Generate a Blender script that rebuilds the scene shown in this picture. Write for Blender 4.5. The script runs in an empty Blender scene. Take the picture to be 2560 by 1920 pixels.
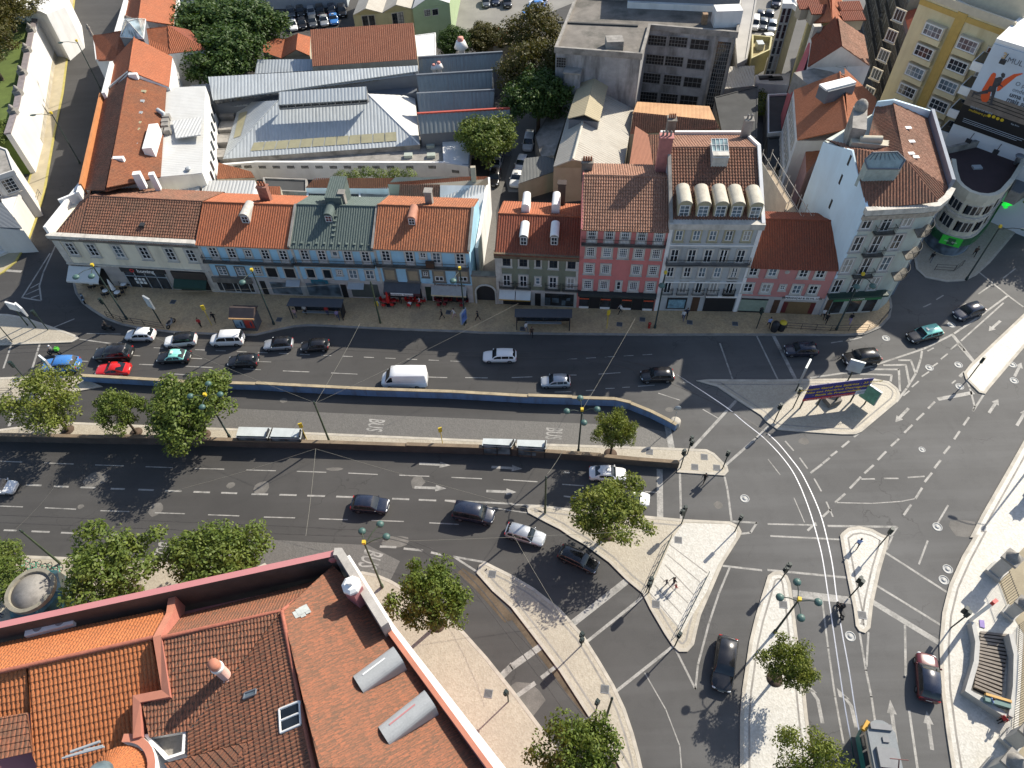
import bpy,bmesh,math,random
from mathutils import Vector as V,Matrix,noise as mnoise
rnd=random.Random(7)
SC=bpy.context.scene
COL=SC.collection
PI=math.pi
R=math.radians
# camera, sky, sun
HCAM=68.0
FPX,VPX,VPY=1777.0,1332.0,2385.0
nd=V((VPX-1280,VPY-960,FPX)).normalized()
up_c=-nd
zc=V((0,0,1))
yw=(zc-up_c*zc.dot(up_c)).normalized()
xw=yw.cross(up_c)
ROT=Matrix((xw,yw,up_c))
cd=bpy.data.cameras.new('Camera')
cam=bpy.data.objects.new('Camera',cd)
COL.objects.link(cam)
cx,cy,cz=ROT@V((1,0,0)),-(ROT@V((0,1,0))),-(ROT@V((0,0,1)))
cam.matrix_world=Matrix(((cx.x,cy.x,cz.x,0),(cx.y,cy.y,cz.y,0),(cx.z,cy.z,cz.z,HCAM),(0,0,0,1)))
cd.sensor_width=36.0
cd.lens=36.0*FPX/2560.0
cd.clip_start,cd.clip_end=1.0,3000.0
SC.camera=cam
SUN_EL,SUN_AZ=37.5,40.5
wd=bpy.data.worlds.new('World')
SC.world=wd
wd.use_nodes=True
wn=wd.node_tree.nodes
sky=wn.new('ShaderNodeTexSky')
sky.sky_type='NISHITA'
sky.sun_disc=False
sky.sun_elevation=R(SUN_EL)
sky.sun_rotation=R(90-SUN_AZ)
sky.air_density,sky.dust_density=1.0,1.2
wd.node_tree.links.new(sky.outputs['Color'],wn['Background'].inputs['Color'])
wn['Background'].inputs['Strength'].default_value=0.12
sl=bpy.data.lights.new('Sun','SUN')
sl.energy=4.8
sl.angle=R(0.53)
sl.color=(1.0,0.93,0.81)
so=bpy.data.objects.new('Sun',sl)
COL.objects.link(so)
sd=V((math.cos(R(SUN_EL))*math.cos(R(SUN_AZ)),math.cos(R(SUN_EL))*math.sin(R(SUN_AZ)),math.sin(R(SUN_EL))))
so.rotation_euler=sd.to_track_quat('Z','Y').to_euler()
so.location=sd*200
SC.view_settings.view_transform='Standard'
SC.view_settings.look='None'
SC.view_settings.exposure=0.58
SC.view_settings.gamma=1.0
SC.cycles.max_bounces=6
SC.cycles.diffuse_bounces=3
SC.cycles.transparent_max_bounces=6
# where things stand (read off a survey of the photograph)
RG={'A':(0,0,3.456),'B':(640,0,3.456),'C':(1280,0,3.456),'D':(1920,0,3.456),'E':(0,440,3.456),'F':(640,440,3.456),'G':(1200,400,3.456),'H':(1800,400,2.9105),'I':(0,860,3.456),'J':(640,860,3.456),'K':(1280,860,3.456),'L':(1920,860,3.456),'M':(0,1340,2.861),'N':(640,1340,2.861),'O':(1280,1340,2.861),'Q':(1920,1340,2.861),'V':(0,0,.86406),'S':(0,0,1)}
CAMP=V((0,0,HCAM))
def ray(k,x,y):
 o=RG[k]
 return(ROT@V((o[0]+x/o[2]-1280,o[1]+y/o[2]-960,FPX))).normalized()
def W(k,x,y,z=0.0):
 d=ray(k,x,y)
 return CAMP+d*((z-HCAM)/d.z)
def WP(k,pts,z=0.0):
 return[W(k,x,y,z)for x,y in pts]
def onplane(k,x,y,p0,n):
 d=ray(k,x,y)
 return CAMP+d*((p0-CAMP).dot(n)/d.dot(n))
def xy(p,z=None):
 return V((p[0],p[1],p[2]if z is None else z))
def pathpts(spec,z=0.0):
 """'K 140,1410 240,1400 O 1610,0 ...' -> world points"""
 out,k=[],'S'
 for t in spec.split():
  if t.isalpha():
   k=t
  else:
   a,b=t.split(',')
   out.append(W(k,float(a),float(b),z))
 return out
 # materials
MATS={}
def nt_new(name):
 m=bpy.data.materials.new(name)
 m.use_nodes=True
 nt=m.node_tree
 return m,nt,nt.nodes['Principled BSDF']
def nd_(nt,t,**kw):
 n=nt.nodes.new('ShaderNode'+t)
 for k,v in kw.items():
  if k in n.inputs.keys()if isinstance(k,str)else False:
   n.inputs[k].default_value=v
  else:
   setattr(n,k,v)
 return n
def L_(nt,a,b):nt.links.new(a,b)
def math_(nt,op,a,b=None,c=None):
 n=nt.nodes.new('ShaderNodeMath'); n.operation=op
 for i,v in enumerate((a,b,c)):
  if v is None:continue
  if isinstance(v,(int,float)):n.inputs[i].default_value=v
  else:nt.links.new(v,n.inputs[i])
 return n.outputs[0]
def mixc(nt,f,a,b,mode='MIX'):
 n=nt.nodes.new('ShaderNodeMix'); n.data_type='RGBA'; n.blend_type=mode
 for i,v in((0,f),(6,a),(7,b)):
  if isinstance(v,(int,float)):n.inputs[i].default_value=v
  elif isinstance(v,(tuple,list)):n.inputs[i].default_value=(v[0],v[1],v[2],1)
  else:nt.links.new(v,n.inputs[i])
 return n.outputs[2]
def ramp(nt,fac,lo,hi):
 n=nt.nodes.new('ShaderNodeMapRange'); n.clamp=True
 n.inputs['From Min'].default_value,n.inputs['From Max'].default_value=lo,hi
 nt.links.new(fac,n.inputs['Value'])
 return n.outputs[0]
def noise_(nt,vec,scale,detail=4,rough=.6):
 n=nt.nodes.new('ShaderNodeTexNoise')
 n.inputs['Scale'].default_value,n.inputs['Detail'].default_value,n.inputs['Roughness'].default_value=scale,detail,rough
 nt.links.new(vec,n.inputs['Vector'])
 return n.outputs['Fac']
def scl(c,s):return tuple(max(0,min(1,v*s))for v in c)
def bump_(nt,b,h,strength,dist=.02):
 n=nt.nodes.new('ShaderNodeBump')
 n.inputs['Strength'].default_value,n.inputs['Distance'].default_value=strength,dist
 nt.links.new(h,n.inputs['Height'])
 nt.links.new(n.outputs[0],b.inputs['Normal'])
def M(name,col,rough=.8,var=.12,scale=1.5,fine=25,finevar=.1,metal=0.0,spec=None,dirt=None,dirtamt=0.0,dirtscale=.6,streak=False,coat=0,bump=0,coord='UV'):
 """plain material with large-scale and fine mottling; optional dirt patches (streaked down walls)"""
 if name in MATS:return MATS[name]
 m,nt,b=nt_new(name)
 tc=nt.nodes.new('ShaderNodeTexCoord')
 vec=tc.outputs[coord]
 n1=noise_(nt,vec,scale,3)
 n2=noise_(nt,vec,fine,2)
 c=mixc(nt,ramp(nt,n1,.3,.7),scl(col,1-var),scl(col,1+var))
 c=mixc(nt,ramp(nt,n2,.3,.7),mixc(nt,1.0,c,(1-finevar,)*3,'MULTIPLY'),c)
 if dirtamt:
  if streak:
   mp=nt.nodes.new('ShaderNodeMapping'); mp.inputs['Scale'].default_value=(1,.18,1)
   L_(nt,vec,mp.inputs['Vector']); v2=mp.outputs[0]
  else:v2=vec
  d=ramp(nt,noise_(nt,v2,dirtscale,6,.65),.48,.68)
  c=mixc(nt,math_(nt,'MULTIPLY',d,dirtamt),c,dirt)
 L_(nt,c,b.inputs['Base Color'])
 b.inputs['Roughness'].default_value=rough
 b.inputs['Metallic'].default_value=metal
 if spec is not None:b.inputs['Specular IOR Level'].default_value=spec
 if coat:
  b.inputs['Coat Weight'].default_value=coat; b.inputs['Coat Roughness'].default_value=.08
 if bump:bump_(nt,b,n2,bump)
 MATS[name]=m
 return m
def tile_mat(name,base,dark,light,tw=.25,tl=.38,lichen=(.09,.08,.06),lich=.5,lscale=.35,courses=.5,even=.45):
 """clay tiles: every tile its own tint, lichen patches, course joints as bump"""
 if name in MATS:return MATS[name]
 m,nt,b=nt_new(name)
 uv=nt.nodes.new('ShaderNodeTexCoord').outputs['UV']
 sx=nt.nodes.new('ShaderNodeSeparateXYZ'); L_(nt,uv,sx.inputs[0])
 u=math_(nt,'DIVIDE',sx.outputs[0],tw); v=math_(nt,'DIVIDE',sx.outputs[1],tl)
 cb=nt.nodes.new('ShaderNodeCombineXYZ')
 L_(nt,math_(nt,'FLOOR',u),cb.inputs[0]); L_(nt,math_(nt,'FLOOR',v),cb.inputs[1])
 wn_=nt.nodes.new('ShaderNodeTexWhiteNoise'); wn_.noise_dimensions='2D'; L_(nt,cb.outputs[0],wn_.inputs['Vector'])
 c=mixc(nt,wn_.outputs['Value'],dark,light)
 c=mixc(nt,even,c,base)
 n1=noise_(nt,uv,lscale,5,.65)
 c=mixc(nt,math_(nt,'MULTIPLY',ramp(nt,n1,.42,.72),lich),c,lichen)
 n2=noise_(nt,uv,3.0,3)
 c=mixc(nt,math_(nt,'MULTIPLY',ramp(nt,n2,.5,.75),.35*lich),c,lichen)
 fr=math_(nt,'FRACT',v)
 if courses:
  j=math_(nt,'LESS_THAN',fr,.16)
  c=mixc(nt,math_(nt,'MULTIPLY',j,courses),c,scl(lichen,.7))  # course line darkened in colour: lichen plus painted shade at the lap
 L_(nt,c,b.inputs['Base Color'])
 b.inputs['Roughness'].default_value=.85
 b.inputs['Specular IOR Level'].default_value=.25
 bump_(nt,b,fr,.6,.05)
 MATS[name]=m
 return m
def glass_mat(name,col=(.02,.025,.03),rough=.08):
 if name in MATS:return MATS[name]
 m,nt,b=nt_new(name)
 uv=nt.nodes.new('ShaderNodeTexCoord').outputs['Object']
 n1=noise_(nt,uv,.8,1)
 L_(nt,mixc(nt,ramp(nt,n1,.35,.65),scl(col,.6),scl(col,1.8)),b.inputs['Base Color'])
 b.inputs['Roughness'].default_value=rough
 b.inputs['Specular IOR Level'].default_value=.6
 MATS[name]=m
 return m
def paint_mat(name,col,metal=.0,rough=.25):
 if name in MATS:return MATS[name]
 m,nt,b=nt_new(name)
 oc=nt.nodes.new('ShaderNodeTexCoord').outputs['Object']
 n1=noise_(nt,oc,1.2,4)
 L_(nt,mixc(nt,ramp(nt,n1,.4,.75),col,scl(mixd(col,(.25,.22,.18),.06),1)),b.inputs['Base Color'])
 b.inputs['Metallic'].default_value=metal
 L_(nt,math_(nt,'ADD',math_(nt,'MULTIPLY',n1,.12),rough-.06),b.inputs['Roughness'])
 b.inputs['Coat Weight'].default_value=.6
 b.inputs['Coat Roughness'].default_value=.06
 MATS[name]=m
 return m
def mixd(a,b,t):return tuple(x*(1-t)+y*t for x,y in zip(a,b))
# mesh builder
class MB:
 def __init__(s):s.v,s.f,s.m,s.sm=[],[],[],[]
 def add(s,vs,fs,mi=0,smooth=False):
  o=len(s.v); s.v+=[V(v)for v in vs]
  for f in fs:
   s.f.append([o+i for i in f]); s.m.append(mi); s.sm.append(smooth)
  return s
 def quad(s,*p,mi=0):return s.add(p,[list(range(len(p)))],mi)
 def box(s,c,size,rz=0.0,mi=0,ax=None):
  c=V(c); hx,hy,hz=(d/2 for d in size)
  if ax:X,Y,Z=ax
  else:X,Y,Z=V((math.cos(rz),math.sin(rz),0)),V((-math.sin(rz),math.cos(rz),0)),V((0,0,1))
  vs=[c+X*(i*hx)+Y*(j*hy)+Z*(k*hz)for k in(-1,1)for j in(-1,1)for i in(-1,1)]
  return s.add(vs,[[0,2,3,1],[4,5,7,6],[0,1,5,4],[2,6,7,3],[0,4,6,2],[1,3,7,5]],mi)
 def prism(s,poly,z0,z1,mi=0,top=None):
  """poly: ccw or cw list of points; z0/z1 numbers or lists"""
  n=len(poly); P=[V((p[0],p[1]))for p in poly]
  area=sum(P[i].x*P[(i+1)%n].y-P[(i+1)%n].x*P[i].y for i in range(n))
  idx=range(n)if area>0 else range(n-1,-1,-1)
  zz0=z0 if isinstance(z0,(list,tuple))else[z0]*n
  zz1=z1 if isinstance(z1,(list,tuple))else[z1]*n
  lo=[V((P[i].x,P[i].y,zz0[i]))for i in idx]; hi=[V((P[i].x,P[i].y,zz1[i]))for i in idx]
  fs=[[i,(i+1)%n,n+(i+1)%n,n+i]for i in range(n)]
  s.add(lo+hi,fs,mi)
  s.add(hi,[list(range(n))],mi if top is None else top)
  s.add(lo,[list(range(n-1,-1,-1))],mi)
  return s
 def wall(s,path,th,z0,z1,mi=0,top=None,closed=False):
  """vertical slab along a path, thickness th centred; z0/z1 numbers or per-point lists"""
  P=[V((p[0],p[1],0))for p in path]; n=len(P)
  Lf,Rt=[],[]
  for i in range(n):
   a=P[i-1]if(i>0 or closed)else P[i]; b=P[(i+1)%n]if(i<n-1 or closed)else P[i]
   d1=(P[i]-a); d2=(b-P[i])
   if d1.length<1e-6:d1=d2
   if d2.length<1e-6:d2=d1
   d1=d1.normalized(); d2=d2.normalized()
   t=(d1+d2).normalized(); q=V((-t.y,t.x,0)); k=max(.4,q.dot(V((-d1.y,d1.x,0))))
   Lf.append(P[i]+q*(th/2/k)); Rt.append(P[i]-q*(th/2/k))
  za=z0 if isinstance(z0,(list,tuple))else[z0]*n; zb=z1 if isinstance(z1,(list,tuple))else[z1]*n
  for i in range(n if closed else n-1):
   j=(i+1)%n
   vs=[xy(Lf[i],za[i]),xy(Lf[j],za[j]),xy(Rt[j],za[j]),xy(Rt[i],za[i]),xy(Lf[i],zb[i]),xy(Lf[j],zb[j]),xy(Rt[j],zb[j]),xy(Rt[i],zb[i])]
   s.add(vs,[[0,4,5,1],[3,2,6,7]],mi)
   s.add(vs,[[4,7,6,5]],mi if top is None else top)
   if not closed and i==0:s.add(vs,[[0,3,7,4]],mi)
   if not closed and i==n-2:s.add(vs,[[1,5,6,2]],mi)
  return s
 def tube(s,path,r,n=8,mi=0,cap=True,smooth=True):
  P=[V(p)for p in path]; rr=r if isinstance(r,(list,tuple))else[r]*len(P)
  o=len(s.v); prev=None; rings=[]
  for i,p in enumerate(P):
   t=(P[min(i+1,len(P)-1)]-P[max(i-1,0)]).normalized()
   a=V((0,0,1))if abs(t.z)<.9 else V((1,0,0))
   if prev is not None:a=prev
   x=(a-t*a.dot(t)).normalized(); y=t.cross(x); prev=x
   rings.append([p+x*(rr[i]*math.cos(2*PI*k/n))+y*(rr[i]*math.sin(2*PI*k/n))for k in range(n)])
  vs=[q for rg in rings for q in rg]
  fs=[[i*n+k,i*n+(k+1)%n,(i+1)*n+(k+1)%n,(i+1)*n+k]for i in range(len(P)-1)for k in range(n)]
  s.add(vs,fs,mi,smooth)
  if cap:
   s.add(rings[0],[list(range(n-1,-1,-1))],mi); s.add(rings[-1],[list(range(n))],mi)
  return s
 def lathe(s,c,prof,n=12,mi=0,smooth=True,sx=1,sy=1):
  c=V(c)
  vs=[c+V((r*sx*math.cos(2*PI*k/n),r*sy*math.sin(2*PI*k/n),z))for r,z in prof for k in range(n)]
  fs=[[i*n+k,i*n+(k+1)%n,(i+1)*n+(k+1)%n,(i+1)*n+k]for i in range(len(prof)-1)for k in range(n)]
  s.add(vs,fs,mi,smooth)
  if prof[0][0]>1e-4:s.add(vs[:n],[list(range(n-1,-1,-1))],mi)
  if prof[-1][0]>1e-4:s.add(vs[-n:],[list(range(n))],mi)
  return s
 def ball(s,c,r,n=10,m=6,mi=0):
  rx,ry,rz=r if isinstance(r,(tuple,list))else(r,r,r)
  return s.lathe(c,[(math.sin(PI*i/m),-rz*math.cos(PI*i/m))for i in range(m+1)],n,mi,True,rx,ry)
 def corrug(s,poly,period=.3,amp=.05,n=4,mi=0,th=.1,u0dir=None,shape='sin',vseg=1,course=0):
  """convex roof polygon covered in ridges that run down the slope; real relief"""
  P=[V(p)for p in poly]
  nn=V((0,0,0))
  for i in range(len(P)):nn+=(P[i]-P[0]).cross(P[(i+1)%len(P)]-P[0])
  nn.normalize()
  if nn.z<0:nn=-nn
  if u0dir is not None:u=(V(u0dir)-nn*V(u0dir).dot(nn)).normalized(); vv=nn.cross(u)
  else:
   vv=(V((0,0,1))-nn*nn.z)
   vv=vv.normalized()if vv.length>1e-4 else V((0,1,0)); u=vv.cross(nn)
  Q=[(p.dot(u),p.dot(vv))for p in P]; base=nn*P[0].dot(nn)
  a,b=min(q[0]for q in Q),max(q[0]for q in Q)
  st=period/n; k0=int(a/st)+1; us=[a]+[k*st for k in range(k0,int(b/st)+1)if a+st*.2<k*st<b-st*.2]+[b]
  vs,fs=[],[]
  if course:k1,k2=math.floor(min(q[1]for q in Q)/course),math.ceil(max(q[1]for q in Q)/course); vseg=2*(k2-k1)-1
  for uu in us:
   lo,hi=1e9,-1e9
   for i in range(len(Q)):
    (x0,y0),(x1,y1)=Q[i],Q[(i+1)%len(Q)]
    if abs(x1-x0)<1e-9:
     if abs(uu-x0)<1e-6:lo=min(lo,y0,y1); hi=max(hi,y0,y1)
     continue
    t=(uu-x0)/(x1-x0)
    if-1e-6<=t<=1+1e-6:
     y=y0+(y1-y0)*t; lo=min(lo,y); hi=max(hi,y)
   ph=uu/period%1
   h=amp*(abs(math.sin(PI*ph))if shape=='sin' else(1 if ph<.5 else 0))
   if course:
    for k in range(k1,k2):
     for y,st_ in((k*course,.055),((k+1)*course-.002,0)):vs.append(base+u*uu+vv*min(max(y,lo),hi)+nn*(h+.01+st_))
   else:
    for j in range(vseg+1):vs.append(base+u*uu+vv*(lo+(hi-lo)*j/vseg)+nn*(h+.01))
   vs.append(base+u*uu+vv*lo-nn*th)
  c=vseg+2
  for i in range(len(us)-1):
   for j in range(vseg):fs.append([i*c+j,(i+1)*c+j,(i+1)*c+j+1,i*c+j+1])
   fs.append([i*c,i*c+c-1,(i+1)*c+c-1,(i+1)*c])
  s.add(vs,fs,mi)
  s.add([p-nn*th for p in P],[list(range(len(P)))],mi)
  return s
def build(name,mb,mats,parent=None,loc=None,smooth=None,props=None,local=False):
 """one mesh object; vertices given in world space unless local"""
 if not isinstance(mats,(list,tuple)):mats=[mats]
 off=V((0,0,0))
 if parent is not None and not local:
  p=parent; off=V(p.location)
  while p.parent:p=p.parent; off+=V(p.location)
 elif loc is not None and not local:off=V(loc)
 me=bpy.data.meshes.new(name)
 me.from_pydata([v-off for v in mb.v],[],mb.f)
 me.polygons.foreach_set('material_index',mb.m)
 me.polygons.foreach_set('use_smooth',[bool(x)if smooth is None else smooth for x in mb.sm])
 for m in mats:me.materials.append(m)
 uvl=me.uv_layers.new(name='UVMap')
 data=[0.0]*(2*len(me.loops))
 Z=V((0,0,1)); vsd=me.vertices
 for pl in me.polygons:
  n=pl.normal
  if abs(n.z)>.985:t,b=V((1,0,0)),V((0,1,0))
  else:
   t=Z.cross(n).normalized(); b=n.cross(t)
  for li,vi in zip(pl.loop_indices,pl.vertices):
   c=vsd[vi].co+off
   data[2*li]=c.dot(t); data[2*li+1]=c.dot(b)
 uvl.data.foreach_set('uv',data)
 o=bpy.data.objects.new(name,me)
 COL.objects.link(o)
 if parent is not None:o.parent=parent
 elif loc is not None:o.location=loc
 if props:put(o,**props)
 return o
def put(o,label=None,cat=None,group=None,kind=None):
 if label:o['label']=label
 if cat:o['category']=cat
 if group:o['group']=group
 if kind:o['kind']=kind
 return o
def thing(name,label,cat,loc,group=None,rz=0.0):
 o=bpy.data.objects.new(name,None)
 COL.objects.link(o)
 o.location=loc; o.rotation_euler=(0,0,rz)
 o.empty_display_size=.5
 return put(o,label,cat,group)
def struct(name,mb,mats):return put(build(name,mb,mats),kind='structure')
def dup(root,loc,rz,label=None,group=None,scale=None):
 r=root.copy(); COL.objects.link(r); r.location=loc; r.rotation_euler=(0,0,rz)
 if scale:r.scale=scale if isinstance(scale,(tuple,list))else(scale,)*3
 if label:r['label']=label
 if group:r['group']=group
 for ch in list(root.children):
  c=ch.copy(); COL.objects.link(c); c.parent=r
  for g in ch.children:
   d=g.copy(); COL.objects.link(d); d.parent=c
 return r
def text_mb(s,size,origin,u,v,depth=.02,align='CENTER',mi=0,stretch=1.0,bold=0.0):
 """lettering as geometry: u reading direction, v up"""
 cu=bpy.data.curves.new('t','FONT'); cu.body=s; cu.size=size; cu.align_x=align; cu.extrude=0; cu.resolution_u=2; cu.offset=bold
 ob=bpy.data.objects.new('t',cu)
 me=bpy.data.meshes.new_from_object(ob)
 u=V(u).normalized(); v=V(v).normalized(); n=u.cross(v)
 mb=MB()
 vs=[V(origin)+u*p.co.x*stretch+v*p.co.y+n*depth for p in me.vertices]
 mb.add(vs,[list(p.vertices)for p in me.polygons],mi)
 bpy.data.objects.remove(ob); bpy.data.curves.remove(cu); bpy.data.meshes.remove(me)
 return mb
 # SETTING: ground, roads, pavements, markings
def asphalt(name,col,patch):
 m,nt,b=nt_new(name)
 oc=nt.nodes.new('ShaderNodeTexCoord').outputs['Object']
 n1=noise_(nt,oc,.06,5,.6); n2=noise_(nt,oc,.55,5,.7); n3=noise_(nt,oc,9,2)
 c=mixc(nt,ramp(nt,n1,.35,.65),scl(col,.82),scl(col,1.2))
 mp=nt.nodes.new('ShaderNodeMapping'); mp.inputs['Scale'].default_value=(.03,.5,1); mp.inputs['Rotation'].default_value=(0,0,R(5))
 L_(nt,oc,mp.inputs['Vector'])
 tracks=noise_(nt,mp.outputs[0],1.0,3)
 c=mixc(nt,math_(nt,'MULTIPLY',ramp(nt,tracks,.45,.7),.35),c,scl(patch,1))
 c=mixc(nt,math_(nt,'MULTIPLY',ramp(nt,n2,.52,.75),.3),c,scl(col,.55))
 c=mixc(nt,math_(nt,'MULTIPLY',ramp(nt,n3,.4,.8),.25),c,scl(col,1.5))
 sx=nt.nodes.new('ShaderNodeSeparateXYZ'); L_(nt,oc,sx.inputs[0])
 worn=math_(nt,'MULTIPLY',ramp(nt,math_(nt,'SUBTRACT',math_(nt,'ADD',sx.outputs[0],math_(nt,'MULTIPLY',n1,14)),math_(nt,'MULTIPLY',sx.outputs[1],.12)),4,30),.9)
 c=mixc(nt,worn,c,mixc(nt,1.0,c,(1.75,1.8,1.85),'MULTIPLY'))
 vo=nt.nodes.new('ShaderNodeTexVoronoi'); vo.feature='DISTANCE_TO_EDGE'; vo.inputs['Scale'].default_value=.13
 wv=nt.nodes.new('ShaderNodeVectorMath'); wv.operation='ADD'
 nz=nt.nodes.new('ShaderNodeTexNoise'); nz.inputs['Scale'].default_value=.7; nz.inputs['Detail'].default_value=5; L_(nt,oc,nz.inputs['Vector'])
 sc_=nt.nodes.new('ShaderNodeVectorMath'); sc_.operation='SCALE'; sc_.inputs['Scale'].default_value=2.5
 L_(nt,nz.outputs['Color'],sc_.inputs[0]); L_(nt,oc,wv.inputs[0]); L_(nt,sc_.outputs[0],wv.inputs[1]); L_(nt,wv.outputs[0],vo.inputs['Vector'])
 crack=math_(nt,'MULTIPLY',math_(nt,'LESS_THAN',vo.outputs['Distance'],.006),ramp(nt,noise_(nt,oc,.09,2),.5,.6))
 c=mixc(nt,math_(nt,'MULTIPLY',crack,.35),c,scl(col,.3))
 L_(nt,c,b.inputs['Base Color'])
 b.inputs['Roughness'].default_value=.78
 b.inputs['Specular IOR Level'].default_value=.35
 bump_(nt,b,n3,.25,.01)
 return m
def cobble(name,a,bcol,sc=9.0,joint=(.16,.14,.11)):
 m,nt,b=nt_new(name)
 oc=nt.nodes.new('ShaderNodeTexCoord').outputs['Object']
 vo=nt.nodes.new('ShaderNodeTexVoronoi'); vo.inputs['Scale'].default_value=sc; L_(nt,oc,vo.inputs['Vector'])
 sx=nt.nodes.new('ShaderNodeSeparateColor'); L_(nt,vo.outputs['Color'],sx.inputs[0])
 c=mixc(nt,sx.outputs[0],a,bcol)
 n1=noise_(nt,oc,.25,5,.65); n2=noise_(nt,oc,2.2,4,.7)
 c=mixc(nt,math_(nt,'MULTIPLY',ramp(nt,n1,.4,.7),.5),c,scl(joint,1.9))
 c=mixc(nt,math_(nt,'MULTIPLY',ramp(nt,n2,.55,.75),.4),c,scl(joint,1.5))
 L_(nt,c,b.inputs['Base Color'])
 b.inputs['Roughness'].default_value=.6
 bump_(nt,b,vo.outputs['Distance'],.35,.03)
 return m
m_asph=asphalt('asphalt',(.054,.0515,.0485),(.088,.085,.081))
m_asph2=m_asph
m_set=cobble('granite_setts',(.105,.099,.088),(.142,.134,.12),8,(.06,.055,.05))
m_cream=cobble('cream_limestone',(.355,.31,.235),(.44,.395,.31),7)
m_tan=cobble('tan_limestone',(.46,.31,.165),(.60,.43,.24),6,(.1,.08,.06))
m_white=cobble('white_limestone',(.41,.39,.34),(.54,.52,.47),6,(.3,.28,.24))
m_kerb=M('kerb_stone',(.46,.42,.35),.8,.2,.8,12,.15)
m_kerbd=M('grey_kerb_stone',(.28,.26,.23),.8,.25,.8,12,.15)
m_paint=M('road_paint',(.36,.345,.315),.7,.15,.7,6,.3,coord='Object',dirt=(.10,.098,.09),dirtamt=.75,dirtscale=.9)
m_steel=M('rail_steel',(.62,.62,.62),.22,.1,metal=1.0)
m_rust=M('dull_rail',(.06,.055,.05),.5,.2)
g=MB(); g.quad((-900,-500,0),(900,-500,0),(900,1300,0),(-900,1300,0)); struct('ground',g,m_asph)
def pave(name,spec,mat,kerb=True,z=.12,kmat=None,band=False):
 P=pathpts(spec,z)if isinstance(spec,str)else spec
 mb=MB(); mb.prism(P,-.05,z,0)
 if kerb:
  mb.wall(P,.32,-.04,z+.015,1,closed=True); n=len(P); a=sum(P[i].x*P[(i+1)%n].y-P[(i+1)%n].x*P[i].y for i in range(n)); Q=[]
  for i in range(n):
   d1,d2=(P[i]-P[i-1]).normalized(),(P[(i+1)%n]-P[i]).normalized(); t=(d1+d2).normalized(); q=V((-t.y,t.x,0))*(1 if a>0 else-1); Q.append(P[i]+q*(.62/max(.5,abs(q.x*-d1.y+q.y*d1.x))))
  if band:mb.wall(Q,.17,z-.02,z+.006,2,closed=True)
 return struct(name,mb,[mat,kmat or m_kerb,m_kerbd])
def sheet(name,spec,mat,z=.004):
 mb=MB(); P=pathpts(spec,z)if isinstance(spec,str)else spec
 a=sum(P[i].x*P[(i+1)%len(P)].y-P[(i+1)%len(P)].x*P[i].y for i in range(len(P)))
 if a<0:P=P[::-1]
 mb.add(P,[list(range(len(P)))]); return struct(name,mb,mat)
pave('far_pavement','E 645,880 640,930 660,1010 715,1090 800,1155 920,1230 1050,1280 1250,1318 1500,1347 1750,1358 2000,1372 F 0,1370 200,1322 330,1297 450,1287 600,1292 1000,1312 1400,1328 1800,1342 G 0,1490 700,1500 1500,1508 H 0,1268 560,1270 900,1272 1050,1262 1160,1215 1230,1140 1245,1060 1235,1000 1180,960 700,1080 G 1500,1240 F 1855,1050 1085,1010 0,980 E 690,870',m_tan,kmat=m_kerbd)
pave('bus_platform','I -300,720 0,745 380,690 450,677 1250,710 2050,740 J 0,752 400,770 1950,838 K 0,868 330,872 1330,905 1680,920 1740,950 1800,1010 1850,1060 1858,1095 1830,1125 1440,1098 1450,1010 1090,985 470,940 J 1300,862 640,842 I 2000,815 900,795 0,785 -300,770',m_cream)
pave('crossing_island','I -300,300 0,297 380,283 680,290 860,365 680,397 360,470 0,522 -300,560',m_cream)
pave('traffic_island','E -300,1455 0,1453 620,1428 668,1402 640,1378 420,1300 200,1225 60,1200 -300,1190',m_cream)
pave('near_pavement','M -600,110 0,143 195,150 450,160 1100,193 1500,213 N 0,235 60,205 95,240 300,300 520,330 700,275 760,263 860,283 960,325 1080,395 1250,500 1390,610 1480,690 1650,880 1831,1108 O 130,1280 240,1425 330,1540 420,1700 430,2100 N 1000,2100 700,1000 M 1000,600 -600,900',m_cream)
pave('tram_island','N 1590,262 1605,215 1640,195 1831,290 O 150,380 330,520 500,710 620,900 720,1070 800,1240 860,1420 900,1570 920,1659 930,1900 900,1900 790,1659 700,1500 550,1270 350,960 200,760 0,500 N 1700,385',m_cream,band=True)
pave('triangle_island','K 140,1410 240,1400 520,1435 1100,1490 1480,1525 1880,1545 1950,1580 1970,1620 O 1620,0 1500,190 1410,400 1340,560 1310,680 1290,770 1250,815 1200,815 1160,780 1100,690 1000,520 940,400 830,310 700,180 520,50 430,0 K 420,1590 300,1530 150,1450',m_cream,band=True)
pave('refuge_island','L 650,1640 700,1600 790,1585 900,1610 980,1655 Q 852,10 840,80 790,250 740,480 720,650 690,680 660,670 640,640 625,520 580,300 545,110 527,0',m_white,band=True)
pave('lamp_island','Q 10,290 40,268 85,262 130,290 150,340 170,480 200,720 250,1080 275,1320 298,1500 310,1659 330,2000 O 1640,2000 1645,1659 1645,1300 1660,1100 1690,900 1710,760 1750,590',m_white,band=True)
pave('banner_island','K 1620,318 1700,313 2212,316 L 370,310 900,305 1040,330 1110,385 1130,430 1110,490 800,750 750,770 640,770 250,745 90,730 0,670 K 2160,610 1950,475 1780,360',m_cream,band=True)
pave('corner_island','L 1950,0 1760,180 1705,250 1720,300 1830,410 1870,420 1900,380 H 2212,1350 2500,1100 2500,870 2212,1130',m_white)
pave('park_pavement','L 2400,560 2212,860 2100,1060 1860,1480 1770,1659 Q 1490,0 1400,150 1310,350 1260,550 1240,780 1250,1080 1290,1400 1330,1659 1350,2000 2400,2000 2600,-800',m_white,band=True)
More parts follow.
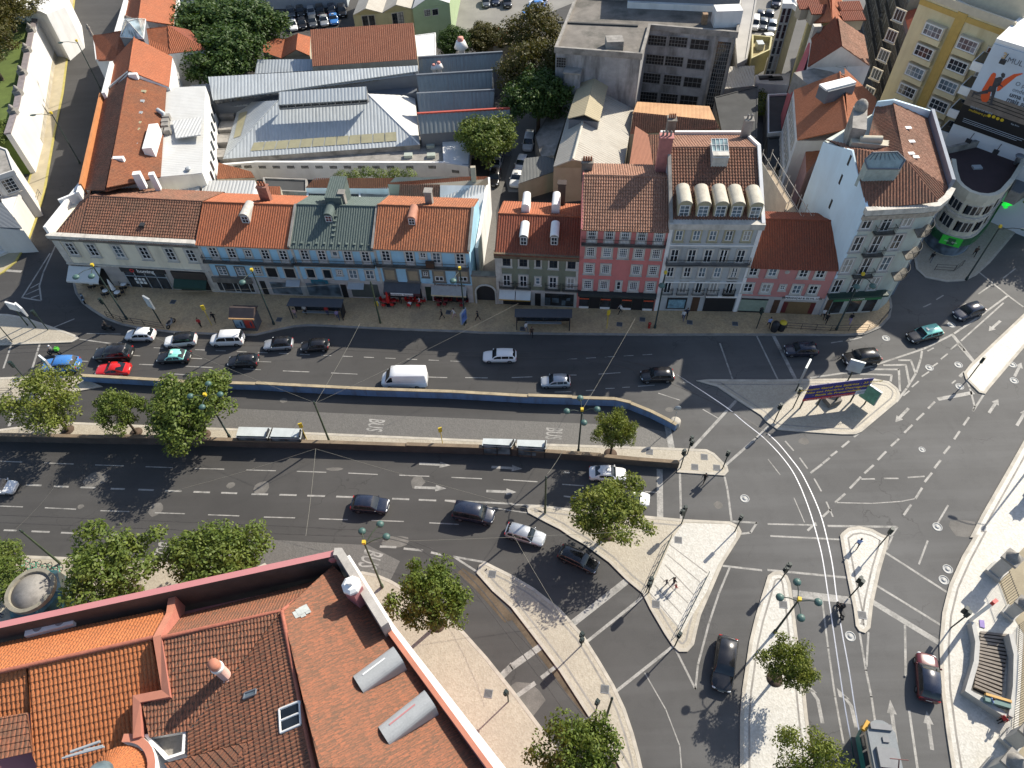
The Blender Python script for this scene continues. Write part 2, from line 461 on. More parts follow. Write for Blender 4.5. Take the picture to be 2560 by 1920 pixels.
pave('corner_pavement','H 1435,790 1500,850 1650,880 1780,870 1860,830 1960,740 2212,440 2500,150 2300,0 1900,300 1400,600',m_cream)
sheet('bus_lane_setts','J -400,545 0,565 1000,610 2212,660 K 700,690 1130,720 1330,760 1380,905 330,868 0,862 J 1950,832 400,765 -400,735',m_set)
sheet('lower_setts','M 1250,0 N 0,20 420,45 800,65 1030,180 960,320 860,280 750,258 520,325 300,295 M 1500,208 1200,192',m_set)
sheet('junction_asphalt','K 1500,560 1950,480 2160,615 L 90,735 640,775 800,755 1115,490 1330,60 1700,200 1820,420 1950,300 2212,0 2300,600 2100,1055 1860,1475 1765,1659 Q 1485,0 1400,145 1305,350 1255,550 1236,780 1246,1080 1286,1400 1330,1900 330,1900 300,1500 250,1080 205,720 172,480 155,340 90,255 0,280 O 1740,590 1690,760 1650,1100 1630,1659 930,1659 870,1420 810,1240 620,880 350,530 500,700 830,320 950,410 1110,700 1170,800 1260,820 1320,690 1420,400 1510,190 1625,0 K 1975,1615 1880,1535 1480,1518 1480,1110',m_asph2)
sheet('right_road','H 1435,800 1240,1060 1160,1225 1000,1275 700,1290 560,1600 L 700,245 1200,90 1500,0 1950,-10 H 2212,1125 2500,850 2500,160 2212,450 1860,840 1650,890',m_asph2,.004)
sheet('ramp_paving','K 1485,1545 1880,1558 1945,1595 O 1598,22 1475,205 1392,400 1215,690 1000,440 985,395 1140,25',m_white,.1275)
jm=MB()
for x0,y0,x1,y1 in((1125,60,1395,265),(1110,130,1345,330),(1095,205,1300,420),(1060,290,1260,480),(1020,350,1215,560),(990,410,1190,650)):
 a,b=W('O',x0,y0,.132),W('O',x1,y1,.132); d=(b-a).normalized(); q=V((-d.y,d.x,0))*.05; jm.quad(a-q,b-q,b+q,a+q)
struct('paving_joints',jm,m_kerbd)
m_patch=M('asphalt_patch',(.15,.14,.125),.85,.2,.9,8,.2,coord='Object'); m_brn=M('rusty_gutter_dirt',(.11,.08,.05),.9,.3,.7,6,.25,coord='Object')
pm=MB(); rp=random.Random(2)
for k,x,y,sx,sy in(('J',1398,1195,.8,.9),('J',48,1240,.9,.9),('I',822,1172,1.3,1.0),('I',1342,1430,.8,.9),('I',697,1404,.4,.3),('J',675,1080,1.0,.25),('I',1995,1220,.5,.45),('K',1360,568,.5,.4),('J',240,488,.5,.4),('K',1782,1392,.5,.5),('L',310,838,.7,.5),('O',60,1180,2.2,1.6),('L',1690,1590,1.6,1.1),('N',990,40,1.5,.8)):
 c=W(k,x,y,.007); pm.add([c+V((sx*math.cos(2*PI*i/11)*rp.uniform(.8,1.1),sy*math.sin(2*PI*i/11)*rp.uniform(.8,1.1),0))for i in range(11)],[list(range(11))])
struct('road_patches',pm,m_patch)
sheet('gutter_dirt','N 1480,230 1590,300 1831,560 O 0,520 200,775 350,975 550,1285 700,1510 790,1670 740,1670 640,1480 490,1260 300,1000 150,800 0,600 N 1780,620 1560,370 1440,260',m_brn,.006)
# markings (paint on the road, one skin)
mk=MB(); ZM=.010
def line(spec,w=.14):
 w*=.88
 P=pathpts(spec,ZM)if isinstance(spec,str)else spec
 for i in range(len(P)-1):
  a,b=P[i],P[i+1]; d=(b-a)
  if d.length<.05:continue
  d.normalize(); q=V((-d.y,d.x,0))*(w/2); e=d*(w*.25)
  mk.quad(a-q-e,b-q+e,b+q+e,a+q-e)
def dashes(k,pairs,w=.14):
 for x0,y0,x1,y1 in pairs:line([W(k,x0,y0,ZM),W(k,x1,y1,ZM)],w)
def run(k0,x0,y0,k1,x1,y1,n,duty=.5,w=.13):
 a,b=W(k0,x0,y0,ZM),W(k1,x1,y1,ZM)
 for i in range(n):line([a+(b-a)*(i/n),a+(b-a)*((i+duty)/n)],w)
def arrow(k,x0,y0,x1,y1,k1=None,bend=0):
 a,b=W(k,x0,y0,ZM),W(k1 or k,x1,y1,ZM); d=(b-a); l=d.length; d.normalize(); q=V((-d.y,d.x,0))
 h=a+d*(l*.66)
 if bend:
  c=a+d*(l*.55); mk.quad(a-q*.16,c-q*.16,c+q*.16,a+q*.16)
  e=a+d*(l*.8)+q*.45*bend; mk.quad(*([c-q*.16,e-q*.16,e+q*.16,c+q*.16]))
  mk.quad(*([e-q*.5-d*.3,e+q*.45-d*.1,b+q*.9*bend]if bend>0 else[e-q*.45-d*.1,e+q*.5-d*.3,b+q*.9*bend]))
 else:
  mk.quad(a-q*.16,h-q*.16,h+q*.16,a+q*.16); mk.quad(h-q*.42,b,h+q*.42)
run('I',1330,32,'J',1870,155,15,.45)
run('K',480,132,'K',1290,84,5,.5)
dashes('I',[(700,147,760,150),(1145,98,1210,102),(1640,122,1745,127),(1205,175,1330,180),(1605,192,1835,203),(2100,215,2212,219),(1450,255,1650,268)])
dashes('J',[(0,150,130,155),(235,232,460,241),(650,250,875,260),(1480,285,1650,290),(1810,290,2000,293),(0,220,40,222)])
dashes('K',[(0,290,175,283),(495,268,555,268),(750,260,935,247),(370,415,510,412),(640,402,715,398),(810,385,885,382),(955,375,1015,372),(1090,365,1230,355),(1265,425,1450,485),(1650,565,1780,640),(1480,330,1530,330)])
dashes('I',[(385,1027,635,1037),(825,1045,1070,1052),(1260,1060,1490,1068),(1680,1075,1935,1081),(0,1012,190,1020)])
dashes('J',[(-80,1088,170,1095),(355,1100,605,1108),(800,1115,1050,1127),(1240,1133,1495,1143),(1690,1152,1950,1164),(2140,1172,2430,1190)])
dashes('K',[(435,1212,620,1225),(1150,1275,1255,1282)])
dashes('I',[(230,1217,355,1222),(470,1230,590,1233),(700,1238,825,1242),(960,1250,1075,1253),(1200,1258,1325,1262),(1430,1268,1565,1272),(1675,1277,1810,1282),(1915,1285,2045,1290)],.24)
dashes('J',[(-35,1297,100,1299),(205,1302,347,1306),(447,1310,592,1314),(697,1318,835,1323),(1180,1336,1320,1342),(1410,1346,1553,1352),(1635,1352,2212,1380)],.24)
dashes('K',[(0,1386,240,1396),(450,1107,495,1112),(450,1315,550,1327)],.2)
dashes('I',[(0,1400,195,1407),(390,1415,655,1427),(870,1440,1115,1448),(1340,1458,1595,1466),(1800,1475,2065,1485)])
dashes('J',[(70,1495,335,1502),(545,1510,790,1518),(1000,1524,1275,1533),(1500,1545,1750,1558)])
dashes('I',[(35,1608,140,1612),(275,1618,425,1624),(530,1630,675,1636),(735,1638,880,1642),(950,1645,1130,1648)],.22)
dashes('N',[(890,75,1000,80),(1060,90,1190,103),(1255,118,1330,135)],.28)
line('N 1590,262 1415,148 1640,188',.25)
line('J 1640,1356 2212,1440 K 140,1460',.12)
arrow('J',1410,1033,1680,1048); arrow('J',2035,1062,90,1078,'K'); arrow('J',1370,1238,1645,1248); arrow('J',1990,1270,40,1280,'K')
line('K 1276,1092 1280,1495',.75); line('K 1450,1105 1461,1505',.28); line('K 1838,1150 1862,1260 1897,1532 2115,1545 2060,1630 1975,1640',.25)
line('K 1545,915 1945,480',.38); line('K 1850,1042 2112,812 2212,715',.32); line('K 1545,905 1580,870',.3)
line('K 1345,715 1380,905',.8)
line('O 425,632 820,322',.75); line('O 530,760 930,440',.32); line('O 745,1110 1150,790',.3)
line('O 0,935 205,790',.7); line('O 40,1140 160,1055',.45); line('O 215,1010 320,930',.4); line('O 400,1410 560,1290',.3)
line('O 1170,810 1312,1095 1330,920 1410,620 1480,410 1557,225',.22); line('O 1510,213 1785,245',.24); line('O 950,980 1100,1240 1200,1500 1215,1700',.12)
line('N 1760,1000 1831,930',.7)
line('L 0,1555 420,1565',.2); line('L 520,1572 1115,1580 1060,1659',.28); line('L 580,1370 900,1377 1150,1360 1275,1335',.13)
line('Q 20,0 520,25',.22); line('Q 0,243 570,298',.26); line('Q 190,412 600,462',.85); line('Q 385,440 430,800 480,1150 540,1480',.2)
line('Q 655,690 700,960 740,1150 775,1390',.22); line('Q 718,690 705,930',.22)
line('Q 835,115 1285,405',.26); line('Q 770,350 1250,645',.26); line('Q 745,470 1232,768',.62); line('Q 980,640 985,1000',.24); line('Q 1010,1250 1075,1700',.24); line('Q 1142,35 1080,200',.2)
line('Q 850,95 890,0',.2)
arrow('Q',390,1340,330,1040,bend=1); arrow('Q',632,1370,565,1090,bend=1); arrow('Q',915,1475,873,1170); arrow('Q',1175,1530,1135,1250)
dashes('L',[(370,1112,465,1040),(475,1030,530,985),(545,965,595,928),(640,890,700,840),(745,800,790,765),(475,1490,540,1430),(585,1365,665,1295),(710,1245,800,1150),(835,1115,910,1048),(950,1000,1018,930),(1065,880,1130,820),(1180,765,1245,700),(1285,655,1345,600),(1385,555,1440,500),(345,1610,410,1545)],.26)
dashes('L',[(1170,445,1220,405),(1245,370,1300,322),(1330,280,1390,240),(1420,195,1465,165),(1495,130,1550,85),(1590,340,1620,315),(1380,60,1430,35),(1580,45,1635,0)],.2)
dashes('L',[(1175,1475,1235,1390),(1355,1190,1415,1115),(1440,1070,1490,1005),(1520,945,1570,885),(1610,820,1655,755),(1690,700,1735,635),(1275,1335,1330,1245)],.26)
dashes('L',[(810,1167,920,1165),(1005,1161,1125,1161),(1210,1153,1350,1143),(1465,1550,1555,1395),(150,840,220,920),(275,985,340,1075),(400,1165,460,1270),(505,1365,560,1490)],.2)
dashes('L',[(225,1330,315,1540),(0,995,105,1130)],.12)
arrow('L',1215,555,1100,675); arrow('L',1910,595,1990,475); arrow('L',2150,705,2240,560); arrow('L',2130,280,2190,160); arrow('H',2040,1170,1955,1245)
line('L 1475,475 1770,420',.55); line('L 1690,250 1745,380 1785,540 1772,578',.26); line('L 1772,578 1862,440',.26)
line('L 1645,0 1777,152',.5); line('L 1660,280 1700,240',.4)
line('L 370,292 690,245 930,180 1200,90 H 1480,1375 1700,1265 1900,1130 2092,988',.28); line('L 1330,62 1320,130 1280,250 1200,380 1110,500',.28)
for sp in('L 1130,140 1235,140 1275,255','L 1000,183 1190,180 1220,335','L 890,218 1130,220 1140,405','L 800,258 1068,268 1060,320'):line(sp,.3)
line('H 1880,812 2110,997 2212,1072 2400,1200',.28); line('H 2062,1040 1755,1315',.22); line('H 1690,1270 1850,1470',.5)
dashes('H',[(1880,975,1980,905),(1690,1115,1790,1045),(1575,1015,1625,985),(1480,1070,1535,1045),(810,1330,890,1318),(945,1310,1030,1290),(2060,860,2150,790)],.2)
line('H 0,1335 90,1590',.22); line('H 265,1275 420,1595',.22); line('H 390,1280 550,1595',.5)
line('E 430,670 190,1050 357,1078 340,950 375,830 480,600',.25)
for sp in('E 345,925 265,968','E 338,975 225,1025','E 335,1030 270,1052'):line(sp,.22)
line('E 45,815 180,825',.5); line('E 470,1305 640,1235',.2); line('E 750,1360 1040,1365',.12); line('E 690,1410 980,1450 1050,1440',.2)
line('I 120,590 80,705',.4); line('I 410,590 400,640',.3); line('E 340,1460 280,1659',.3); line('E 95,1465 30,1659',.25)
def bus(k,bx,by,sx,sy,size=2.0):
 a,b=W(k,bx,by,0),W(k,sx,sy,0); rd=(b-a).normalized(); upv=V((-rd.y,rd.x,0))
 t=text_mb('BUS',size,(a+b)/2-upv*size*.36+V((0,0,ZM)),rd,upv,0,'CENTER',stretch=(b-a).length*1.5/(2.05*size),bold=.04)
 mk.add(t.v,t.f)
bus('J',1050,660,1025,745,2.7); bus('K',370,735,362,815,2.7); bus('M',1203,60,1155,150,2.9); bus('N',845,120,800,220,2.9)
struct('road_markings',mk,m_paint)
# tram rails
def rail(name,specs,mat,w=.11,z=.014):
 mb=MB()
 for sp in specs:
  P=pathpts(sp,z)
  Q=[]
  for i in range(len(P)-1):
   p0,p1,p2,p3=P[max(i-1,0)],P[i],P[i+1],P[min(i+2,len(P)-1)]
   for s in range(6):
    t=s/6; Q.append(.5*((2*p1)+(p2-p0)*t+(2*p0-5*p1+4*p2-p3)*t*t+(3*p1-p0-3*p2+p3)*t**3))
  Q.append(P[-1]); mb.wall(Q,w,z-.01,z)
 return struct(name,mb,mat)
rail('tram_rails',['K 1420,262 1680,430 1870,560 2000,670 2140,780 L 0,845 100,950 200,1080 270,1210 320,1330 370,1470 425,1659 Q 390,160 430,420 470,690 510,960 550,1220 600,1500 680,2000','L 0,775 90,860 190,980 280,1100 350,1230 410,1360 460,1490 505,1659 Q 460,200 490,430 530,690 580,960 620,1220 670,1500 750,2000'],m_steel)
rail('dull_tram_rails',['F -2300,1500 -1000,1440 0,1425 700,1462 1400,1500 2212,1530 K 480,60 1000,150 1420,262','F -2300,1540 -1000,1475 0,1465 700,1500 1400,1535 2212,1565 K 480,130 1000,210 1500,395 2000,640 L 0,775','I -300,1465 0,1475 2212,1560 J 700,1597 1000,1615 N 1190,60 1400,180 1600,370 1831,655 O 100,760 250,950 430,1180 560,1340 680,1480 800,1700','I -300,1530 0,1540 1200,1590 J 0,1630 700,1655 N 860,5 1100,60 1290,170 1480,300 1831,740 O 130,920 300,1140 480,1420 700,1750'],m_rust,.1)
# BUILDING TOOLS
m_glass=glass_mat('window_glass')
m_glassb=glass_mat('bright_glass',(.10,.13,.15),.05)
m_curt=M('net_curtain',(.34,.33,.30),.35,.25,1.2,6,.2); PANES=[m_glass]*6+[m_glassb,m_curt]
m_white=M('white_paint',(.78,.77,.74),.6,.06,1,20,.08)
m_stone=M('stone_trim',(.54,.51,.45),.8,.15,1.5,15,.12,dirt=(.15,.14,.12),dirtamt=.45,dirtscale=.9,streak=True)
m_stoned=M('dark_stone_trim',(.20,.18,.15),.85,.2,1.2,12,.15,dirt=(.05,.05,.045),dirtamt=.6,dirtscale=.8,streak=True)
m_iron=M('black_iron',(.025,.026,.028),.6,.1)
m_irong=M('green_iron',(.02,.055,.045),.55,.1)
m_dark=M('dark_interior',(.012,.012,.013),.7,.2)
m_conc=M('concrete',(.30,.28,.25),.9,.2,.7,10,.15,dirt=(.07,.065,.055),dirtamt=.6,dirtscale=.5)
m_zinc=M('zinc_sheet',(.42,.45,.46),.5,.12,1.2,10,.1,metal=.2,dirt=(.2,.2,.19),dirtamt=.3)
m_awn=M('white_awning',(.62,.63,.60),.8,.06,.8,12,.05)
m_awng=M('green_awning',(.015,.05,.035),.8,.1)
m_wood=M('brown_wood',(.09,.045,.025),.6,.2,1,9,.2)
T_ORANGE=tile_mat('orange_tiles',(.39,.12,.055),(.27,.085,.04),(.47,.165,.08),lich=.34,courses=.4)
T_OLD=tile_mat('old_orange_tiles',(.36,.12,.055),(.20,.08,.045),(.50,.20,.095),lich=.5,courses=.4)
T_RED=tile_mat('dark_red_tiles',(.24,.065,.035),(.16,.045,.028),(.32,.095,.05),lich=.4,courses=.45)
T_BROWN=tile_mat('brown_tiles',(.24,.10,.06),(.12,.06,.042),(.36,.17,.11),lich=.75,courses=.65)
T_PALE=tile_mat('weathered_tiles',(.36,.17,.105),(.16,.08,.055),(.52,.31,.22),lich=.6,courses=.35)
T_GREEN=tile_mat('green_coated_roof',(.105,.135,.125),(.085,.115,.105),(.13,.155,.14),lich=.3,lichen=(.05,.065,.06),courses=.25)
class Bld:
 """a house front between two ground points; u runs along it, n points out of it"""
 def __init__(s,name,label,cat,a,b,h,mat,group=None):
  s.A,s.B,s.h=V((a[0],a[1],0)),V((b[0],b[1],0)),h
  s.u=(s.B-s.A); s.L=s.u.length; s.u.normalize(); s.n=V((s.u.y,-s.u.x,0)); s.bk=-s.n
  s.root=thing(name,label,cat,s.A.copy(),group); s.mat=mat
 def p(s,u,z,d=0.0):return s.A+s.u*u+V((0,0,z))+s.n*d
 def at(s,k,x,y,off=0.0):
  q=onplane(k,x,y,s.A+s.n*off,s.n)
  return(q-s.A).dot(s.u),q.z
 def body(s,prof,u0=0.0,u1=None,name='wall',mat=None):
  """profile of (depth, z) extruded along the front"""
  u1=s.L if u1 is None else u1; mb=MB(); n=len(prof)
  a=[s.p(u0,z,-d)for d,z in prof]; b=[s.p(u1,z,-d)for d,z in prof]
  mb.add(a+b,[[i,n+i,n+(i+1)%n,(i+1)%n]for i in range(n)]); mb.add(a,[list(range(n))]); mb.add(b,[list(range(n-1,-1,-1))])
  return build(name,mb,mat or s.mat,s.root)
 def slab(s,u0,u1,z0,z1,d0,d1,mat,name,parent=None):
  mb=MB(); mb.box(s.p((u0+u1)/2,(z0+z1)/2,(d0+d1)/2),(u1-u0,abs(d1-d0),z1-z0),ax=(s.u,s.n,V((0,0,1))))
  return build(name,mb,mat,parent or s.root)
 def gable(s,dr,D,pf,pb,mat,matb=None,over=.35,u0=0,u1=None,name='roof',period=.32,amp=.07,h=None):
  """ridge at depth dr, back eave at depth D, pitches in degrees"""
  u1=s.L if u1 is None else u1; h=s.h if h is None else h
  s.hr=h+math.tan(R(pf))*dr; s.hb=s.hr-math.tan(R(pb))*(D-dr); s.dr,s.D,s.pf=dr,D,pf
  z0=h-math.tan(R(pf))*over
  mb=MB()
  mb.corrug([s.p(u0,z0+.05,over),s.p(u1,z0+.05,over),s.p(u1,s.hr+.05,-dr),s.p(u0,s.hr+.05,-dr)],period,amp,course=.42 if mat in(T_BROWN,T_PALE)else 0)
  r=build(name,mb,mat,s.root)
  mb=MB()
  mb.corrug([s.p(u0,s.hr+.05,-dr),s.p(u1,s.hr+.05,-dr),s.p(u1,s.hb-.05,-D-.2),s.p(u0,s.hb-.05,-D-.2)],period,amp)
  mb.tube([s.p(u0,s.hr+.08,-dr),s.p(u1,s.hr+.08,-dr)],.13,8)
  build(name,mb,matb or mat,s.root)
  return r
 def prof(s):return[(0,0),(0,s.h),(s.dr,s.hr-.05),(s.D,s.hb-.12),(s.D,0)]
 def rp(s,k,x,y):
  """pixel -> (u, depth, z) on the front slope"""
  t=math.tan(R(s.pf)); N=(V((0,0,1))+s.n*t).normalized()
  q=onplane(k,x,y,s.p(0,s.h),N); return(q-s.A).dot(s.u),-(q-s.A).dot(s.n),q.z
 def window(s,u,z,w,h,sur=.16,bars=(1,2),surm=None,frm=None,gl=None,sill=True,name='window',french=False,d=0.0):
  """centre (u, z); stone surround > glazed frame, pane"""
  mb=MB(); ax=(s.u,s.n,V((0,0,1))); o=s.root
  if sur:
   for du,dz,a,b in((-(w+sur)/2,0,sur,h+2*sur),((w+sur)/2,0,sur,h+2*sur),(0,(h+sur)/2,w,sur),(0,-(h+sur)/2,w,sur)):
    mb.box(s.p(u+du,z+dz,d+.04),(a,.14,b),ax=ax)
   if sill:mb.box(s.p(u,z-h/2-sur-.03,d+.1),(w+2*sur+.14,.26,.07),ax=ax)
   f=build(name,mb,surm or m_stone,o); par=f
  else:
   par=o
  fb=MB(); t=.085
  for du in(-w/2+t/2,w/2-t/2):fb.box(s.p(u+du,z,d+.035),(t,.05,h),ax=ax)
  for dz in(-h/2+t/2,h/2-t/2):fb.box(s.p(u,z+dz,d+.034),(w,.05,t),ax=ax)
  for i in range(bars[0]):fb.box(s.p(u-w/2+w*(i+1)/(bars[0]+1),z,d+.035),(t if bars[0]==1 else.05,.05,h),ax=ax)
  for j in range(bars[1]):fb.box(s.p(u,z-h/2+h*(j+1)/(bars[1]+1),d+.034),(w,.05,.05),ax=ax)
  if french:fb.box(s.p(u,z-h*.38,d+.033),(w,.05,h*.24),ax=ax)
  if sur:
   build('window_frame',fb,frm or m_white,par)
   pb=MB(); pb.quad(s.p(u-w/2,z-h/2,d+.02),s.p(u+w/2,z-h/2,d+.02),s.p(u+w/2,z+h/2,d+.02),s.p(u-w/2,z+h/2,d+.02))
   build('pane',pb,gl or rnd.choice(PANES),par)
  else:
   w_=build(name,fb,frm or m_white,o)
   pb=MB(); pb.quad(s.p(u-w/2,z-h/2,d+.02),s.p(u+w/2,z-h/2,d+.02),s.p(u+w/2,z+h/2,d+.02),s.p(u-w/2,z+h/2,d+.02))
   build('pane',pb,gl or m_glass,w_)
 def wins(s,k,pts,w,h,**kw):
  us=[s.at(k,x,y)for x,y in pts]; zm=sum(q[1]for q in us)/len(us)
  for u,z in us:s.window(u,zm,w,h,**kw)
 def rail(s,u0,u1,z,dep=.6,h=.95,slabm=None,mat=None,slab_t=.14,name='balcony',post=.16,parent=None):
  mb=MB(); ax=(s.u,s.n,V((0,0,1)))
  mb.box(s.p((u0+u1)/2,z-slab_t/2,dep/2+.01),(u1-u0,dep,slab_t),ax=ax)
  b=build(name,mb,slabm or m_stoned,parent or s.root)
  r=MB(); L=u1-u0
  for zz in(z+h,z+.08):r.box(s.p((u0+u1)/2,zz,dep-.04),(L,.045,.045),ax=ax); r.box(s.p(u0+.03,zz,dep/2),(.045,dep-.1,.045),ax=ax); r.box(s.p(u1-.03,zz,dep/2),(.045,dep-.1,.045),ax=ax)
  n=max(2,int(L/post))
  for i in range(n+1):r.box(s.p(u0+.03+(L-.06)*i/n,z+h/2+.02,dep-.04),(.026,.026,h-.06),ax=ax)
  for e in(u0+.03,u1-.03):
   for j in range(1,int(dep/post)):r.box(s.p(e,z+h/2+.02,j*post),(.026,.026,h-.06),ax=ax)
  build('railing',r,mat or m_iron,b)
  return b
 def panel(s,u0,u1,z0,z1,mat,name,d=.03,th=.06,parent=None):
  return s.slab(u0,u1,z0,z1,d-th,d,mat,name,parent)
 def awning(s,u0,u1,ztop,zbot,out,mat,name='awning',val=.22,vm=None):
  mb=MB(); a,b,c,e=s.p(u0,ztop,.05),s.p(u1,ztop,.05),s.p(u1,zbot,out),s.p(u0,zbot,out)
  dz=V((0,0,.04))
  mb.add([a,b,c,e,a-dz,b-dz,c-dz,e-dz],[[0,3,2,1],[4,5,6,7],[0,1,5,4],[1,2,6,5],[2,3,7,6],[3,0,4,7]])
  w=build(name,mb,mat,s.root)
  if val:
   vb=MB(); vb.box(s.p((u0+u1)/2,zbot-val/2-.03,out+.01),(u1-u0,.03,val),ax=(s.u,s.n,V((0,0,1))))
   build('valance',vb,vm or mat,w)
  return w
 def sign(s,txt,u,z,size,mat,d=.1,parent=None,name='lettering',stretch=1.0,tilt=0,bold=.01):
  t=text_mb(txt,size,s.p(u,z-size*.35,d),s.u,V((0,0,1)),.01,stretch=stretch,bold=bold)
  return build(name,t,mat,parent or s.root)
 def dormer(s,k,x,y,w,h,length,wallm,roofm,round_=True,bars=(1,1),gl=None):
  """window dormer on the front slope; pixel is the foot of its window"""
  u,d,z=s.rp(k,x,y); d=d+.02; mb=MB()
  pr=[(-w/2,0),(-w/2,h)]
  if round_:pr+=[(-w/2*math.cos(PI*i/8),h+w*.42*math.sin(PI*i/8))for i in range(1,8)]
  else:pr+=[(0,h+w*.3)]
  pr+=[(w/2,h),(w/2,0)]
  nseg=len(pr); fr=[s.p(u+a,z+b,-d)for a,b in pr]; bk=[s.p(u+a,z+b,-d-length)for a,b in pr]
  mb.add(fr,[list(range(nseg-1,-1,-1))]); mb.add(fr+bk,[[0,1,nseg+1,nseg],[nseg-2,nseg-1,2*nseg-1,2*nseg-2]])
  dm=build('dormer',mb,wallm,s.root)
  o=MB(); e=1.10
  pf=[s.p(u+a*e,z+(b-h)*1.08+h+.03,-d+.18)for a,b in pr[1:-1]]; pb=[s.p(u+a*e,z+(b-h)*1.08+h+.03,-d-length)for a,b in pr[1:-1]]; m=len(pf)
  o.add(pf+pb,[[i,i+1,m+i+1,m+i]for i in range(m-1)],smooth=round_)
  lo=[q-V((0,0,.1))for q in pf]; o.add(pf+lo,[[i,m+i,m+i+1,i+1]for i in range(m-1)])
  build('dormer_roof',o,roofm,dm)
  f=MB(); ax=(s.u,s.n,V((0,0,1))); ww,hh=w*.72,h*.86; t=.07
  for du in(-ww/2,ww/2):f.box(s.p(u+du,z+hh/2+.12,-d+.03),(t,.06,hh),ax=ax)
  for dz in(0,hh):f.box(s.p(u,z+dz+.12,-d+.029),(ww+t,.06,t),ax=ax)
  for i in range(bars[0]):f.box(s.p(u-ww/2+ww*(i+1)/(bars[0]+1),z+hh/2+.12,-d+.03),(.05,.06,hh),ax=ax)
  for i in range(bars[1]):f.box(s.p(u,z+.12+hh*(i+1)/(bars[1]+1),-d+.029),(ww,.06,.05),ax=ax)
  build('window_frame',f,m_white,dm)
  g=MB(); g.quad(s.p(u-ww/2,z+.12,-d+.012),s.p(u+ww/2,z+.12,-d+.012),s.p(u+ww/2,z+hh+.12,-d+.012),s.p(u-ww/2,z+hh+.12,-d+.012))
  build('pane',g,gl or m_glass,dm)
 def chimney(s,base,w,d,h,mat,pots=3,potm=None,cap=True,sink=1.2):
  b=V(base); mb=MB(); ax=(s.u,s.n,V((0,0,1)))
  mb.box(b+V((0,0,(h-sink)/2)),(w,d,h+sink),ax=ax)
  if cap:mb.box(b+V((0,0,h+.06)),(w+.18,d+.18,.14),ax=ax)
  c=build('chimney',mb,mat,s.root)
  if pots:
   q=MB()
   for i in range(pots):
    ctr=b+s.u*(w*((i+.5)/pots-.5)*.9)+V((0,0,h+.12)); r=min(.14,w/pots*.4)
    q.lathe(ctr,[(r,0),(r*.8,.45),(r*1.05,.5),(r*.5,.62),(0.0,.64)],8)
   build('chimney_pots',q,potm or T_ORANGE,c)
  return c
def avgpt(a,b):return V(((a[0]+b[0])/2,(a[1]+b[1])/2,0))
def facade_ends(kb,bl,kt,tl,h):
 """mean of the foot of a house edge and of its eave dropped to the ground"""
 p,q=W(kb,*bl),W(kt,tl[0],tl[1],h); return avgpt(p,q)
 # THE TERRACE ALONG THE SQUARE
GT='terrace of houses along the far pavement'
P0=facade_ends('E',(690,945),'E',(425,485),9.0)
P1=facade_ends('E',(1870,1010),'E',(1720,573),8.8)
P2=facade_ends('F',(415,1045),'F',(312,600),8.9)
P3=facade_ends('F',(1085,1065),'F',(1032,612),9.1)
P4=facade_ends('F',(1855,1105),'F',(1870,630),9.3)
P5=facade_ends('G',(150,1245),'G',(125,770),9.55)
P6=facade_ends('G',(843,1273),'G',(862,595),13.4)
P7=facade_ends('G',(1500,1310),'G',(1640,560),14.2)
P8=facade_ends('H',(118,1106),'H',(318,470),14.4)
P9=facade_ends('H',(732,1136),'H',(1030,345),17.1)
def aw(s,k,x0,x1,y):return s.at(k,x0,y)[0],s.at(k,x1,y)[0]
# cream corner house
mw=M('cream_render',(.75,.69,.54),.85,.08,.4,14,.06,dirt=(.22,.19,.14),dirtamt=.35,dirtscale=.5,streak=True)
b=Bld('corner_house','two-storey cream corner house with brown hipped roof and three shops at street level','house',P0,P1,8.6,mw,GT)
b.gable(5.4,10.8,25,25,T_BROWN,u0=4.3,u1=b.L-.3,period=.34,amp=.09)
b.body([(0,0),(0,8.6),(1.2,8.7),(5.4,8.9),(10.8,8.4),(10.8,0)])
b.body([(0.4,8.6),(5.4,b.hr-.1),(10.4,8.6)],4.0,b.L-.3,'roof_space')
hp=MB(); hp.corrug([b.p(.7,8.65,-.1),b.p(4.3,b.hr+.05,-5.4),b.p(4.3,8.6,.1)],.34,.09,u0dir=b.u)
hp.corrug([b.p(.7,8.65,-.1),b.p(.7,8.65,-10.8),b.p(4.3,b.hr+.05,-5.4)],.34,.09); build('roof',hp,T_BROWN,b.root)
b.slab(-.15,b.L,8.45,8.95,-.4,.35,m_stone,'cornice'); b.slab(-.1,b.L,8.0,8.2,.0,.18,m_stoned,'string_course')
b.slab(0,1.0,3.8,8.0,.0,.07,m_stone,'corner_pilaster'); b.slab(b.L-.9,b.L,0,8.0,.0,.09,m_stone,'corner_pilaster')
b.slab(0,b.L,3.85,4.05,.0,.2,m_stone,'string_course'); b.slab(0,b.L,0,3.86,.0,.03,M('shop_stone',(.40,.37,.34),.8,.12,1,12,.1),'shop_wall')
par=MB(); par.wall([b.p(-.05,0,-.2),b.p(-.05,0,-10.8)],.4,8.4,9.9); build('parapet',par,m_white,b.root)
b.wins('E',[(632,647),(810,650),(1028,655),(1248,658),(1468,663),(1645,665)],1.15,2.0,sur=.22,bars=(1,2))
u0,u1=aw(b,'E',690,950,905); b.panel(u0,u1+.2,.1,3.3,m_dark,'shop_window',.05)
b.awning(u0-.1,u1-.1,3.5,2.35,1.9,m_awn)
b.sign('PASTELARIA NOVA LISBOA',(u0+u1)/2,3.66,.34,m_iron,.12,stretch=.95)
u0,u1=aw(b,'E',1135,1480,940); sh=b.panel(u0,u1,.15,3.5,m_glass,'shop_window',.06)
f=MB()
for i in range(5):f.box(b.p(u0+(u1-u0)*i/4,1.8,.1),(.09,.1,3.4),ax=(b.u,b.n,V((0,0,1))))
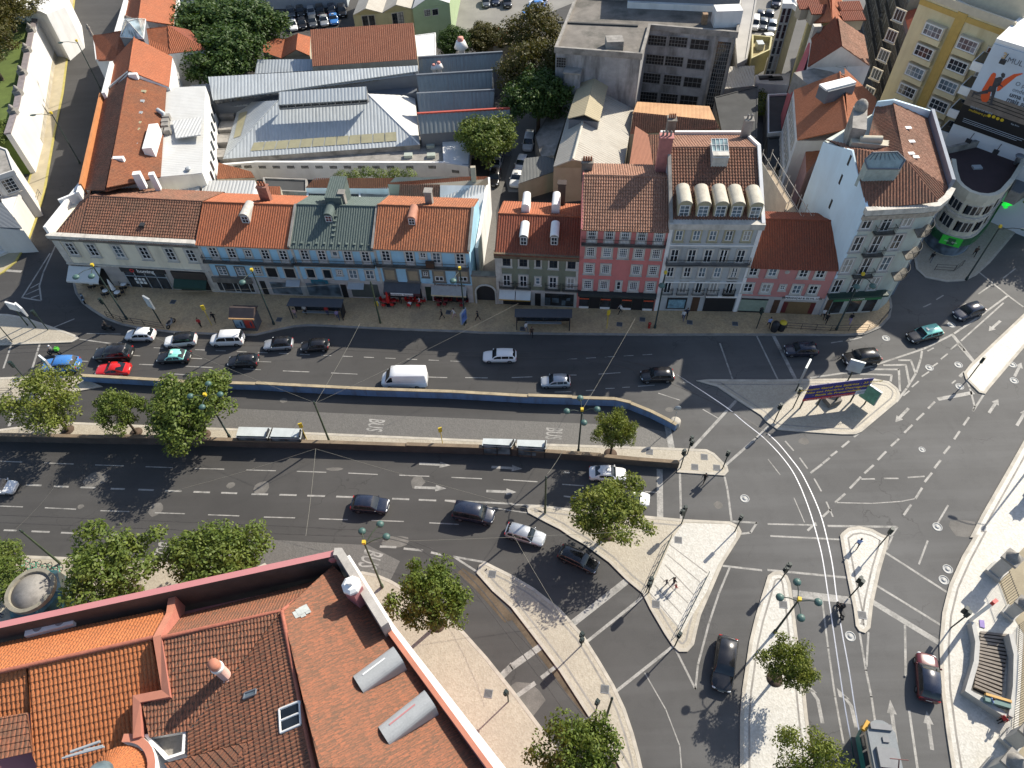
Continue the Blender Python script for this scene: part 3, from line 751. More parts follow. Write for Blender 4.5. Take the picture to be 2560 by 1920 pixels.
f.box(b.p((u0+u1)/2,2.3,.1),(u1-u0,.1,.08),ax=(b.u,b.n,V((0,0,1)))); build('shop_frame',f,m_zinc,sh)
ps=MB()
for i in range(3):
 for j in range(2):ps.box(b.p(u0+1.3+i*.55,1.1+j*.6,.09),(.4,.02,.45),ax=(b.u,b.n,V((0,0,1))))
build('poster',ps,m_white,sh)
sg=b.panel(u0-.2,u1+.2,3.0,3.75,m_iron,'shop_sign',.16,.12)
b.sign('homing',(u0+u1)/2+.4,3.36,.82,m_white,.18,sg,bold=.02)
rg=MB(); c0=b.p((u0+u1)/2-1.55,3.36,.19)
for i in range(20):
 a0,a1=2*PI*i/20,2*PI*(i+1)/20
 rg.quad(*[c0+b.u*(r*math.cos(a))+V((0,0,r*math.sin(a)))for r,a in((.16,a0),(.32,a0),(.32,a1),(.16,a1))])
build('emblem',rg,M('sign_red',(.6,.04,.04),.5),sg)
u0,u1=aw(b,'E',1560,1830,960); b.panel(u0,u1,.1,3.6,m_dark,'shop_window',.05)
b.panel(u0-.1,u1,2.45,3.7,M('brown_shutter',(.05,.04,.035),.6),'shutter_box',.3,.3)
b.awning(u0-.1,u1-.1,2.5,1.75,1.2,m_awng,val=.3,vm=m_awng)
q=MB(); u,d,z=b.rp('E',1237,425); q.box(b.p(u,z+.12,-d),(.7,.9,.3),ax=(b.u,b.n,V((0,0,1)))); build('skylight',q,m_iron,b.root)
# three light-blue houses
m_blue=M('light_blue_render',(.36,.61,.76),.85,.08,.5,14,.05,dirt=(.24,.29,.33),dirtamt=.35,dirtscale=.5,streak=True)
m_shopst=M('pale_shop_stone',(.46,.43,.40),.75,.1,1,12,.08,dirt=(.2,.18,.16),dirtamt=.3,streak=True)
def bluehouse(label,a,c,h,tile):
 s=Bld('terrace_house',label,'house',a,c,h,m_blue,GT)
 s.gable(5.2,10.2,25,25,tile); s.body(s.prof())
 s.slab(0,s.L,0,3.25,.0,.05,m_shopst,'shop_wall')
 s.slab(0,.35,0,h-.3,.0,.06,m_stone,'quoin'); s.slab(0,s.L,h-.42,h-.12,-.1,.22,m_stone,'cornice')
 mb=MB(); mb.wall([s.p(s.L,0,.3),s.p(s.L,0,-5.2)],.3,[h+.05,s.hr-.0],[h+.32,s.hr+.33]); build('party_wall',mb,m_conc,s.root)
 return s
b=bluehouse('light blue terrace house with bright orange roof, next to the cream corner house',P1,P2,8.8,T_ORANGE)
pts=[('E',1855,675),('E',2010,680),('F',85,683),('F',240,688)]
us=[b.at(*q)for q in pts]; zb=sum(q[1]for q in us)/4
for u,z in us:b.window(u,zb,1.0,2.1,bars=(1,3),french=True,sill=False)
b.wins('E',[(2145,668)],.8,1.1,bars=(1,1))
b.rail(.1,b.L-.1,zb-1.15,.65)
b.wins('E',[(1925,820),(2080,820)],1.15,1.5,surm=m_stoned,bars=(1,2)); b.wins('F',[(140,832),(295,835)],1.35,1.6,bars=(0,0),gl=m_dark,frm=m_iron,sur=.18); b.wins('F',[(18,815)],.8,1.2,bars=(1,2))
u0=b.at('E',1900,970)[0]; u1=b.at('E',2205,990)[0]
b.panel(u0,u1,.4,2.1,m_glass,'shop_window',.08); b.panel(u0-.3,u1+.2,2.2,3.1,m_stoned,'shop_fascia',.35,.33)
for u in(u0+.3,u0+2.6,u1-.2):b.window(u,1.25,.6,1.6,sur=.1,bars=(1,2))
b.panel(*aw(b,'F',60,105,985),.1,2.6,m_dark,'door',.07)
u0,u1=aw(b,'F',145,395,985); s_=b.panel(u0,u1,.35,2.5,m_glassb,'shop_window',.07)
u0,u1=aw(b,'F',285,400,950); b.awning(u0,u1,3.1,2.6,.9,m_zinc,'porch_hood',0)
b.dormer('E',2130,410,1.1,1.15,2.6,m_stone,m_stone,bars=(1,1))
b.chimney(W('E',2300,195,10.6),1.3,.8,1.9,M('brick_chimney',(.30,.14,.10),.9,.25,2,12,.2),3)
b=bluehouse('light blue terrace house under a dark green coated roof, middle of the three blue houses',P2,P3,8.9,T_GREEN)
pts=[(428,695),(575,697),(798,700),(950,700)]
us=[b.at('F',*q)for q in pts]; zb=sum(q[1]for q in us)/4
for u,z in us:b.window(u,zb,1.0,2.1,bars=(1,3),french=True,sill=False)
b.wins('F',[(682,670)],.7,.8,bars=(0,0)); b.rail(.1,b.L-.1,zb-1.15,.65)
b.wins('F',[(475,838),(617,843)],1.0,1.45,bars=(0,0),frm=m_iron); b.wins('F',[(722,832)],.6,.7,bars=(1,1)); b.wins('F',[(840,848),(985,850)],1.1,1.5,bars=(1,1),gl=m_glassb)
u0,u1=aw(b,'F',455,735,1000); s_=b.panel(u0,u1,.35,2.6,m_glassb,'shop_window',.07)
t=b.panel((u0+u1)/2-1.4,(u0+u1)/2+.9,2.65,3.3,M('teal_sign',(.02,.16,.22),.5),'shop_sign',.16,.1); b.sign('brands',(u0+u1)/2-.25,2.95,.6,m_glassb,.18,t)
b.panel(*aw(b,'F',748,795,1010),.1,2.5,m_dark,'door',.07)
u0,u1=aw(b,'F',830,1065,1000); b.panel(u0,u1,.3,2.7,M('olive_shutter',(.085,.10,.09),.6),'shutter',.07)
b.awning(u0-.2,u0+2.0,2.95,2.5,.9,m_zinc,'porch_hood',0)
b.dormer('F',635,400,1.1,1.0,2.6,T_GREEN,T_GREEN,gl=M('dark_red_shutter',(.12,.015,.02),.6))
mb=MB(); u,d,z=b.rp('F',640,270); mb.corrug([b.p(u-.6,b.hr+1.1,-5.4),b.p(u+1.6,b.hr+1.1,-5.4),b.p(u+1.6,b.hr+1.5,-9.5),b.p(u-.6,b.hr+1.5,-9.5)],.3,.03)
mb.box(b.p(u+.5,b.hr-.2,-7.4),(2.1,4,2.6),ax=(b.u,b.n,V((0,0,1)))); build('roof_annex',mb,T_GREEN,b.root)
b.chimney(W('F',760,235,10.9),.7,.8,1.7,m_conc,0)
fl=MB()
for i in range(11):
 fl.box(b.p(.6+i*.98,b.h+.28,-.45),(.32,.5,.16),ax=(b.u,b.n,V((0,0,1))))
for i in range(7):fl.box(b.p(u+.9-(i>4)*.5,b.h+.75+i*.29,-1.4-i*.62),(.45,.35,.16),ax=(b.u,b.n,V((0,0,1))))
build('roof_flashing',fl,T_GREEN,b.root)
b=bluehouse('light blue terrace house with mottled orange roof, beside the stone archway',P3,P4,9.2,T_OLD)
pts=[(1128,710),(1330,712),(1562,715),(1765,718)]
us=[b.at('F',*q)for q in pts]; zb=sum(q[1]for q in us)/4
for u,z in us:b.window(u,zb,1.05,2.2,bars=(1,3),french=True,sill=False)
b.wins('F',[(1443,682)],.75,.8,bars=(1,1)); b.rail(.1,b.L-.2,zb-1.2,.65)
mb=MB(); mb.box(b.p(b.at('F',1510,760)[0],zb-.6,.4),(1.1,.4,.9),ax=(b.u,b.n,V((0,0,1)))); build('balcony_crate',mb,m_wood,b.root)
m_board=M('beige_board',(.36,.29,.19),.8,.12)
b.wins('F',[(1160,855),(1358,858)],1.3,1.7,surm=m_stoned,bars=(0,0),gl=m_board,frm=m_board,sur=.22); b.wins('F',[(1465,843)],.6,.8,surm=m_stoned,bars=(1,1),sur=.2)
us=[b.at('F',1582,862),b.at('F',1788,865)]
for u,z in us:b.window(u,z,1.3,1.7,surm=m_stoned,bars=(0,0),gl=m_board,frm=m_board,sur=.22); b.window(u,z-.45,1.1,.75,sur=0,bars=(1,0),d=.04)
u0,u1=aw(b,'F',1145,1435,1020); b.panel(u0,u1,.5,2.3,m_dark,'shop_window',.07)
cn=b.awning(u0-.2,u1+.1,3.35,2.55,1.3,M('smoked_canopy',(.075,.075,.08),.4),'canopy',.45,M('maroon_board',(.07,.02,.025),.6))
sg=b.panel(u0+.75,u1-.85,2.08,2.52,m_white,'shop_sign',1.36,.04,cn); b.sign('Churrasqueira  Restaurante',(u0+u1)/2-.05,2.3,.36,M('maroon_letters',(.06,.012,.03),.6),1.38,cn,stretch=.9)
b.panel(*aw(b,'F',1470,1520,1020),.1,2.7,M('green_door',(.012,.03,.02),.5),'door',.07)
u0,u1=aw(b,'F',1545,1830,1050); b.panel(u0,u1,.1,2.3,m_dark,'shop_window',.07)
b.awning(u0-.2,u1,3.0,2.2,1.0,M('grey_awning',(.36,.35,.33),.8),val=.2,vm=M('cream_valance',(.6,.5,.3),.8)); b.sign('Restaurante Bela',(u0+u1)/2,3.28,.55,M('bronze_letters',(.12,.09,.08),.5),.12,stretch=1.1)
b.dormer('F',1350,425,1.0,1.0,2.4,M('pink_render',(.50,.24,.18),.8),M('terracotta_render',(.42,.19,.12),.8),bars=(1,1))
b.chimney(W('F',1500,235,11.0),.9,.9,1.9,m_conc,0)
# archway between the houses
m_arch=M('ochre_stone',(.36,.30,.20),.85,.12,.8,12,.1,dirt=(.12,.1,.08),dirtamt=.4,streak=True)
b=Bld('stone_archway','ochre stone gateway with round arch across the narrow alley between the houses','gateway',P4,P5,4.9,m_arch)
uc=b.at('F',1988,1050)[0]; rr=1.28; zs=2.1
mb=MB(); fr,bk_=[],[]
prof=[(0,0),(0,4.9),(b.L,4.9),(b.L,0),(uc+rr,0)]+[(uc+rr*math.cos(PI*i/12),zs+rr*math.sin(PI*i/12))for i in range(13)]+[(uc-rr,0)]
fr=[b.p(x,z,.0)for x,z in prof]; bk_=[b.p(x,z,-.7)for x,z in prof]; n=len(prof)
mb.add(fr,[list(range(n))]); mb.add(bk_,[list(range(n-1,-1,-1))]); mb.add(fr+bk_,[[i,n+i,n+(i+1)%n,(i+1)%n]for i in range(n)]); build('wall',mb,m_arch,b.root)
mb=MB(); ar=[b.p(uc+(rr+.08)*math.cos(PI*i/14),zs+(rr+.08)*math.sin(PI*i/14),.06)for i in range(15)]; mb.tube([b.p(uc+rr+.08,.1,.06)]+ar+[b.p(uc-rr-.08,.1,.06)],.14,6); build('arch_moulding',mb,m_stone,b.root)
b.slab(-.05,b.L+.05,4.9,5.15,-.8,.15,m_stoned,'coping')
mb=MB(); mb.quad(b.p(uc-rr,.1,-.55),b.p(uc+rr,.1,-.55),b.p(uc+rr,zs+rr,-.55),b.p(uc-rr,zs+rr,-.55)); build('gate',mb,m_iron,b.root)
# green tiled house
m_gtile=M('green_wall_tiles',(.23,.25,.18),.5,.1,.6,18,.3,dirt=(.08,.085,.065),dirtamt=.4,streak=True)
b=Bld('terrace_house','narrow house faced in green tiles with four white dormers on its roof','house',P5,P6,9.0,m_gtile,GT)
b.gable(4.8,10.5,25,23,T_RED,T_ORANGE); b.body(b.prof())  # dark front and bright back tiles carry shade and sun as colour
b.slab(-.1,b.L,8.35,9.1,-.3,.3,M('mossy_cornice',(.19,.14,.085),.9,.3,.8,10,.2,dirt=(.03,.028,.025),dirtamt=.8,dirtscale=.8),'cornice'); b.slab(0,.8,0,8.4,.0,.08,m_stone,'pilaster'); b.slab(b.L-.3,b.L,0,8.4,.0,.08,m_stone,'pilaster')
b.slab(0,b.L,0,2.9,0,.05,m_shopst,'shop_wall')
b.wins('G',[(230,883),(375,885),(635,890),(792,895)],1.0,1.35,sur=.2,bars=(1,1),frm=m_iron); b.wins('G',[(503,885)],.6,1.35,sur=.18,bars=(0,1),frm=m_iron)
us=[b.at('G',*q)for q in[(232,1045),(375,1048),(630,1055),(783,1058)]]; zb=sum(q[1]for q in us)/4
for u,z in us:b.window(u,zb,.95,1.9,sur=.2,bars=(1,1),sill=False); b.rail(u-1.0,u+1.0,zb-1.05,.5)
b.wins('G',[(500,1042)],.6,1.2,sur=.18,bars=(0,1))
u0,u1=aw(b,'G',180,440,1200); b.panel(u0,u1,.1,2.5,m_dark,'shop_window',.07); um=(u0+u1)/2
for a,c in((u0-.1,um-.05),(um+.05,u1)):b.awning(a,c,2.75,1.95,1.0,m_awn,val=.16,vm=M('yellow_valance',(.5,.3,.05),.8))
b.panel(*aw(b,'G',475,525,1200),.1,2.4,m_dark,'door',.07)
u0,u1=aw(b,'G',560,810,1200); sh=b.panel(u0,u1,.3,2.5,m_glass,'shop_window',.07)
mb=MB()
for i,(a,w_,z_,h_)in enumerate([(.4,.7,1.1,1.3),(1.4,.9,1.3,.8),(2.5,.5,.9,.9),(3.1,.5,1.6,.5)]):mb.box(b.p(u0+a,z_,.09),(w_,.02,h_),ax=(b.u,b.n,V((0,0,1))))
build('poster',mb,m_glassb,sh)
for x in(377,640):b.dormer('G',x,738,1.0,1.35,2.6,m_conc,m_white,bars=(1,1))
for x,y in((392,435),(652,435)):
 p=W('G',x,y,11.3); mb=MB(); u=(p-b.A).dot(b.u); dd=-(p-b.A).dot(b.n)
 pr=[(-.5,-1)]+[(-.5*math.cos(PI*i/8),.9+.42*math.sin(PI*i/8))for i in range(9)]+[(.5,-1)]; m=len(pr)
 f1=[b.p(u+a,11.0+c,-dd+.1)for a,c in pr]; f2=[b.p(u+a,11.0+c,-dd-2.6)for a,c in pr]
 mb.add(f1,[list(range(m-1,-1,-1))]); mb.add(f2,[list(range(m))]); mb.add(f1+f2,[[i,i+1,m+i+1,m+i]for i in range(m-1)],smooth=True); build('dormer',mb,m_white,b.root)
b.chimney(W('G',705,310,10.5),1.0,.8,2.0,M('sooty_chimney',(.06,.045,.04),.9),0)
# tall pink house
m_pink=M('pink_wash',(.60,.20,.18),.85,.07,.4,14,.05,dirt=(.28,.1,.09),dirtamt=.3,dirtscale=.4,streak=True)
b=Bld('terrace_house','tall deep pink house with five rows of white framed windows and weathered tile roof','house',P6,P7,13.5,m_pink,GT)
b.gable(6.0,10.6,27,18,T_PALE,period=.3,amp=.09); b.body(b.prof())
mb=MB(); mb.wall([b.p(.05,0,.3),b.p(.05,0,-6),b.p(.05,0,-10.6)],.25,[13.4,b.hr-.2,b.hb-.2],[13.55,b.hr+.12,b.hb+.1]); build('party_wall',mb,m_pink,b.root)
us=[b.at('G',*q)for q in[(968,655),(1117,660),(1255,660),(1397,663),(1547,668)]]; zb=sum(q[1]for q in us)/5
for i,(u,z)in enumerate(us):b.window(u,zb,1.0,2.0,sur=.18,bars=(3,3),french=True,sill=False,gl=m_glassb if i in(2,4)else m_glass)
b.rail(.1,b.L-.1,zb-1.1,.6)
for row,gb in(([(955,797),(1098,797),(1238,800),(1372,803),(1523,805)],(1,2)),([(942,938),(1085,943),(1350,947),(1497,950)],()),([(930,1077),(1070,1080),(1325,1085),(1472,1087)],())):
 us=[b.at('G',*q)for q in row]; zz=sum(q[1]for q in us)/len(us)
 for i,(u,z)in enumerate(us):b.window(u,zz,1.0,1.4,sur=.22,bars=(3,3),surm=m_stone,gl=m_glassb if i in gb else m_glass)
b.wins('G',[(1197,1083)],.55,1.4,sur=.2,bars=(0,1))
b.slab(.1,b.L-.1,2.85,3.3,0,.75,M('dark_green_slab',(.035,.042,.04),.7),'canopy')
m_dkg=M('dark_green_frame',(.02,.028,.025),.5); m_orr=M('orange_red_strip',(.62,.09,.035),.6)
for i in range(7):
 u0,u1=.35+i*(b.L-.5)/7,.35+(i+1)*(b.L-.5)/7-.12
 if i%2==0:
  sh=b.panel(u0,u1,.45,2.75,m_glass,'shop_window',.07); b.panel(u0,u1,1.75,1.95,m_orr,'sign_strip',.1,.04,sh); b.panel(u0,u1,.05,.45,m_white,'stall_riser',.1,.1,sh)
 else:b.panel(u0,u1,.05,2.75,m_dark,'door',.06)
 b.panel(u1,u1+.12,.05,2.85,m_dkg,'shop_frame',.12,.12)
b.chimney(W('G',922,105,15.6),1.3,.9,1.5,m_stoned,4)
b.chimney(W('C',1290,1470,16.0),1.5,1.0,4.6,M('pink_chimney',(.42,.17,.15),.85,.2),3,m_conc)
# grey house with five round dormers
m_greyw=M('grey_blue_render',(.43,.45,.45),.85,.1,.4,14,.06,dirt=(.15,.14,.12),dirtamt=.5,dirtscale=.4,streak=True)
b=Bld('terrace_house','tall grey house with five barrel dormers, glass roof lantern and rows of balconies','house',P7,P8,14.3,m_greyw,GT)
b.gable(9.0,15.5,26,20,T_BROWN,T_PALE,period=.34,amp=.09,over=-.5); b.body(b.prof())
b.slab(-.1,b.L+.1,13.9,14.7,-.6,.4,m_stone,'cornice'); b.slab(0,.45,0,13.9,0,.1,m_white,'pilaster'); b.slab(b.L-.45,b.L,0,13.9,0,.1,m_white,'pilaster')
for e in(.1,b.L-.1):
 mb=MB(); mb.wall([b.p(e,0,.1),b.p(e,0,-9),b.p(e,0,-15.5)],.4,[14.2,b.hr-.3,b.hb-.3],[14.75,b.hr+.45,b.hb+.45]); build('parapet',mb,m_conc if e<1 else m_white,b.root)
mb=MB(); mb.wall([b.p(0,0,-15.5),b.p(b.L,0,-15.5)],.35,b.hb-.5,b.hb+.55); build('parapet',mb,m_white,b.root)
m_bev=M('beige_surround',(.40,.36,.24),.8,.1)
b.wins('G',[(1720,645),(1870,650),(2012,652),(2148,655)],.85,1.5,sur=.18,surm=m_bev,bars=(1,1),gl=m_glassb); b.wins('H',[(65,550),(195,548)],.85,1.5,sur=.18,surm=m_bev,bars=(1,1))
us=[b.at('G',*q)for q in[(1680,820),(1828,825),(1967,830),(2097,832)]]+[b.at('H',*q)for q in[(25,698),(148,700)]]; zb=sum(q[1]for q in us)/6
for u,z in us:b.window(u,zb,.95,2.0,sur=.16,bars=(1,1),sill=False)
b.rail(.3,b.L-.3,zb-1.1,.7,slabm=m_conc)
pts3=[b.at('G',*q)for q in[(1645,960),(1790,965),(1920,965),(2050,970),(2190,975)]]+[b.at('H',107,818)]; zz=sum(q[1]for q in pts3)/6
for u,z in pts3:b.window(u,zz,.85,1.6,sur=.16,bars=(1,1),gl=m_glassb if u>5 else m_glass)
us=[b.at('G',*q)for q in[(1620,1095),(1755,1098),(1890,1100),(2015,1103),(2155,1107)]]+[b.at('H',70,935)]; zb=sum(q[1]for q in us)/6
for u,z in us:b.window(u,zb,.9,1.9,sur=.16,bars=(1,0),sill=False); b.rail(u-.75,u+.75,zb-1.05,.45,slabm=m_stone)
for z in(11.2,5.2):b.slab(0,b.L,z,z+.18,0,.14,m_white,'string_course')
u0,u1=aw(b,'G',1610,1780,1245); sh=b.panel(u0,u1,.5,2.5,m_iron,'shop_window',.08); b.panel(u0+.2,u1-.2,.7,2.2,M('blue_poster',(.22,.38,.45),.4,.4,1.4,5,.3),'poster',.12,.05,sh)
b.panel(*aw(b,'G',1822,1885,1260),.1,2.6,m_wood,'door',.07)
u0,u1=aw(b,'G',1930,2190,1260); sh=b.panel(u0,u1,.15,2.7,m_dark,'shop_window',.08); b.panel(u0,u1+.1,2.7,3.1,m_white,'shop_fascia',.2,.2)
for k,x,y in[('G',1755,490),('G',1915,495),('G',2065,495),('H',110,420),('H',243,425)]:b.dormer(k,x,y,1.5,1.7,3.2,m_bev,M('limewash',(.50,.46,.37),.85,.15,1.2,10,.12),bars=(1,2),gl=m_glassb)
u,d,z=b.rp('C',1785,1440); ax=(b.u,b.n,V((0,0,1)))
mb=MB(); mb.box(b.p(u,z+.6,-d-1.2),(1.9,2.6,2.0),ax=ax); lt=build('roof_lantern',mb,m_stone,b.root)
mb=MB(); mb.quad(b.p(u-.95,z+1.3,-d+.15),b.p(u+.95,z+1.3,-d+.15),b.p(u+.95,z+2.1,-d-2.5),b.p(u-.95,z+2.1,-d-2.5)); build('pane',mb,glass_mat('lantern_glass',(.22,.30,.30),.15),lt)
mb=MB()
for i in range(5):mb.tube([b.p(u-.95+i*.475,z+1.34,-d+.15),b.p(u-.95+i*.475,z+2.14,-d-2.5)],.035,4)
for i in range(4):mb.tube([b.p(u-.95,z+1.34+.8*i/3,-d+.15-2.65*i/3),b.p(u+.95,z+1.34+.8*i/3,-d+.15-2.65*i/3)],.035,4)
build('glazing_bar',mb,m_white,lt)
b.chimney(W('C',1360,1165,17.0),1.0,1.2,2.2,m_stoned,4); b.chimney(W('C',2010,1185,17.0),1.0,.9,2.4,m_conc,2,m_conc)
# low pink house
m_pink2=M('dusty_pink_wash',(.50,.215,.195),.85,.08,.4,14,.05,dirt=(.25,.12,.1),dirtamt=.3,streak=True)
b=Bld('terrace_house','low dusty pink house with plain dark orange roof beside the tall blue party wall','house',P8,P9,8.1,m_pink2,GT)
b.gable(5.6,9,26,24,T_RED,period=.3,amp=.08); b.body(b.prof())
b.wins('H',[(240,818),(382,818),(610,820),(733,820)],1.0,1.25,sur=.22,bars=(1,1)); b.wins('H',[(202,930),(335,930),(557,940),(677,940)],1.05,1.4,sur=.22,bars=(1,1)); b.wins('H',[(455,925)],.6,.75,sur=.18,bars=(1,1))
u,z=b.at('H',490,815); mb=MB(); mb.add([b.p(u,z,.05)+b.u*(.3*math.cos(2*PI*i/14))+V((0,0,.3*math.sin(2*PI*i/14)))for i in range(14)],[list(range(14))]); build('round_window',mb,m_stone,b.root)
b.slab(0,b.L,0,3.0,0,.05,m_shopst,'shop_wall')
u0,u1=aw(b,'H',130,325,1090); sh=b.panel(u0,u1,.3,2.5,M('pale_green_blind',(.26,.32,.25),.6),'shop_window',.08); b.panel(u0,u1,.1,.35,m_dark,'stall_riser',.1,.05,sh); b.panel(u0,u1,2.4,2.6,m_dark,'shutter_box',.12,.1,sh)
b.panel(*aw(b,'H',370,415,1085),.1,2.5,m_wood,'door',.07)
u0,u1=aw(b,'H',440,675,1095); sh=b.panel(u0,u1,.1,2.3,M('ochre_shutter',(.19,.12,.055),.6,.1),'shutter',.07)
for e in(u0+.3,u1-.3):b.panel(e-.3,e+.3,.3,2.2,M('maroon_panel',(.13,.02,.02),.6),'shop_panel',.09,.02,sh)
sg=b.panel(u0-.1,u1+.1,2.75,3.35,m_white,'shop_sign',.14,.12); b.sign('ESPERANÇAS & SILVA, Lᵈᵃ'.replace('ᵈᵃ','DA'),(u0+u1)/2,3.05,.42,m_iron,.16,sg)
b.panel(*aw(b,'H',738,790,1090),.1,2.9,m_wood,'door',.07)
# BUILDINGS BEHIND AND AROUND
RG.update({'T':(2280,380,6.914),'U':(1860,0,5.267),'X':(2140,0,5.267),'Y':(0,0,2.592),'Z':(400,360,2.458)})
m_wwall=M('white_wash',(.74,.73,.70),.85,.06,.4,14,.05,dirt=(.3,.28,.25),dirtamt=.3,dirtscale=.3,streak=True)
m_beige=M('beige_render',(.42,.37,.28),.85,.1,.4,12,.08,dirt=(.2,.17,.13),dirtamt=.4,dirtscale=.4,streak=True)
m_grim=M('stained_concrete',(.34,.34,.34),.9,.25,.35,8,.15,dirt=(.05,.05,.045),dirtamt=.85,dirtscale=.35,streak=True)
m_corr=M('corrugated_zinc',(.42,.45,.46),.5,.1,.5,9,.08,metal=.1,dirt=(.16,.16,.15),dirtamt=.35,dirtscale=.5,streak=True)
m_corrw=M('pale_corrugated_sheet',(.50,.50,.48),.55,.07,.5,9,.06,dirt=(.3,.28,.24),dirtamt=.3,dirtscale=.4)
m_asb=M('grey_cement_sheet',(.44,.41,.35),.85,.12,.4,9,.1,dirt=(.16,.12,.09),dirtamt=.45,dirtscale=.4,streak=True)
m_flat=M('mossy_flat_roof',(.20,.18,.155),.95,.25,.3,6,.2,dirt=(.055,.055,.045),dirtamt=.8,dirtscale=.22)
m_felt=M('dark_roof_felt',(.055,.056,.055),.9,.2,.4,9,.15)
m_sheeto=M('faded_orange_sheet',(.52,.30,.15),.8,.1,.4,9,.08,dirt=(.35,.16,.08),dirtamt=.4,dirtscale=.5)
m_transl=M('yellowed_translucent_panel',(.38,.35,.22),.4,.1,.8,9,.08)
m_gutter=M('gutter_metal',(.20,.205,.21),.6,.1)
m_lead=M('lead_grey',(.14,.155,.175),.6,.1,.5,10,.1)
def P3(s):return s if isinstance(s,V)else W(*s)
class Mass:
 """a building read off its roof outline; walls dropped to the ground"""
 def __init__(s,name,label,cat,pts,walls,mat,z0=0,group=None):
  s.P={k:P3(v)for k,v in pts.items()}
  c=sum((s.P[k]for k in walls),V((0,0,0)))/len(walls); s.root=thing(name,label,cat,(c.x,c.y,0),group)
  ps=[s.P[k]for k in walls]; mb=MB(); mb.prism(ps,z0,[p.z-.02 for p in ps]); build('wall',mb,mat,s.root)
 def roof(s,keys,mat,period=.32,amp=.07,name='roof',th=.1,shape='sin',dz=.03):
  mb=MB(); mb.corrug([s.P[k]+V((0,0,dz))for k in keys],period,amp,th=th,shape=shape); return build(name,mb,mat,s.root)
 def gable(s,keys,mat):
  mb=MB(); ps=[s.P[k]for k in keys]; mb.add(ps,[list(range(len(ps)))]); return build('gable',mb,mat,s.root)
 def flat(s,keys,mat,par=.6,th=.35,pmat=None,drop=.0):
  ps=[s.P[k]for k in keys]; mb=MB(); z=min(p.z for p in ps)
  mb.prism(ps,z-.3,z+.02-drop); build('roof',mb,mat,s.root)
  if par:q=MB(); q.wall(ps,th,z-.4,z+par,closed=True); build('parapet',q,pmat or mat,s.root)
 def ridge(s,a,b,mat,r=.13):
  mb=MB(); mb.tube([s.P[a]+V((0,0,.06)),s.P[b]+V((0,0,.06))],r,6); build('ridge_tiles',mb,mat,s.root)
 def box(s,name,k,x,y,z,size,mat,rz=0,parent=None):
  mb=MB(); mb.box(W(k,x,y,z)+V((0,0,size[2]/2)),size,rz); return build(name,mb,mat,parent or s.root)
  # long wing down the side street
A_=Mass('side_wing','long building with rust brown tiled roof and orange parapet down the left side street','building',{'a':('A',905,810,9.8),'b':('A',1440,760,9.6),'c':('A',1390,1530,9.6),'d':('A',735,1640,9.8),'r':('A',1110,645,12.4),'s':('A',920,1655,11.6),'e':('A',1775,745,9.0),'f':('A',1750,1500,9.0),'r2':('A',1108,690,12.2)},'abefcd',m_wwall)
A_.roof('rbcs',tile_mat('rust_tiles',(.27,.095,.045),(.17,.062,.035),(.36,.14,.065),lich=.55,courses=.2)); A_.roof('rsda',T_BROWN,.34,.08); A_.ridge('r','s',T_RED)  # left slope browner, right rustier: shade and sun painted into the tiles
A_.roof('befc',m_corrw,.45,.03,'annex_roof',dz=.05)
mb=MB(); mb.wall([W('A',868,800,10.9),W('A',690,1588,10.9)],.35,0,10.9); build('parapet',mb,M('orange_wash',(.50,.20,.07),.85,.1,.6,12,.08),A_.root)
mb=MB(); mb.wall([W('A',690,1588,10.7),W('A',668,1659,10.7)],.35,0,10.7); mb.wall([W('A',668,1659,10.2),W('E',500,205,10.2)],.35,8.5,10.2); build('parapet',mb,m_white,A_.root)
mb=MB(); mb.wall([A_.P['a'],A_.P['r'],A_.P['b']],.4,[9.3,11.8,9.2],[10.3,12.9,10.1]); build('fire_wall',mb,m_zinc,A_.root)
for x,y in((1232,808),(1218,892),(1200,992),(1190,1078),(1178,1135),(1158,1265),(1148,1325),(1075,1508)):
 p=W('A',x,y,11.2); q=onplane('A',x,y,A_.P['r'],(A_.P['b']-A_.P['r']).cross(A_.P['s']-A_.P['r']).normalized()); mb=MB(); mb.box(q+V((0,0,.35)),(1.3,.6,.2),R(-8),ax=None); build('skylight',mb,m_transl if x%3 else m_zinc,A_.root)
mb=MB(); mb.box(W('A',1340,1265,9.9)+V((0,0,.9)),(1.3,6.4,1.7),R(8)); build('plant_room',mb,m_white,A_.root)
mb=MB(); mb.tube([W('A',1420,1040,9.5),W('A',1410,980,10.6),W('A',1360,950,10.8)],.35,8); mb.tube([W('A',1235,1335,10.2),W('A',1310,1365,10.0)],.45,6); build('air_duct',mb,m_zinc,A_.root)
mb=MB()
for x,y in((1450,1035),(1440,1075),(1440,1110),(1405,1160),(1455,1155)):mb.box(W('A',x,y,9.6)+V((0,0,.4)),(1.0,.9,.8),R(8))
build('air_conditioner',mb,m_conc,A_.root)
mb=MB(); mb.corrug([W('A',1490,1045,10.0),W('A',1745,1010,10.0),W('A',1735,1165,10.2),W('A',1520,1195,10.2)],.5,.06,u0dir=(1,0,0)); build('annex_roof',mb,m_corrw,A_.root)
mb=MB(); mb.box(W('A',1225,1590,10.2)+V((0,0,.6)),(1.0,.8,2.4),R(8)); build('chimney',mb,m_white,A_.root)
mb=MB(); mb.box(W('A',1360,1610,9.8)+V((0,0,.8)),(.7,.7,2.6),R(8)); build('chimney',mb,m_white,A_.root)
mb=MB(); mb.box(W('A',1165,680,12)+V((0,0,.4)),(1.3,.6,.9)); mb.box(W('A',1040,1405,11.4)+V((0,0,.4)),(1.5,.6,.9)); build('vent',mb,m_white,A_.root)
mb=MB()
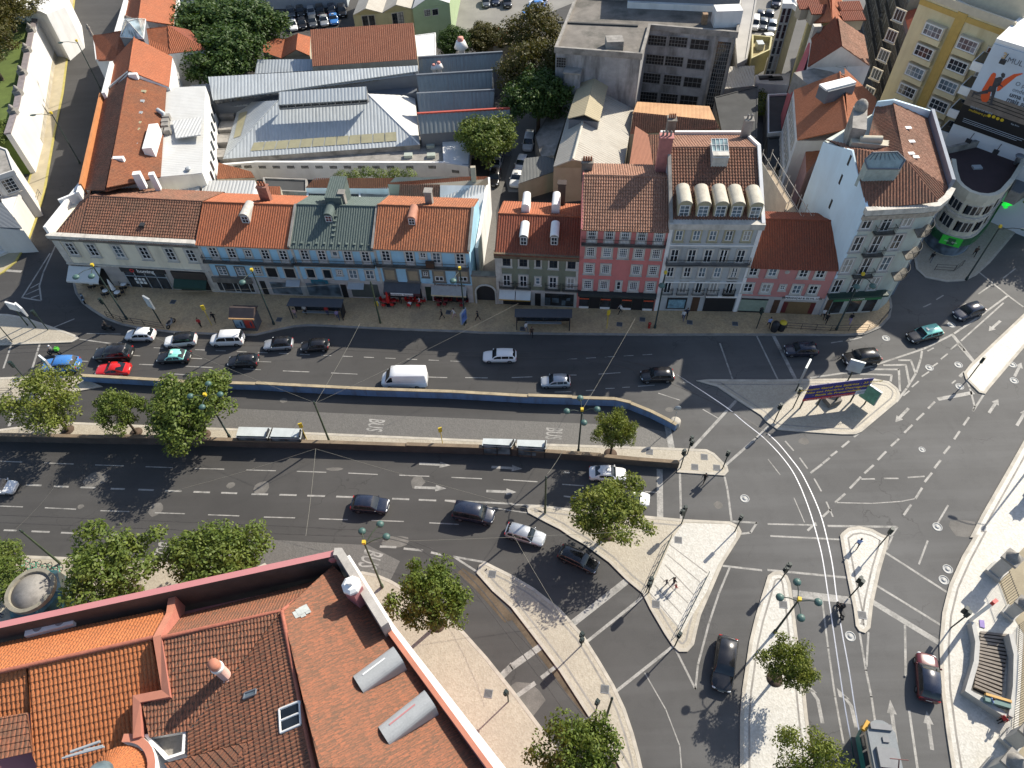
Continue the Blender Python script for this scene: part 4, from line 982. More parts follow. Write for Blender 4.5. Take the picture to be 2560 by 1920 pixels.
for i in range(9):
 for z in(2.2,5.6):
  p=A_.P['e'].lerp(A_.P['f'],(i+.5)/9); mb.box((p.x+.02,p.y,z),(.1,1.0,1.6),R(-6))
build('window',mb,m_glass,A_.root)
O_=Mass('orange_wing','new bright orange roofed wing with cross gable and glass pyramid lantern in side street','building',{'a':('A',985,515,10.5),'b':('A',1490,500,10.2),'c':('A',1462,755,10.2),'d':('A',938,800,10.4),'r':('A',1160,325,13.2),'s':('A',1115,620,12.9)},'abcd',m_wwall)
O_.roof('rbcs',T_ORANGE,.3,.03); O_.roof('rsda',T_ORANGE,.3,.03)
O_.ridge('r','s',T_ORANGE); O_.gable('dsc',m_wwall)
mb=MB(); mb.wall([W('A',960,530,11.4),W('A',890,800,11.4)],.5,0,11.4); build('parapet',mb,m_white,O_.root)
Q_=Mass('cross_wing','orange tiled cross wing reaching over the street pavement, statue on its corner','building',{'a':('A',800,305,9.8),'b':('A',825,512,9.6),'c':('A',1470,465,10.0),'d':('A',1775,432,9.6),'e':('A',1640,260,9.8),'r':('A',1030,270,12.4),'s':('A',1450,222,12.6),'m':('A',1000,520,10.6)},'abcde',m_wwall)
Q_.roof('abmr',T_ORANGE,.3,.05); Q_.roof('rmcs',T_ORANGE,.3,.05); Q_.roof('scd',T_ORANGE,.3,.05); Q_.roof('sde',T_RED,.3,.05); Q_.roof('rsea',T_ORANGE,.3,.05)
f=MB(); g=MB(); n_=V((0,-1,0))
for x,y in((1570,560),(1720,560),(1590,640)):
 q=W('A',x,y,5.5); f.box(q,(1.5,.2,2.0),R(8)); g.box(q-V((0,.1,0)),(1.2,.1,1.7),R(8))
build('pane',g,m_glassb,build('window',f,m_lead,Q_.root))
mb=MB(); mb.lathe(W('A',790,300,10.0),[(.35,-.2),(.3,.3),(.25,.9),(.35,1.2),(.15,1.5),(.2,1.75),(.0,1.9)],8); build('finial',mb,m_conc,Q_.root)
N_=Mass('orange_wing','orange roof at the far end of the side street behind the glass pyramid lantern','building',{'a':('A',1075,130,10.2),'b':('A',1500,220,10.2),'c':('A',1530,-60,10.2),'d':('A',1130,-60,10.2),'r':('A',1195,170,13.0),'s':('A',1225,-60,13.0)},'abcd',m_wwall)
N_.roof('rbcs',T_ORANGE,.3,.03); N_.roof('rsda',T_ORANGE,.3,.03); N_.gable('arb',m_wwall)
mb=MB(); mb.wall([W('A',1000,270,10.8),W('A',1085,-20,10.8)],.5,0,10.8); build('parapet',mb,m_white,N_.root)
la=thing('roof_lantern','glass pyramid lantern rising above the orange roofs of the side street','roof lantern',W('A',1150,300,12))
Lp=[W('A',1040,318,12.9),W('A',1235,335,12.9),W('A',1258,160,12.9),W('A',1120,128,13.6)]; ap=W('A',1115,190,15.8); cq=(Lp[0]+Lp[1]+Lp[2])/3
mb=MB()
base4=[W('A',1040,318,13.0),W('A',1240,335,13.0),W('A',1258,165,13.0),W('A',1075,160,13.0)]
top2=[W('A',1108,185,15.2),W('A',1190,160,15.2)]
lan=[[base4[0],base4[1],top2[0]],[base4[1],base4[2],top2[1],top2[0]],[base4[2],base4[3],top2[1]],[base4[3],base4[0],top2[0],top2[1]]]
for fc in lan:mb.quad(*fc)
build('glazing',mb,glass_mat('pale_lantern_glass',(.30,.36,.37),.15),la)
mb=MB()
for fc in lan:
 for i in range(len(fc)):mb.tube([fc[i],fc[(i+1)%len(fc)]],.07,5)
for i in range(1,6):mb.tube([base4[0].lerp(base4[1],i/6),top2[0]],.04,4); mb.tube([base4[1].lerp(base4[2],i/6),top2[1].lerp(top2[0],1-i/6)],.04,4)
build('glazing_bar',mb,m_white,la)
mb=MB(); mb.prism(base4,10.5,13.0); build('kerb',mb,m_lead,la)
# sheds
S1=Mass('market_shed','big hipped zinc shed with ridge lantern and yellowed rooflight strip','shed',{'a':('B',-282,1375,3.5),'b':('B',1415,1252,3.5),'c':('B',1372,830,3.5),'d':('B',-140,888,3.5),'r':('B',190,870,7.3),'s':('B',965,812,7.3)},'abcd',m_conc)
S1.roof('abss'[:3]+'r',m_corr,.55,.05); S1.roof('bcs',m_corrw,.55,.03); S1.roof('dar',m_corr,.55,.05); S1.roof('cdrs',m_corr,.55,.05); S1.ridge('s','b',m_white,.12); S1.ridge('r','a',m_corr,.1)  # right hip slope in paler sheet: sunlight put into its colour
nrm=(S1.P['b']-S1.P['a']).cross(S1.P['r']-S1.P['a']).normalized()
def onf(x,y,dz=.12):return onplane('B',x,y,S1.P['a'],nrm)+V((0,0,dz))
mb=MB(); A0,B0,C0,D0=onf(-50,1310),onf(1220,1222),onf(1215,1145),onf(-20,1238)
for i in range(12):
 t0,t1=i/12+.003,(i+1)/12-.003; mb.quad(A0.lerp(B0,t0),A0.lerp(B0,t1),D0.lerp(C0,t1),D0.lerp(C0,t0))
build('rooflight',mb,m_transl,S1.root)
nl=(S1.P['d']-S1.P['a']).cross(S1.P['r']-S1.P['a']).normalized(); mb=MB(); q4=[onplane('A',x,y,S1.P['a'],nl)+V((0,0,.15))for x,y in((2070,985),(2140,965),(2080,1180),(2020,1200))]; mb.quad(*q4); build('rooflight',mb,m_transl,S1.root)
f_,e_=W('B',205,945,7.5),W('B',960,895,7.5); tb,tc=W('B',195,795,9.7),W('B',955,748,9.7)
ln=[W('B',195,905,8.7),W('B',960,858,8.7)]
mb=MB(); mb.corrug([ln[0],ln[1],tc,tb],.55,.05); lt=build('ridge_lantern',mb,m_corr,S1.root)
mb=MB(); dk=V((0,.25,0)); mb.quad(f_+dk,e_+dk,ln[1]+dk-V((0,0,.1)),ln[0]+dk-V((0,0,.1))); build('pane',mb,m_glass,lt)
mb=MB(); mb.add([f_,ln[0],tb,tb-V((0,0,2.6))],[[0,1,2,3]]); mb.add([e_,ln[1],tc,tc-V((0,0,2.6))],[[3,2,1,0]])
for i in range(12):p=f_.lerp(e_,i/11); q=ln[0].lerp(ln[1],i/11); mb.tube([p+dk*.6,q+dk*.6-V((0,0,.1))],.09,4)
mb.tube([f_,e_],.12,4); build('window_frame',mb,m_gutter,lt)
S2=Mass('long_shed','long narrow zinc shed with clerestory window strip behind the hipped shed','shed',{'a':('B',-640,810,7.0),'b':('B',1405,640,7.0),'c':('B',1400,568,7.9),'d':('B',-560,735,7.9)},'abcd',m_lead)
S2.P.update({'a':W('A',1840,870,7.0),'d':W('A',1810,690,7.9)}); S2.roof('abcd',m_corr,.55,.05)
mb=MB(); a0,b0=W('A',1860,905,6.2),W('B',1380,660,6.2)
for i in range(22):p,q=a0.lerp(b0,i/22+.004),a0.lerp(b0,(i+1)/22-.004); off=V((0,-.15,.25)); mb.quad(p+off,q+off,q+off+V((0,0,.6)),p+off+V((0,0,.6)))
build('window',mb,m_glass,S2.root)
S3=Mass('low_shed','low grey zinc roof between the hipped shed and the long shed','shed',{'a':('A',2050,920,4.6),'b':('B',1390,800,4.6),'c':('B',1390,640,5.2),'d':('A',1860,900,5.2)},'abcd',m_lead); S3.roof('abcd',m_corr,.55,.05)
TB=Mass('tiled_hall','brick red tiled hall with a single plain slope above the grey sheds','hall',{'a':('B',485,575,7.6),'b':('B',1395,513,7.6),'c':('B',1360,198,11.0),'d':('B',468,258,11.0)},'abcd',m_beige)
TB.roof('abcd',tile_mat('brick_tiles',(.33,.125,.07),(.26,.09,.05),(.42,.18,.105),tw=.35,tl=.45,lich=.25,courses=.5),.36,.04)
S4=Mass('low_shed','shaded grey corrugated roof below the brick red tiled hall','shed',{'a':('B',-10,640,6.2),'b':('B',1395,570,6.2),'c':('B',1390,505,7.0),'d':('B',10,530,7.0)},'abcd',m_lead); S4.roof('abcd',m_corr,.55,.05)
G2=Mass('small_house','pair of small orange gabled roofs left of the brick red tiled hall','house',{'a':('B',60,450,6.6),'b':('B',215,505,6.4),'c':('B',465,480,6.4),'d':('B',470,320,6.4),'e':('B',250,340,6.4),'f':('B',70,330,6.6),'r':('B',345,430,8.4),'s':('B',362,288,8.4)},'abcdef',m_beige)
G2.roof('rsdc',T_ORANGE,.3,.04); G2.roof('rbes',T_ORANGE,.3,.04); G2.roof('abef',T_ORANGE,.3,.04); G2.gable('brc',m_beige)
saw=[[(1410,640),(2080,600),(2130,452),(1405,498)],[(1405,803),(2040,762),(2045,612),(1385,652)],[(1405,978),(2050,932),(2060,780),(1388,812)],[(1425,1160),(2190,1110),(2195,938),(1392,985)]]
for i,(q,lab)in enumerate(zip(saw,('far','second','third','nearest'))):
 lb={'far':'farthest of four parallel grey corrugated shed roofs, two white cowls before it','second':'second farthest of four parallel grey corrugated shed roofs','third':'third of four parallel grey corrugated shed roofs, between trees and hipped shed','nearest':'nearest of four parallel grey corrugated shed roofs, red line along its ridge'}[lab]
 S=Mass('sawtooth_shed',lb,'shed',{'a':('B',*q[0],5.0),'b':('B',*q[1],5.0),'c':('B',*q[2],7.2),'d':('B',*q[3],7.2)},'abcd',m_lead,group='parallel corrugated sheds')
 S.roof('abcd',M('dark_corrugated_zinc',(.22,.25,.25),.55,.12,.5,9,.1,dirt=(.15,.12,.11),dirtamt=.4,dirtscale=.5,streak=True),.7,.06)
 mb=MB(); mb.wall([S.P['c'],S.P['d']],.35,6.9,7.4); build('gutter',mb,m_lead if i!=3 else M('red_flashing',(.45,.08,.05),.6),S.root)
for i,(x,y,z,s_,lb)in enumerate(((1775,450,6.2,1.25,'big white roof cowl with pink cap behind the grey sheds'),(1585,610,5.9,.75,'white roof cowl on a pink pot, right of the pair on the shed'),(1540,615,5.9,.6,'smallest white roof cowl, left of the pair on the shed'))):
 o=thing('roof_cowl',lb,'roof cowl',W('B',x,y,z),'roof cowls on the sheds'); p=W('B',x,y,z)
 mb=MB(); mb.lathe(p,[(.5*s_,-.6),(.5*s_,.6*s_),(1.0*s_,.7*s_),(.62*s_,1.6*s_),(.5*s_,1.65*s_)],14); build('cowl',mb,m_white,o)
 mb=MB(); mb.lathe(p+V((0,0,1.6*s_)),[(.45*s_,0),(.42*s_,.5*s_),(.0,.5*s_)],10); build('cap',mb,M('pink_cap',(.6,.25,.2),.7),o)
yw_=thing('yard_wall','long white yard wall pierced by a row of small grilles','wall',W('B',700,1530,0))
wl=[W('A',1890,1420,3.2),W('B',0,1395,3.2),W('B',900,1398,3.2),W('B',1620,1400,3.3),W('B',1835,1432,3.1)]
mb=MB(); mb.wall(wl,.4,0,[p.z for p in wl]); build('wall',mb,m_wwall,yw_)
mb=MB()
for x,y in[(-160,1440),(-70,1440),(55,1443),(175,1443),(300,1443),(422,1443),(545,1443),(668,1444),(790,1444),(912,1444),(1037,1444),(1162,1444),(1328,1445),(1522,1443),(1724,1482)]:
 i_=max(i for i in range(4)if i==0 or(wl[i]-CAMP).dot(V((1,0,0)))/(wl[i]-CAMP).length<ray('B',x,y).x); wd_=(wl[i_+1]-wl[i_]); wd_.z=0; wd_.normalize(); wn2=V((wd_.y,-wd_.x,0)); q=onplane('B',x,y,wl[i_]+wn2*.2,wn2)
 for j in range(6):mb.box(q+wd_*(j*.2-.5),(.11,.1,.5),ax=(wd_,wn2,V((0,0,1))))
build('grille',mb,m_dark,yw_)
Tr=Mass('yard_terrace','bare concrete terrace roof behind the white yard wall','terrace',{'a':('B',-230,1385,2.7),'b':('B',1620,1398,2.7),'c':('B',1600,1170,2.7),'d':('B',1400,1180,2.7),'e':('B',1412,1290,2.7),'f':('B',-280,1390,2.7)},'abcdef',m_conc)
for x,y,z in((1318,1355,2.7),(1515,1355,2.7),(1510,1270,2.7)):Tr.box('roof_hatch','B',x,y,z,(1.3,.9,.5),M('pale_green_sheet',(.38,.42,.36),.7))
FR=Mass('flat_roof','plain grey flat roof beside the round tree and white yard wall','roof',{'a':('B',1620,1398,3.4),'b':('B',1840,1430,3.0),'c':('B',1850,1210,3.4),'d':('B',1610,1195,3.4)},'abcd',m_wwall); FR.flat('abcd',M('grey_roof_sheet',(.25,.27,.29),.7,.1),.15,.2)
for i,(x,y)in enumerate(((1960,960),(1950,1075),(1925,1185),(1915,1310))):
 o=Mass('court_roof',('farthest','second farthest','second nearest','nearest')[i]+' of four small grey roof boxes in the gap beside the hipped shed','roof box',{'a':('A',x-60,y+50,3.4),'b':('A',x+55,y+45,3.4),'c':('A',x+75,y-25,3.4),'d':('A',x-40,y-20,3.4)},'abcd',m_conc,group='roof boxes in the gap'); o.flat('abcd',m_conc,.1,.15)
 o.box('vent','A',x+20,y+45,2.6,(.9,.3,.5),m_dark)
 # low roofs right behind the terrace (Z = strip behind the row)
def low(label,pts,wmat,rmat,per=.3,amp=.05,flat=False,name='rear_annex'):
 s=Mass(name,label,'annex',{'abcdefgh'[i]:('Z',*p)for i,p in enumerate(pts)},'abcdefgh'[:len(pts)],wmat,group=None)
 if flat:s.flat('abcdefgh'[:len(pts)],rmat,.25,.25,wmat)
 else:s.roof('abcdefgh'[:len(pts)],rmat,per,amp)
 return s
low('white corrugated shed roof behind the bright orange blue house',[(255,310,6.6),(575,315,6.6),(585,226,7.2),(270,226,7.2)],m_wwall,m_corrw,.5,.06)
low('small old orange tiled roof tucked against the white yard wall',[(350,215,4.0),(590,215,4.0),(560,170,4.8),(370,125,4.8)],m_beige,T_OLD)
low('weathered orange roof behind the green coated roof',[(895,270,6.2),(1400,275,6.2),(1450,210,7.2),(950,210,7.2)],m_wwall,T_OLD,.3,.03)
low('smooth orange roof with a tall pillar behind the mottled orange roof',[(1400,247,7.0),(1930,262,7.0),(2015,200,7.8),(1445,203,7.8)],m_beige,T_ORANGE,.3,.02)
low('dark brown tiled annex behind the mottled orange roof',[(1465,350,5.6),(1720,350,5.6),(1720,250,7.2),(1475,248,7.2)],m_beige,T_BROWN,.3,.07)
low('rusted corrugated annex roof at the alley side',[(1720,350,5.8),(1990,410,5.8),(1995,255,7.2),(1722,252,7.2)],m_wwall,m_corrw,.42,.07)
low('dark open roof void with concrete edges behind the blue houses',[(650,290,4.0),(900,300,4.0),(900,225,4.0),(640,215,4.0)],m_conc,m_felt,flat=True)  # dark sheet standing in for the shade inside the void
low('grey felt flat roof with white rim behind the green coated roof',[(905,345,5.2),(1230,340,5.2),(1225,282,5.2),(915,272,5.2)],m_wwall,m_felt,flat=True)
low('sooty concrete terrace between annexes behind the blue houses',[(1235,345,5.0),(1460,345,5.0),(1470,252,5.6),(1235,275,5.6)],m_conc,m_felt,flat=True)
low('glass and grey metal roof enclosure behind the cream corner house',[(70,300,7.0),(235,300,7.0),(265,200,7.2),(65,215,7.2)],m_lead,m_corr,.6,.04)
low('orange strip of tiled roof beside the brick chimney',[(640,320,6.0),(745,312,6.0),(740,262,6.6),(640,262,6.6)],m_beige,T_ORANGE)
o=thing('vent_flue','tall grey flue with round cap behind the cream corner house','flue',W('Z',210,260,7)); mb=MB(); mb.tube([W('Z',210,260,6.5),W('Z',172,150,9.5)],.25,8); mb.ball(W('Z',172,150,9.6),(.45,.45,.2)); build('pipe',mb,m_zinc,o)
o=thing('masonry_pillar','tall plastered pillar on the smooth orange roof behind the terrace','pillar',W('Z',1930,240,7.0)); p=W('Z',1930,240,7.0); mb=MB(); mb.box(p+V((0,0,1.2)),(.7,.5,3.0)); build('pillar',mb,m_beige,o)
o=thing('climbing_hedge','mound of creeper spilling over the wall behind the terrace','creeper',W('B',950,1530,3)); HEDGE=(o,[W('B',x,y,3.2)for x,y in((740,1530),(850,1520),(960,1500),(1080,1520),(1200,1510),(1320,1520))])
AW_=thing('alley_wall','pale plastered wall running back along the cobbled alley','wall',W('F',1950,400,0)); mb=MB(); mb.wall([W('F',1905,620,6.5),W('F',2010,10,6.5)],.4,0,6.5); build('wall',mb,m_wwall,AW_)
# gabled grey shed and its neighbours
GS=Mass('gabled_shed','long pale grey cement-sheet shed with raised monitor roof running back from the terrace','shed',{'a':('C',360,1445,6.4),'b':('C',960,1455,5.2),'c':('C',1085,785,5.2),'d':('C',565,700,6.4),'r':('C',525,1382,8.4),'s':('C',730,610,8.4)},'abcd',M('beige_plaster',(.40,.35,.26),.85,.1,.4,12,.08,dirt=(.2,.17,.13),dirtamt=.3,streak=True))
GS.roof('rbcs',m_asb,.5,.04); GS.roof('dars',m_asb,.5,.04); GS.gable('arb',MATS['beige_plaster']); GS.ridge('r','s',M('pale_ridge',(.5,.47,.4),.8),.22)
mb=MB(); mo=[W('C',480,1025,8.8),W('C',625,990,9.9),W('C',755,1050,8.8),W('C',850,660,8.8),W('C',730,610,9.9),W('C',590,660,8.8)]
mb.corrug([mo[0],mo[1],mo[4],mo[5]],.5,.04); mb.corrug([mo[1],mo[2],mo[3],mo[4]],.5,.04); build('monitor_roof',mb,M('ochre_sheet',(.40,.34,.22),.85,.1,.5,9,.08),GS.root)
mb=MB(); mb.prism([mo[0].lerp(mo[2],.04),mo[2].lerp(mo[0],.04),mo[3].lerp(mo[5],.04),mo[5].lerp(mo[3],.04)],6.5,8.7); build('monitor',mb,m_lead,GS.root)
SH=Mass('lean_to','low shed with dark slate grey roof and small windows beside the parked cars','shed',{'a':('C',55,1590,3.2),'b':('C',360,1490,3.4),'c':('C',365,1340,4.0),'d':('C',110,1375,3.8)},'abcd',MATS['beige_plaster']); SH.roof('abcd',M('slate_sheet',(.13,.135,.13),.85,.15,.5,9,.1),.5,.03)
SH.box('window','G',553,200,1.6,(1.0,.5,1.0),m_glass); SH.box('vent','G',460,225,1.2,(1.2,.5,.3),m_dark)
LT=Mass('lean_to','long dark lean-to roof between the gabled shed and the tree','shed',{'a':('C',250,1350,3.8),'b':('C',365,1340,4.6),'c':('C',540,790,4.6),'d':('C',370,880,3.8),'e':('C',200,1180,3.8)},'abcde',m_conc); LT.flat('abcde',M('slate_sheet_b',(.15,.145,.13),.85,.15),0)
OS=Mass('orange_sheet_roof','low building with faded orange sheet roof and brown tiles behind the grey house','building',{'a':('C',1020,1160,5.4),'b':('C',1785,1125,5.4),'m':('C',1755,1040,7.0),'n':('C',1042,985,7.0),'c':('C',1705,920,6.6),'d':('C',1080,882,6.6)},'abmcdn',m_beige); OS.roof('abmn',T_BROWN,.34,.08); OS.roof('nmcd',m_sheeto,.6,.02)
OT=Mass('orange_sheet_roof','salmon orange sloping roof beside the grey shed and pink chimney','building',{'a':('C',1010,1450,6.0),'b':('C',1218,1450,6.0),'c':('C',1180,1165,8.0),'d':('C',1065,1105,8.0)},'abcd',m_lead); OT.roof('abcd',M('salmon_sheet',(.50,.22,.13),.85,.1,.8,10,.1),.6,.015)
BR=Mass('brown_tiled_annex','brown tiled annex roof beside the pink chimney of the tall pink house','annex',{'a':('C',1215,1450,6.0),'b':('C',1370,1450,6.0),'c':('C',1330,1170,8.0),'d':('C',1180,1165,8.0)},'abcd',m_beige); BR.roof('abcd',T_BROWN,.34,.08)
DG=Mass('dark_felt_roof','dark grey felt roof behind the low pink house','building',{'a':('C',1815,1130,5.5),'b':('C',2110,1195,5.5),'c':('C',2122,750,5.5),'d':('C',1755,845,5.5)},'abcd',m_conc); DG.flat('abcd',m_felt,.12,.2)
GR=Mass('grey_sheet_roof','weathered grey corrugated roof right of the derelict block','shed',{'a':('C',1835,770,4.5),'b':('C',2092,745,4.5),'c':('C',2095,570,5.4),'d':('C',1870,580,5.4)},'abcd',m_conc); GR.roof('abcd',m_asb,.5,.06)
# derelict block
zt=14.0
Dp={k:W('C',x,y,zt)for k,x,y in(('a',378,432),('b',1115,488),('c',1185,237),('d',1942,302),('e',1968,62),('f',1210,20),('g',560,-20))}
DB=Mass('derelict_block','abandoned grey concrete block with stained walls, broken grid windows and mossy flat roof','building',Dp,'abcdefg',m_grim)
DB.flat('abcdefg',m_flat,.55,.4,m_conc)
fb=Bld('x','x','x',Dp['c'],Dp['d'],zt,m_grim); bpy.data.objects.remove(fb.root); fb.root=DB.root; fb.A.z=0
for row,h_ in(([(1255,350),(1435,362),(1620,385)],1.7),([(1235,515),(1400,530),(1590,555)],1.7),([(1205,675),(1385,692),(1560,712)],1.8),([(1180,838),(1355,853),(1525,870)],1.9)):
 for i,(x,y)in enumerate(row):
  u,z=fb.at('C',x,y); fb.window(u,z,3.0,h_,sur=.06,bars=(5 if i<2 else 3,2 if i<2 else 1),surm=m_grim,frm=M('rusty_grey_frame',(.22,.22,.21),.8),gl=m_dark,sill=False)
u0,_=fb.at('C',1720,600); mb=MB()
for u in(u0,fb.L-.4):mb.box(fb.p(u,6.8,.15),(.35,.4,13.6),ax=(fb.u,fb.n,V((0,0,1))))
build('pilaster',mb,m_conc,DB.root)
fr=MB()
for i in range(8):fr.box(fb.p(u0+(fb.L-u0)*(i+.5)/8,6.5,.05),(.06,.06,12),ax=(fb.u,fb.n,V((0,0,1))))
for j in range(18):fr.box(fb.p((u0+fb.L)/2,.8+j*.68,.05),(fb.L-u0-.6,.06,.06),ax=(fb.u,fb.n,V((0,0,1))))
stair=build('stair_glazing',fr,MATS['rusty_grey_frame'],DB.root); mb=MB(); mb.box(fb.p((u0+fb.L)/2,6.6,.01),(fb.L-u0-.5,.03,12.3),ax=(fb.u,fb.n,V((0,0,1)))); build('pane',mb,m_glass,stair)
fc=Bld('x','x','x',Dp['a'],Dp['b'],zt,m_grim); bpy.data.objects.remove(fc.root); fc.root=DB.root
u,z=fc.at('C',425,540); fc.window(u,z,1.6,1.7,sur=.06,bars=(3,3),surm=m_grim,frm=MATS['rusty_grey_frame'],gl=m_dark,sill=False)
u,z=fc.at('C',530,640); fc.slab(u-1.3,u+1.3,4.0,11.2,0,1.6,m_grim,'stair_tower'); fc.slab(u-1.4,u+1.4,11.2,11.45,0,1.8,m_conc,'stair_tower_roof')
DB.box('roof_hut','C',880,410,zt,(2.6,2.2,1.4),m_conc); DB.box('roof_hut','C',1840,210,zt,(4.2,2.4,2.6),m_wwall)
o=DB.box('roof_step','C',740,215,zt,(13,.4,.25),m_felt,R(-10)); DB.box('chimney','C',1640,290,zt-1.5,(.8,.8,3.2),M('rusty_flue',(.30,.19,.11),.8,.25,2,8,.2))
PB=Mass('pale_ramp','long pale concrete flank beside the derelict block','building',{'a':('C',1952,552,6),'b':('C',2022,520,6),'c':('C',2112,-30,6),'d':('C',1975,-30,6),'e':('C',1935,310,6)},'abcde',M('pale_render',(.36,.345,.32),.85,.1,.3,10,.08)); PB.flat('abcde',MATS['pale_render'],.2,.3)
PC=Mass('pale_block','pale grey blank wall rising behind the derelict block roof','building',{'a':('C',1000,18,zt+1),'b':('C',1970,60,zt+1),'c':W('C',1970,60,zt+1)+V((4,14,0)),'d':W('C',1000,18,zt+1)+V((2,14,0))},'abcd',m_wwall)
for k in 'abcd':PC.P[k]=PC.P[k]+V((0,.6,4))
mb=MB(); mb.prism([PC.P[k]for k in 'abcd'],zt+.5,PC.P['a'].z); build('upper_wall',mb,m_lead,PC.root)
# top edge: pale wall, yellow and green gables
BW=Mass('blank_block','pale blue-grey blank wall of a big building behind the packed car park','building',{'a':('B',-700,105,0.0),'b':('B',795,60,0.0),'c':W('B',795,60)+V((0,25,0)),'d':W('B',-700,105)+V((0,25,0))},'abcd',m_wwall,z0=-.5)
mb=MB(); mb.prism([BW.P[k]for k in 'abcd'],0,13); build('wall',mb,M('blue_grey_render',(.40,.44,.47),.85,.06),BW.root)
def gab(label,fl,fr_,ap,ze,zr,mat,rmat,depth):
 a,b=W('B',*fl,ze),W('B',*fr_,ze); r=W('B',*ap,zr); d=V((1.5,depth,0))
 s=Mass('gabled_house',label,'house',{'a':a,'b':b,'c':b+d,'d':a+d,'r':r,'s':r+d},'abcd',mat); s.roof('rbcs',rmat,.5,.03); s.roof('dars',rmat,.5,.03); s.gable('arb',mat); return s
m_yel=M('yellow_render',(.46,.42,.23),.85,.08,.5,12,.05,dirt=(.3,.27,.15),dirtamt=.3,streak=True); m_grn=M('sage_green_render',(.33,.42,.24),.85,.08,.5,12,.05)
for g,wx in((gab('left pale yellow gabled house beside the packed car park',(838,132),(1092,112),(945,75),6.5,8.0,m_yel,m_asb,22),((945,182),(1003,178))),(gab('right pale yellow gabled house next to the sage green one',(1092,112),(1352,78),(1208,42),6.5,8.0,m_yel,m_asb,22),((1203,160),(1250,152))),(gab('sage green gabled house by the rear parking lot',(1352,78),(1672,28),(1500,-25),7.2,8.8,m_grn,m_corrw,22),((1480,110),(1548,103)))):
 fb=Bld('x','x','x',g.P['a'],g.P['b'],6,m_yel); bpy.data.objects.remove(fb.root); fb.root=g.root
 for x,y in wx:u,z=fb.at('B',x,y); fb.window(u,z,1.1,2.0 if x<1400 else 1.1,sur=.08,bars=(1,2),frm=m_iron,sill=False)
g.box('door','B',1628,240,.1,(1.0,.3,2.2),M('navy_door',(.02,.03,.07),.5)); g.box('porch','B',1410,250,.1,(2.2,2,2.4),m_corr)
FL=Mass('white_flat_roof','small white flat roof between the tiled hall and dark trees','building',{'a':('B',1400,488,5.6),'b':('B',1550,480,5.6),'c':('B',1548,288,5.6),'d':('B',1378,310,5.6)},'abcd',m_wwall); FL.flat('abcd',m_wwall,.1,.2)
RS=Mass('red_shed','dark red tiled shed beyond the dark trees','shed',{'a':('B',2050,400,4.0),'b':('B',2230,370,4.0),'c':('B',2230,205,5.5),'d':('B',2110,270,5.5)},'abcd',m_beige); RS.roof('abcd',T_RED)
RS2=Mass('red_shed','small dark red roof at the edge of the rear parking lot','shed',{'a':('B',1990,330,3.4),'b':('B',2100,330,3.4),'c':('B',2105,235,4.4),'d':('B',1990,240,4.4)},'abcd',m_beige); RS2.roof('abcd',T_RED)
struct('parking_lot',(lambda m:(m.prism([W('B',*p)for p in((1680,290),(2212,240),(2800,0),(2800,-200),(1650,-200))],-.05,.006),m)[1])(MB()),M('grey_lot',(.22,.21,.19),.9,.15,.2,6,.1,coord='Object'))
struct('rear_yard',(lambda m:(m.prism([W('U',*p)for p in((-20,900),(330,800),(520,0),(100,-100),(0,300))],-.05,.006),m)[1])(MB()),MATS['grey_lot'])
struct('alley_setts',(lambda m:(m.prism([W(*p)for p in(('F',1890,1110),('F',2080,1110),('F',2075,300),('B',2212,1350),('B',2060,1200),('F',1960,400))],-.05,.008),m)[1])(MB()),m_set)
struct('near_yard',(lambda m:(m.prism([W(*p)for p in(('C',-30,1659),('C',300,1659),('C',420,800),('C',380,500),('C',0,900),('B',2000,1000))],-.05,.005),m)[1])(MB()),MATS['grey_lot'])
# RIGHT-HAND BLOCK
# tall corner house with the blank blue flank
m_tilew=M('grey_green_wall_tiles',(.48,.53,.48),.6,.1,.5,16,.2,dirt=(.25,.23,.2),dirtamt=.4,dirtscale=.5,streak=True)
m_flank=M('pale_blue_flank',(.60,.76,.86),.85,.05,.3,12,.04,dirt=(.4,.46,.5),dirtamt=.3,dirtscale=.2,streak=True)
zc=17.0
K0=P9+V((.1,0,0)); K1=W('H',1470,335,zc); K1.z=0
b=Bld('corner_house','tall corner house faced in pale green tiles with curved balconies and blank blue flank','house',K0,K1,zc,m_tilew)
cor=[W('H',1560,325,zc),W('H',1630,270,zc),W('H',1668,205,zc)]; rb=W('D',1390,1015,zc); pk=W('D',1290,1005,18.0); pl=W('D',930,910,18.2)
wb=b.p(0,zc,-13.8)
foot=[b.p(0,zc),b.p(b.L,zc)]+cor+[rb,pk,pl,wb]
mb=MB(); mb.prism(foot,0,zc,0); build('wall',mb,m_tilew,b.root)
T0=W('D',1178,1365,20.0); G0=b.p(0,19.7,-7.1); pk2=W('D',1078,885,19.6)
def rf(pts,mat,per=.34,amp=.08,**kw):
 mb=MB(); mb.corrug(pts,per,amp,**kw); return build('roof',mb,mat,b.root)
ct=[p+V((0,0,.05))for p in(b.p(0,zc),b.p(b.L,zc))]
rf([ct[0],ct[1],cor[0],T0,G0],T_BROWN)
inn=[p+(T0-p)*.0 for p in cor]
rf([cor[0],cor[1],cor[2],T0],T_BROWN)
rf([cor[2],rb,pk2,T0],T_PALE); rf([T0,pk2,pl+V((0,0,0)),b.p(3.0,18.4,-9.5)],T_BROWN)  # east slope in paler tiles, its sunlight held in the colour
rf([G0,T0,b.p(3.0,18.4,-9.5),wb+V((0,0,.2))],T_BROWN)
mb=MB(); fl_=[b.p(-.03,0,.02),b.p(-.03,zc+.2,.02),b.p(-.03,19.9,-7.1),b.p(-.03,16.6,-14),b.p(-.03,0,-14)]; fl2=[q+b.u*.3 for q in fl_]
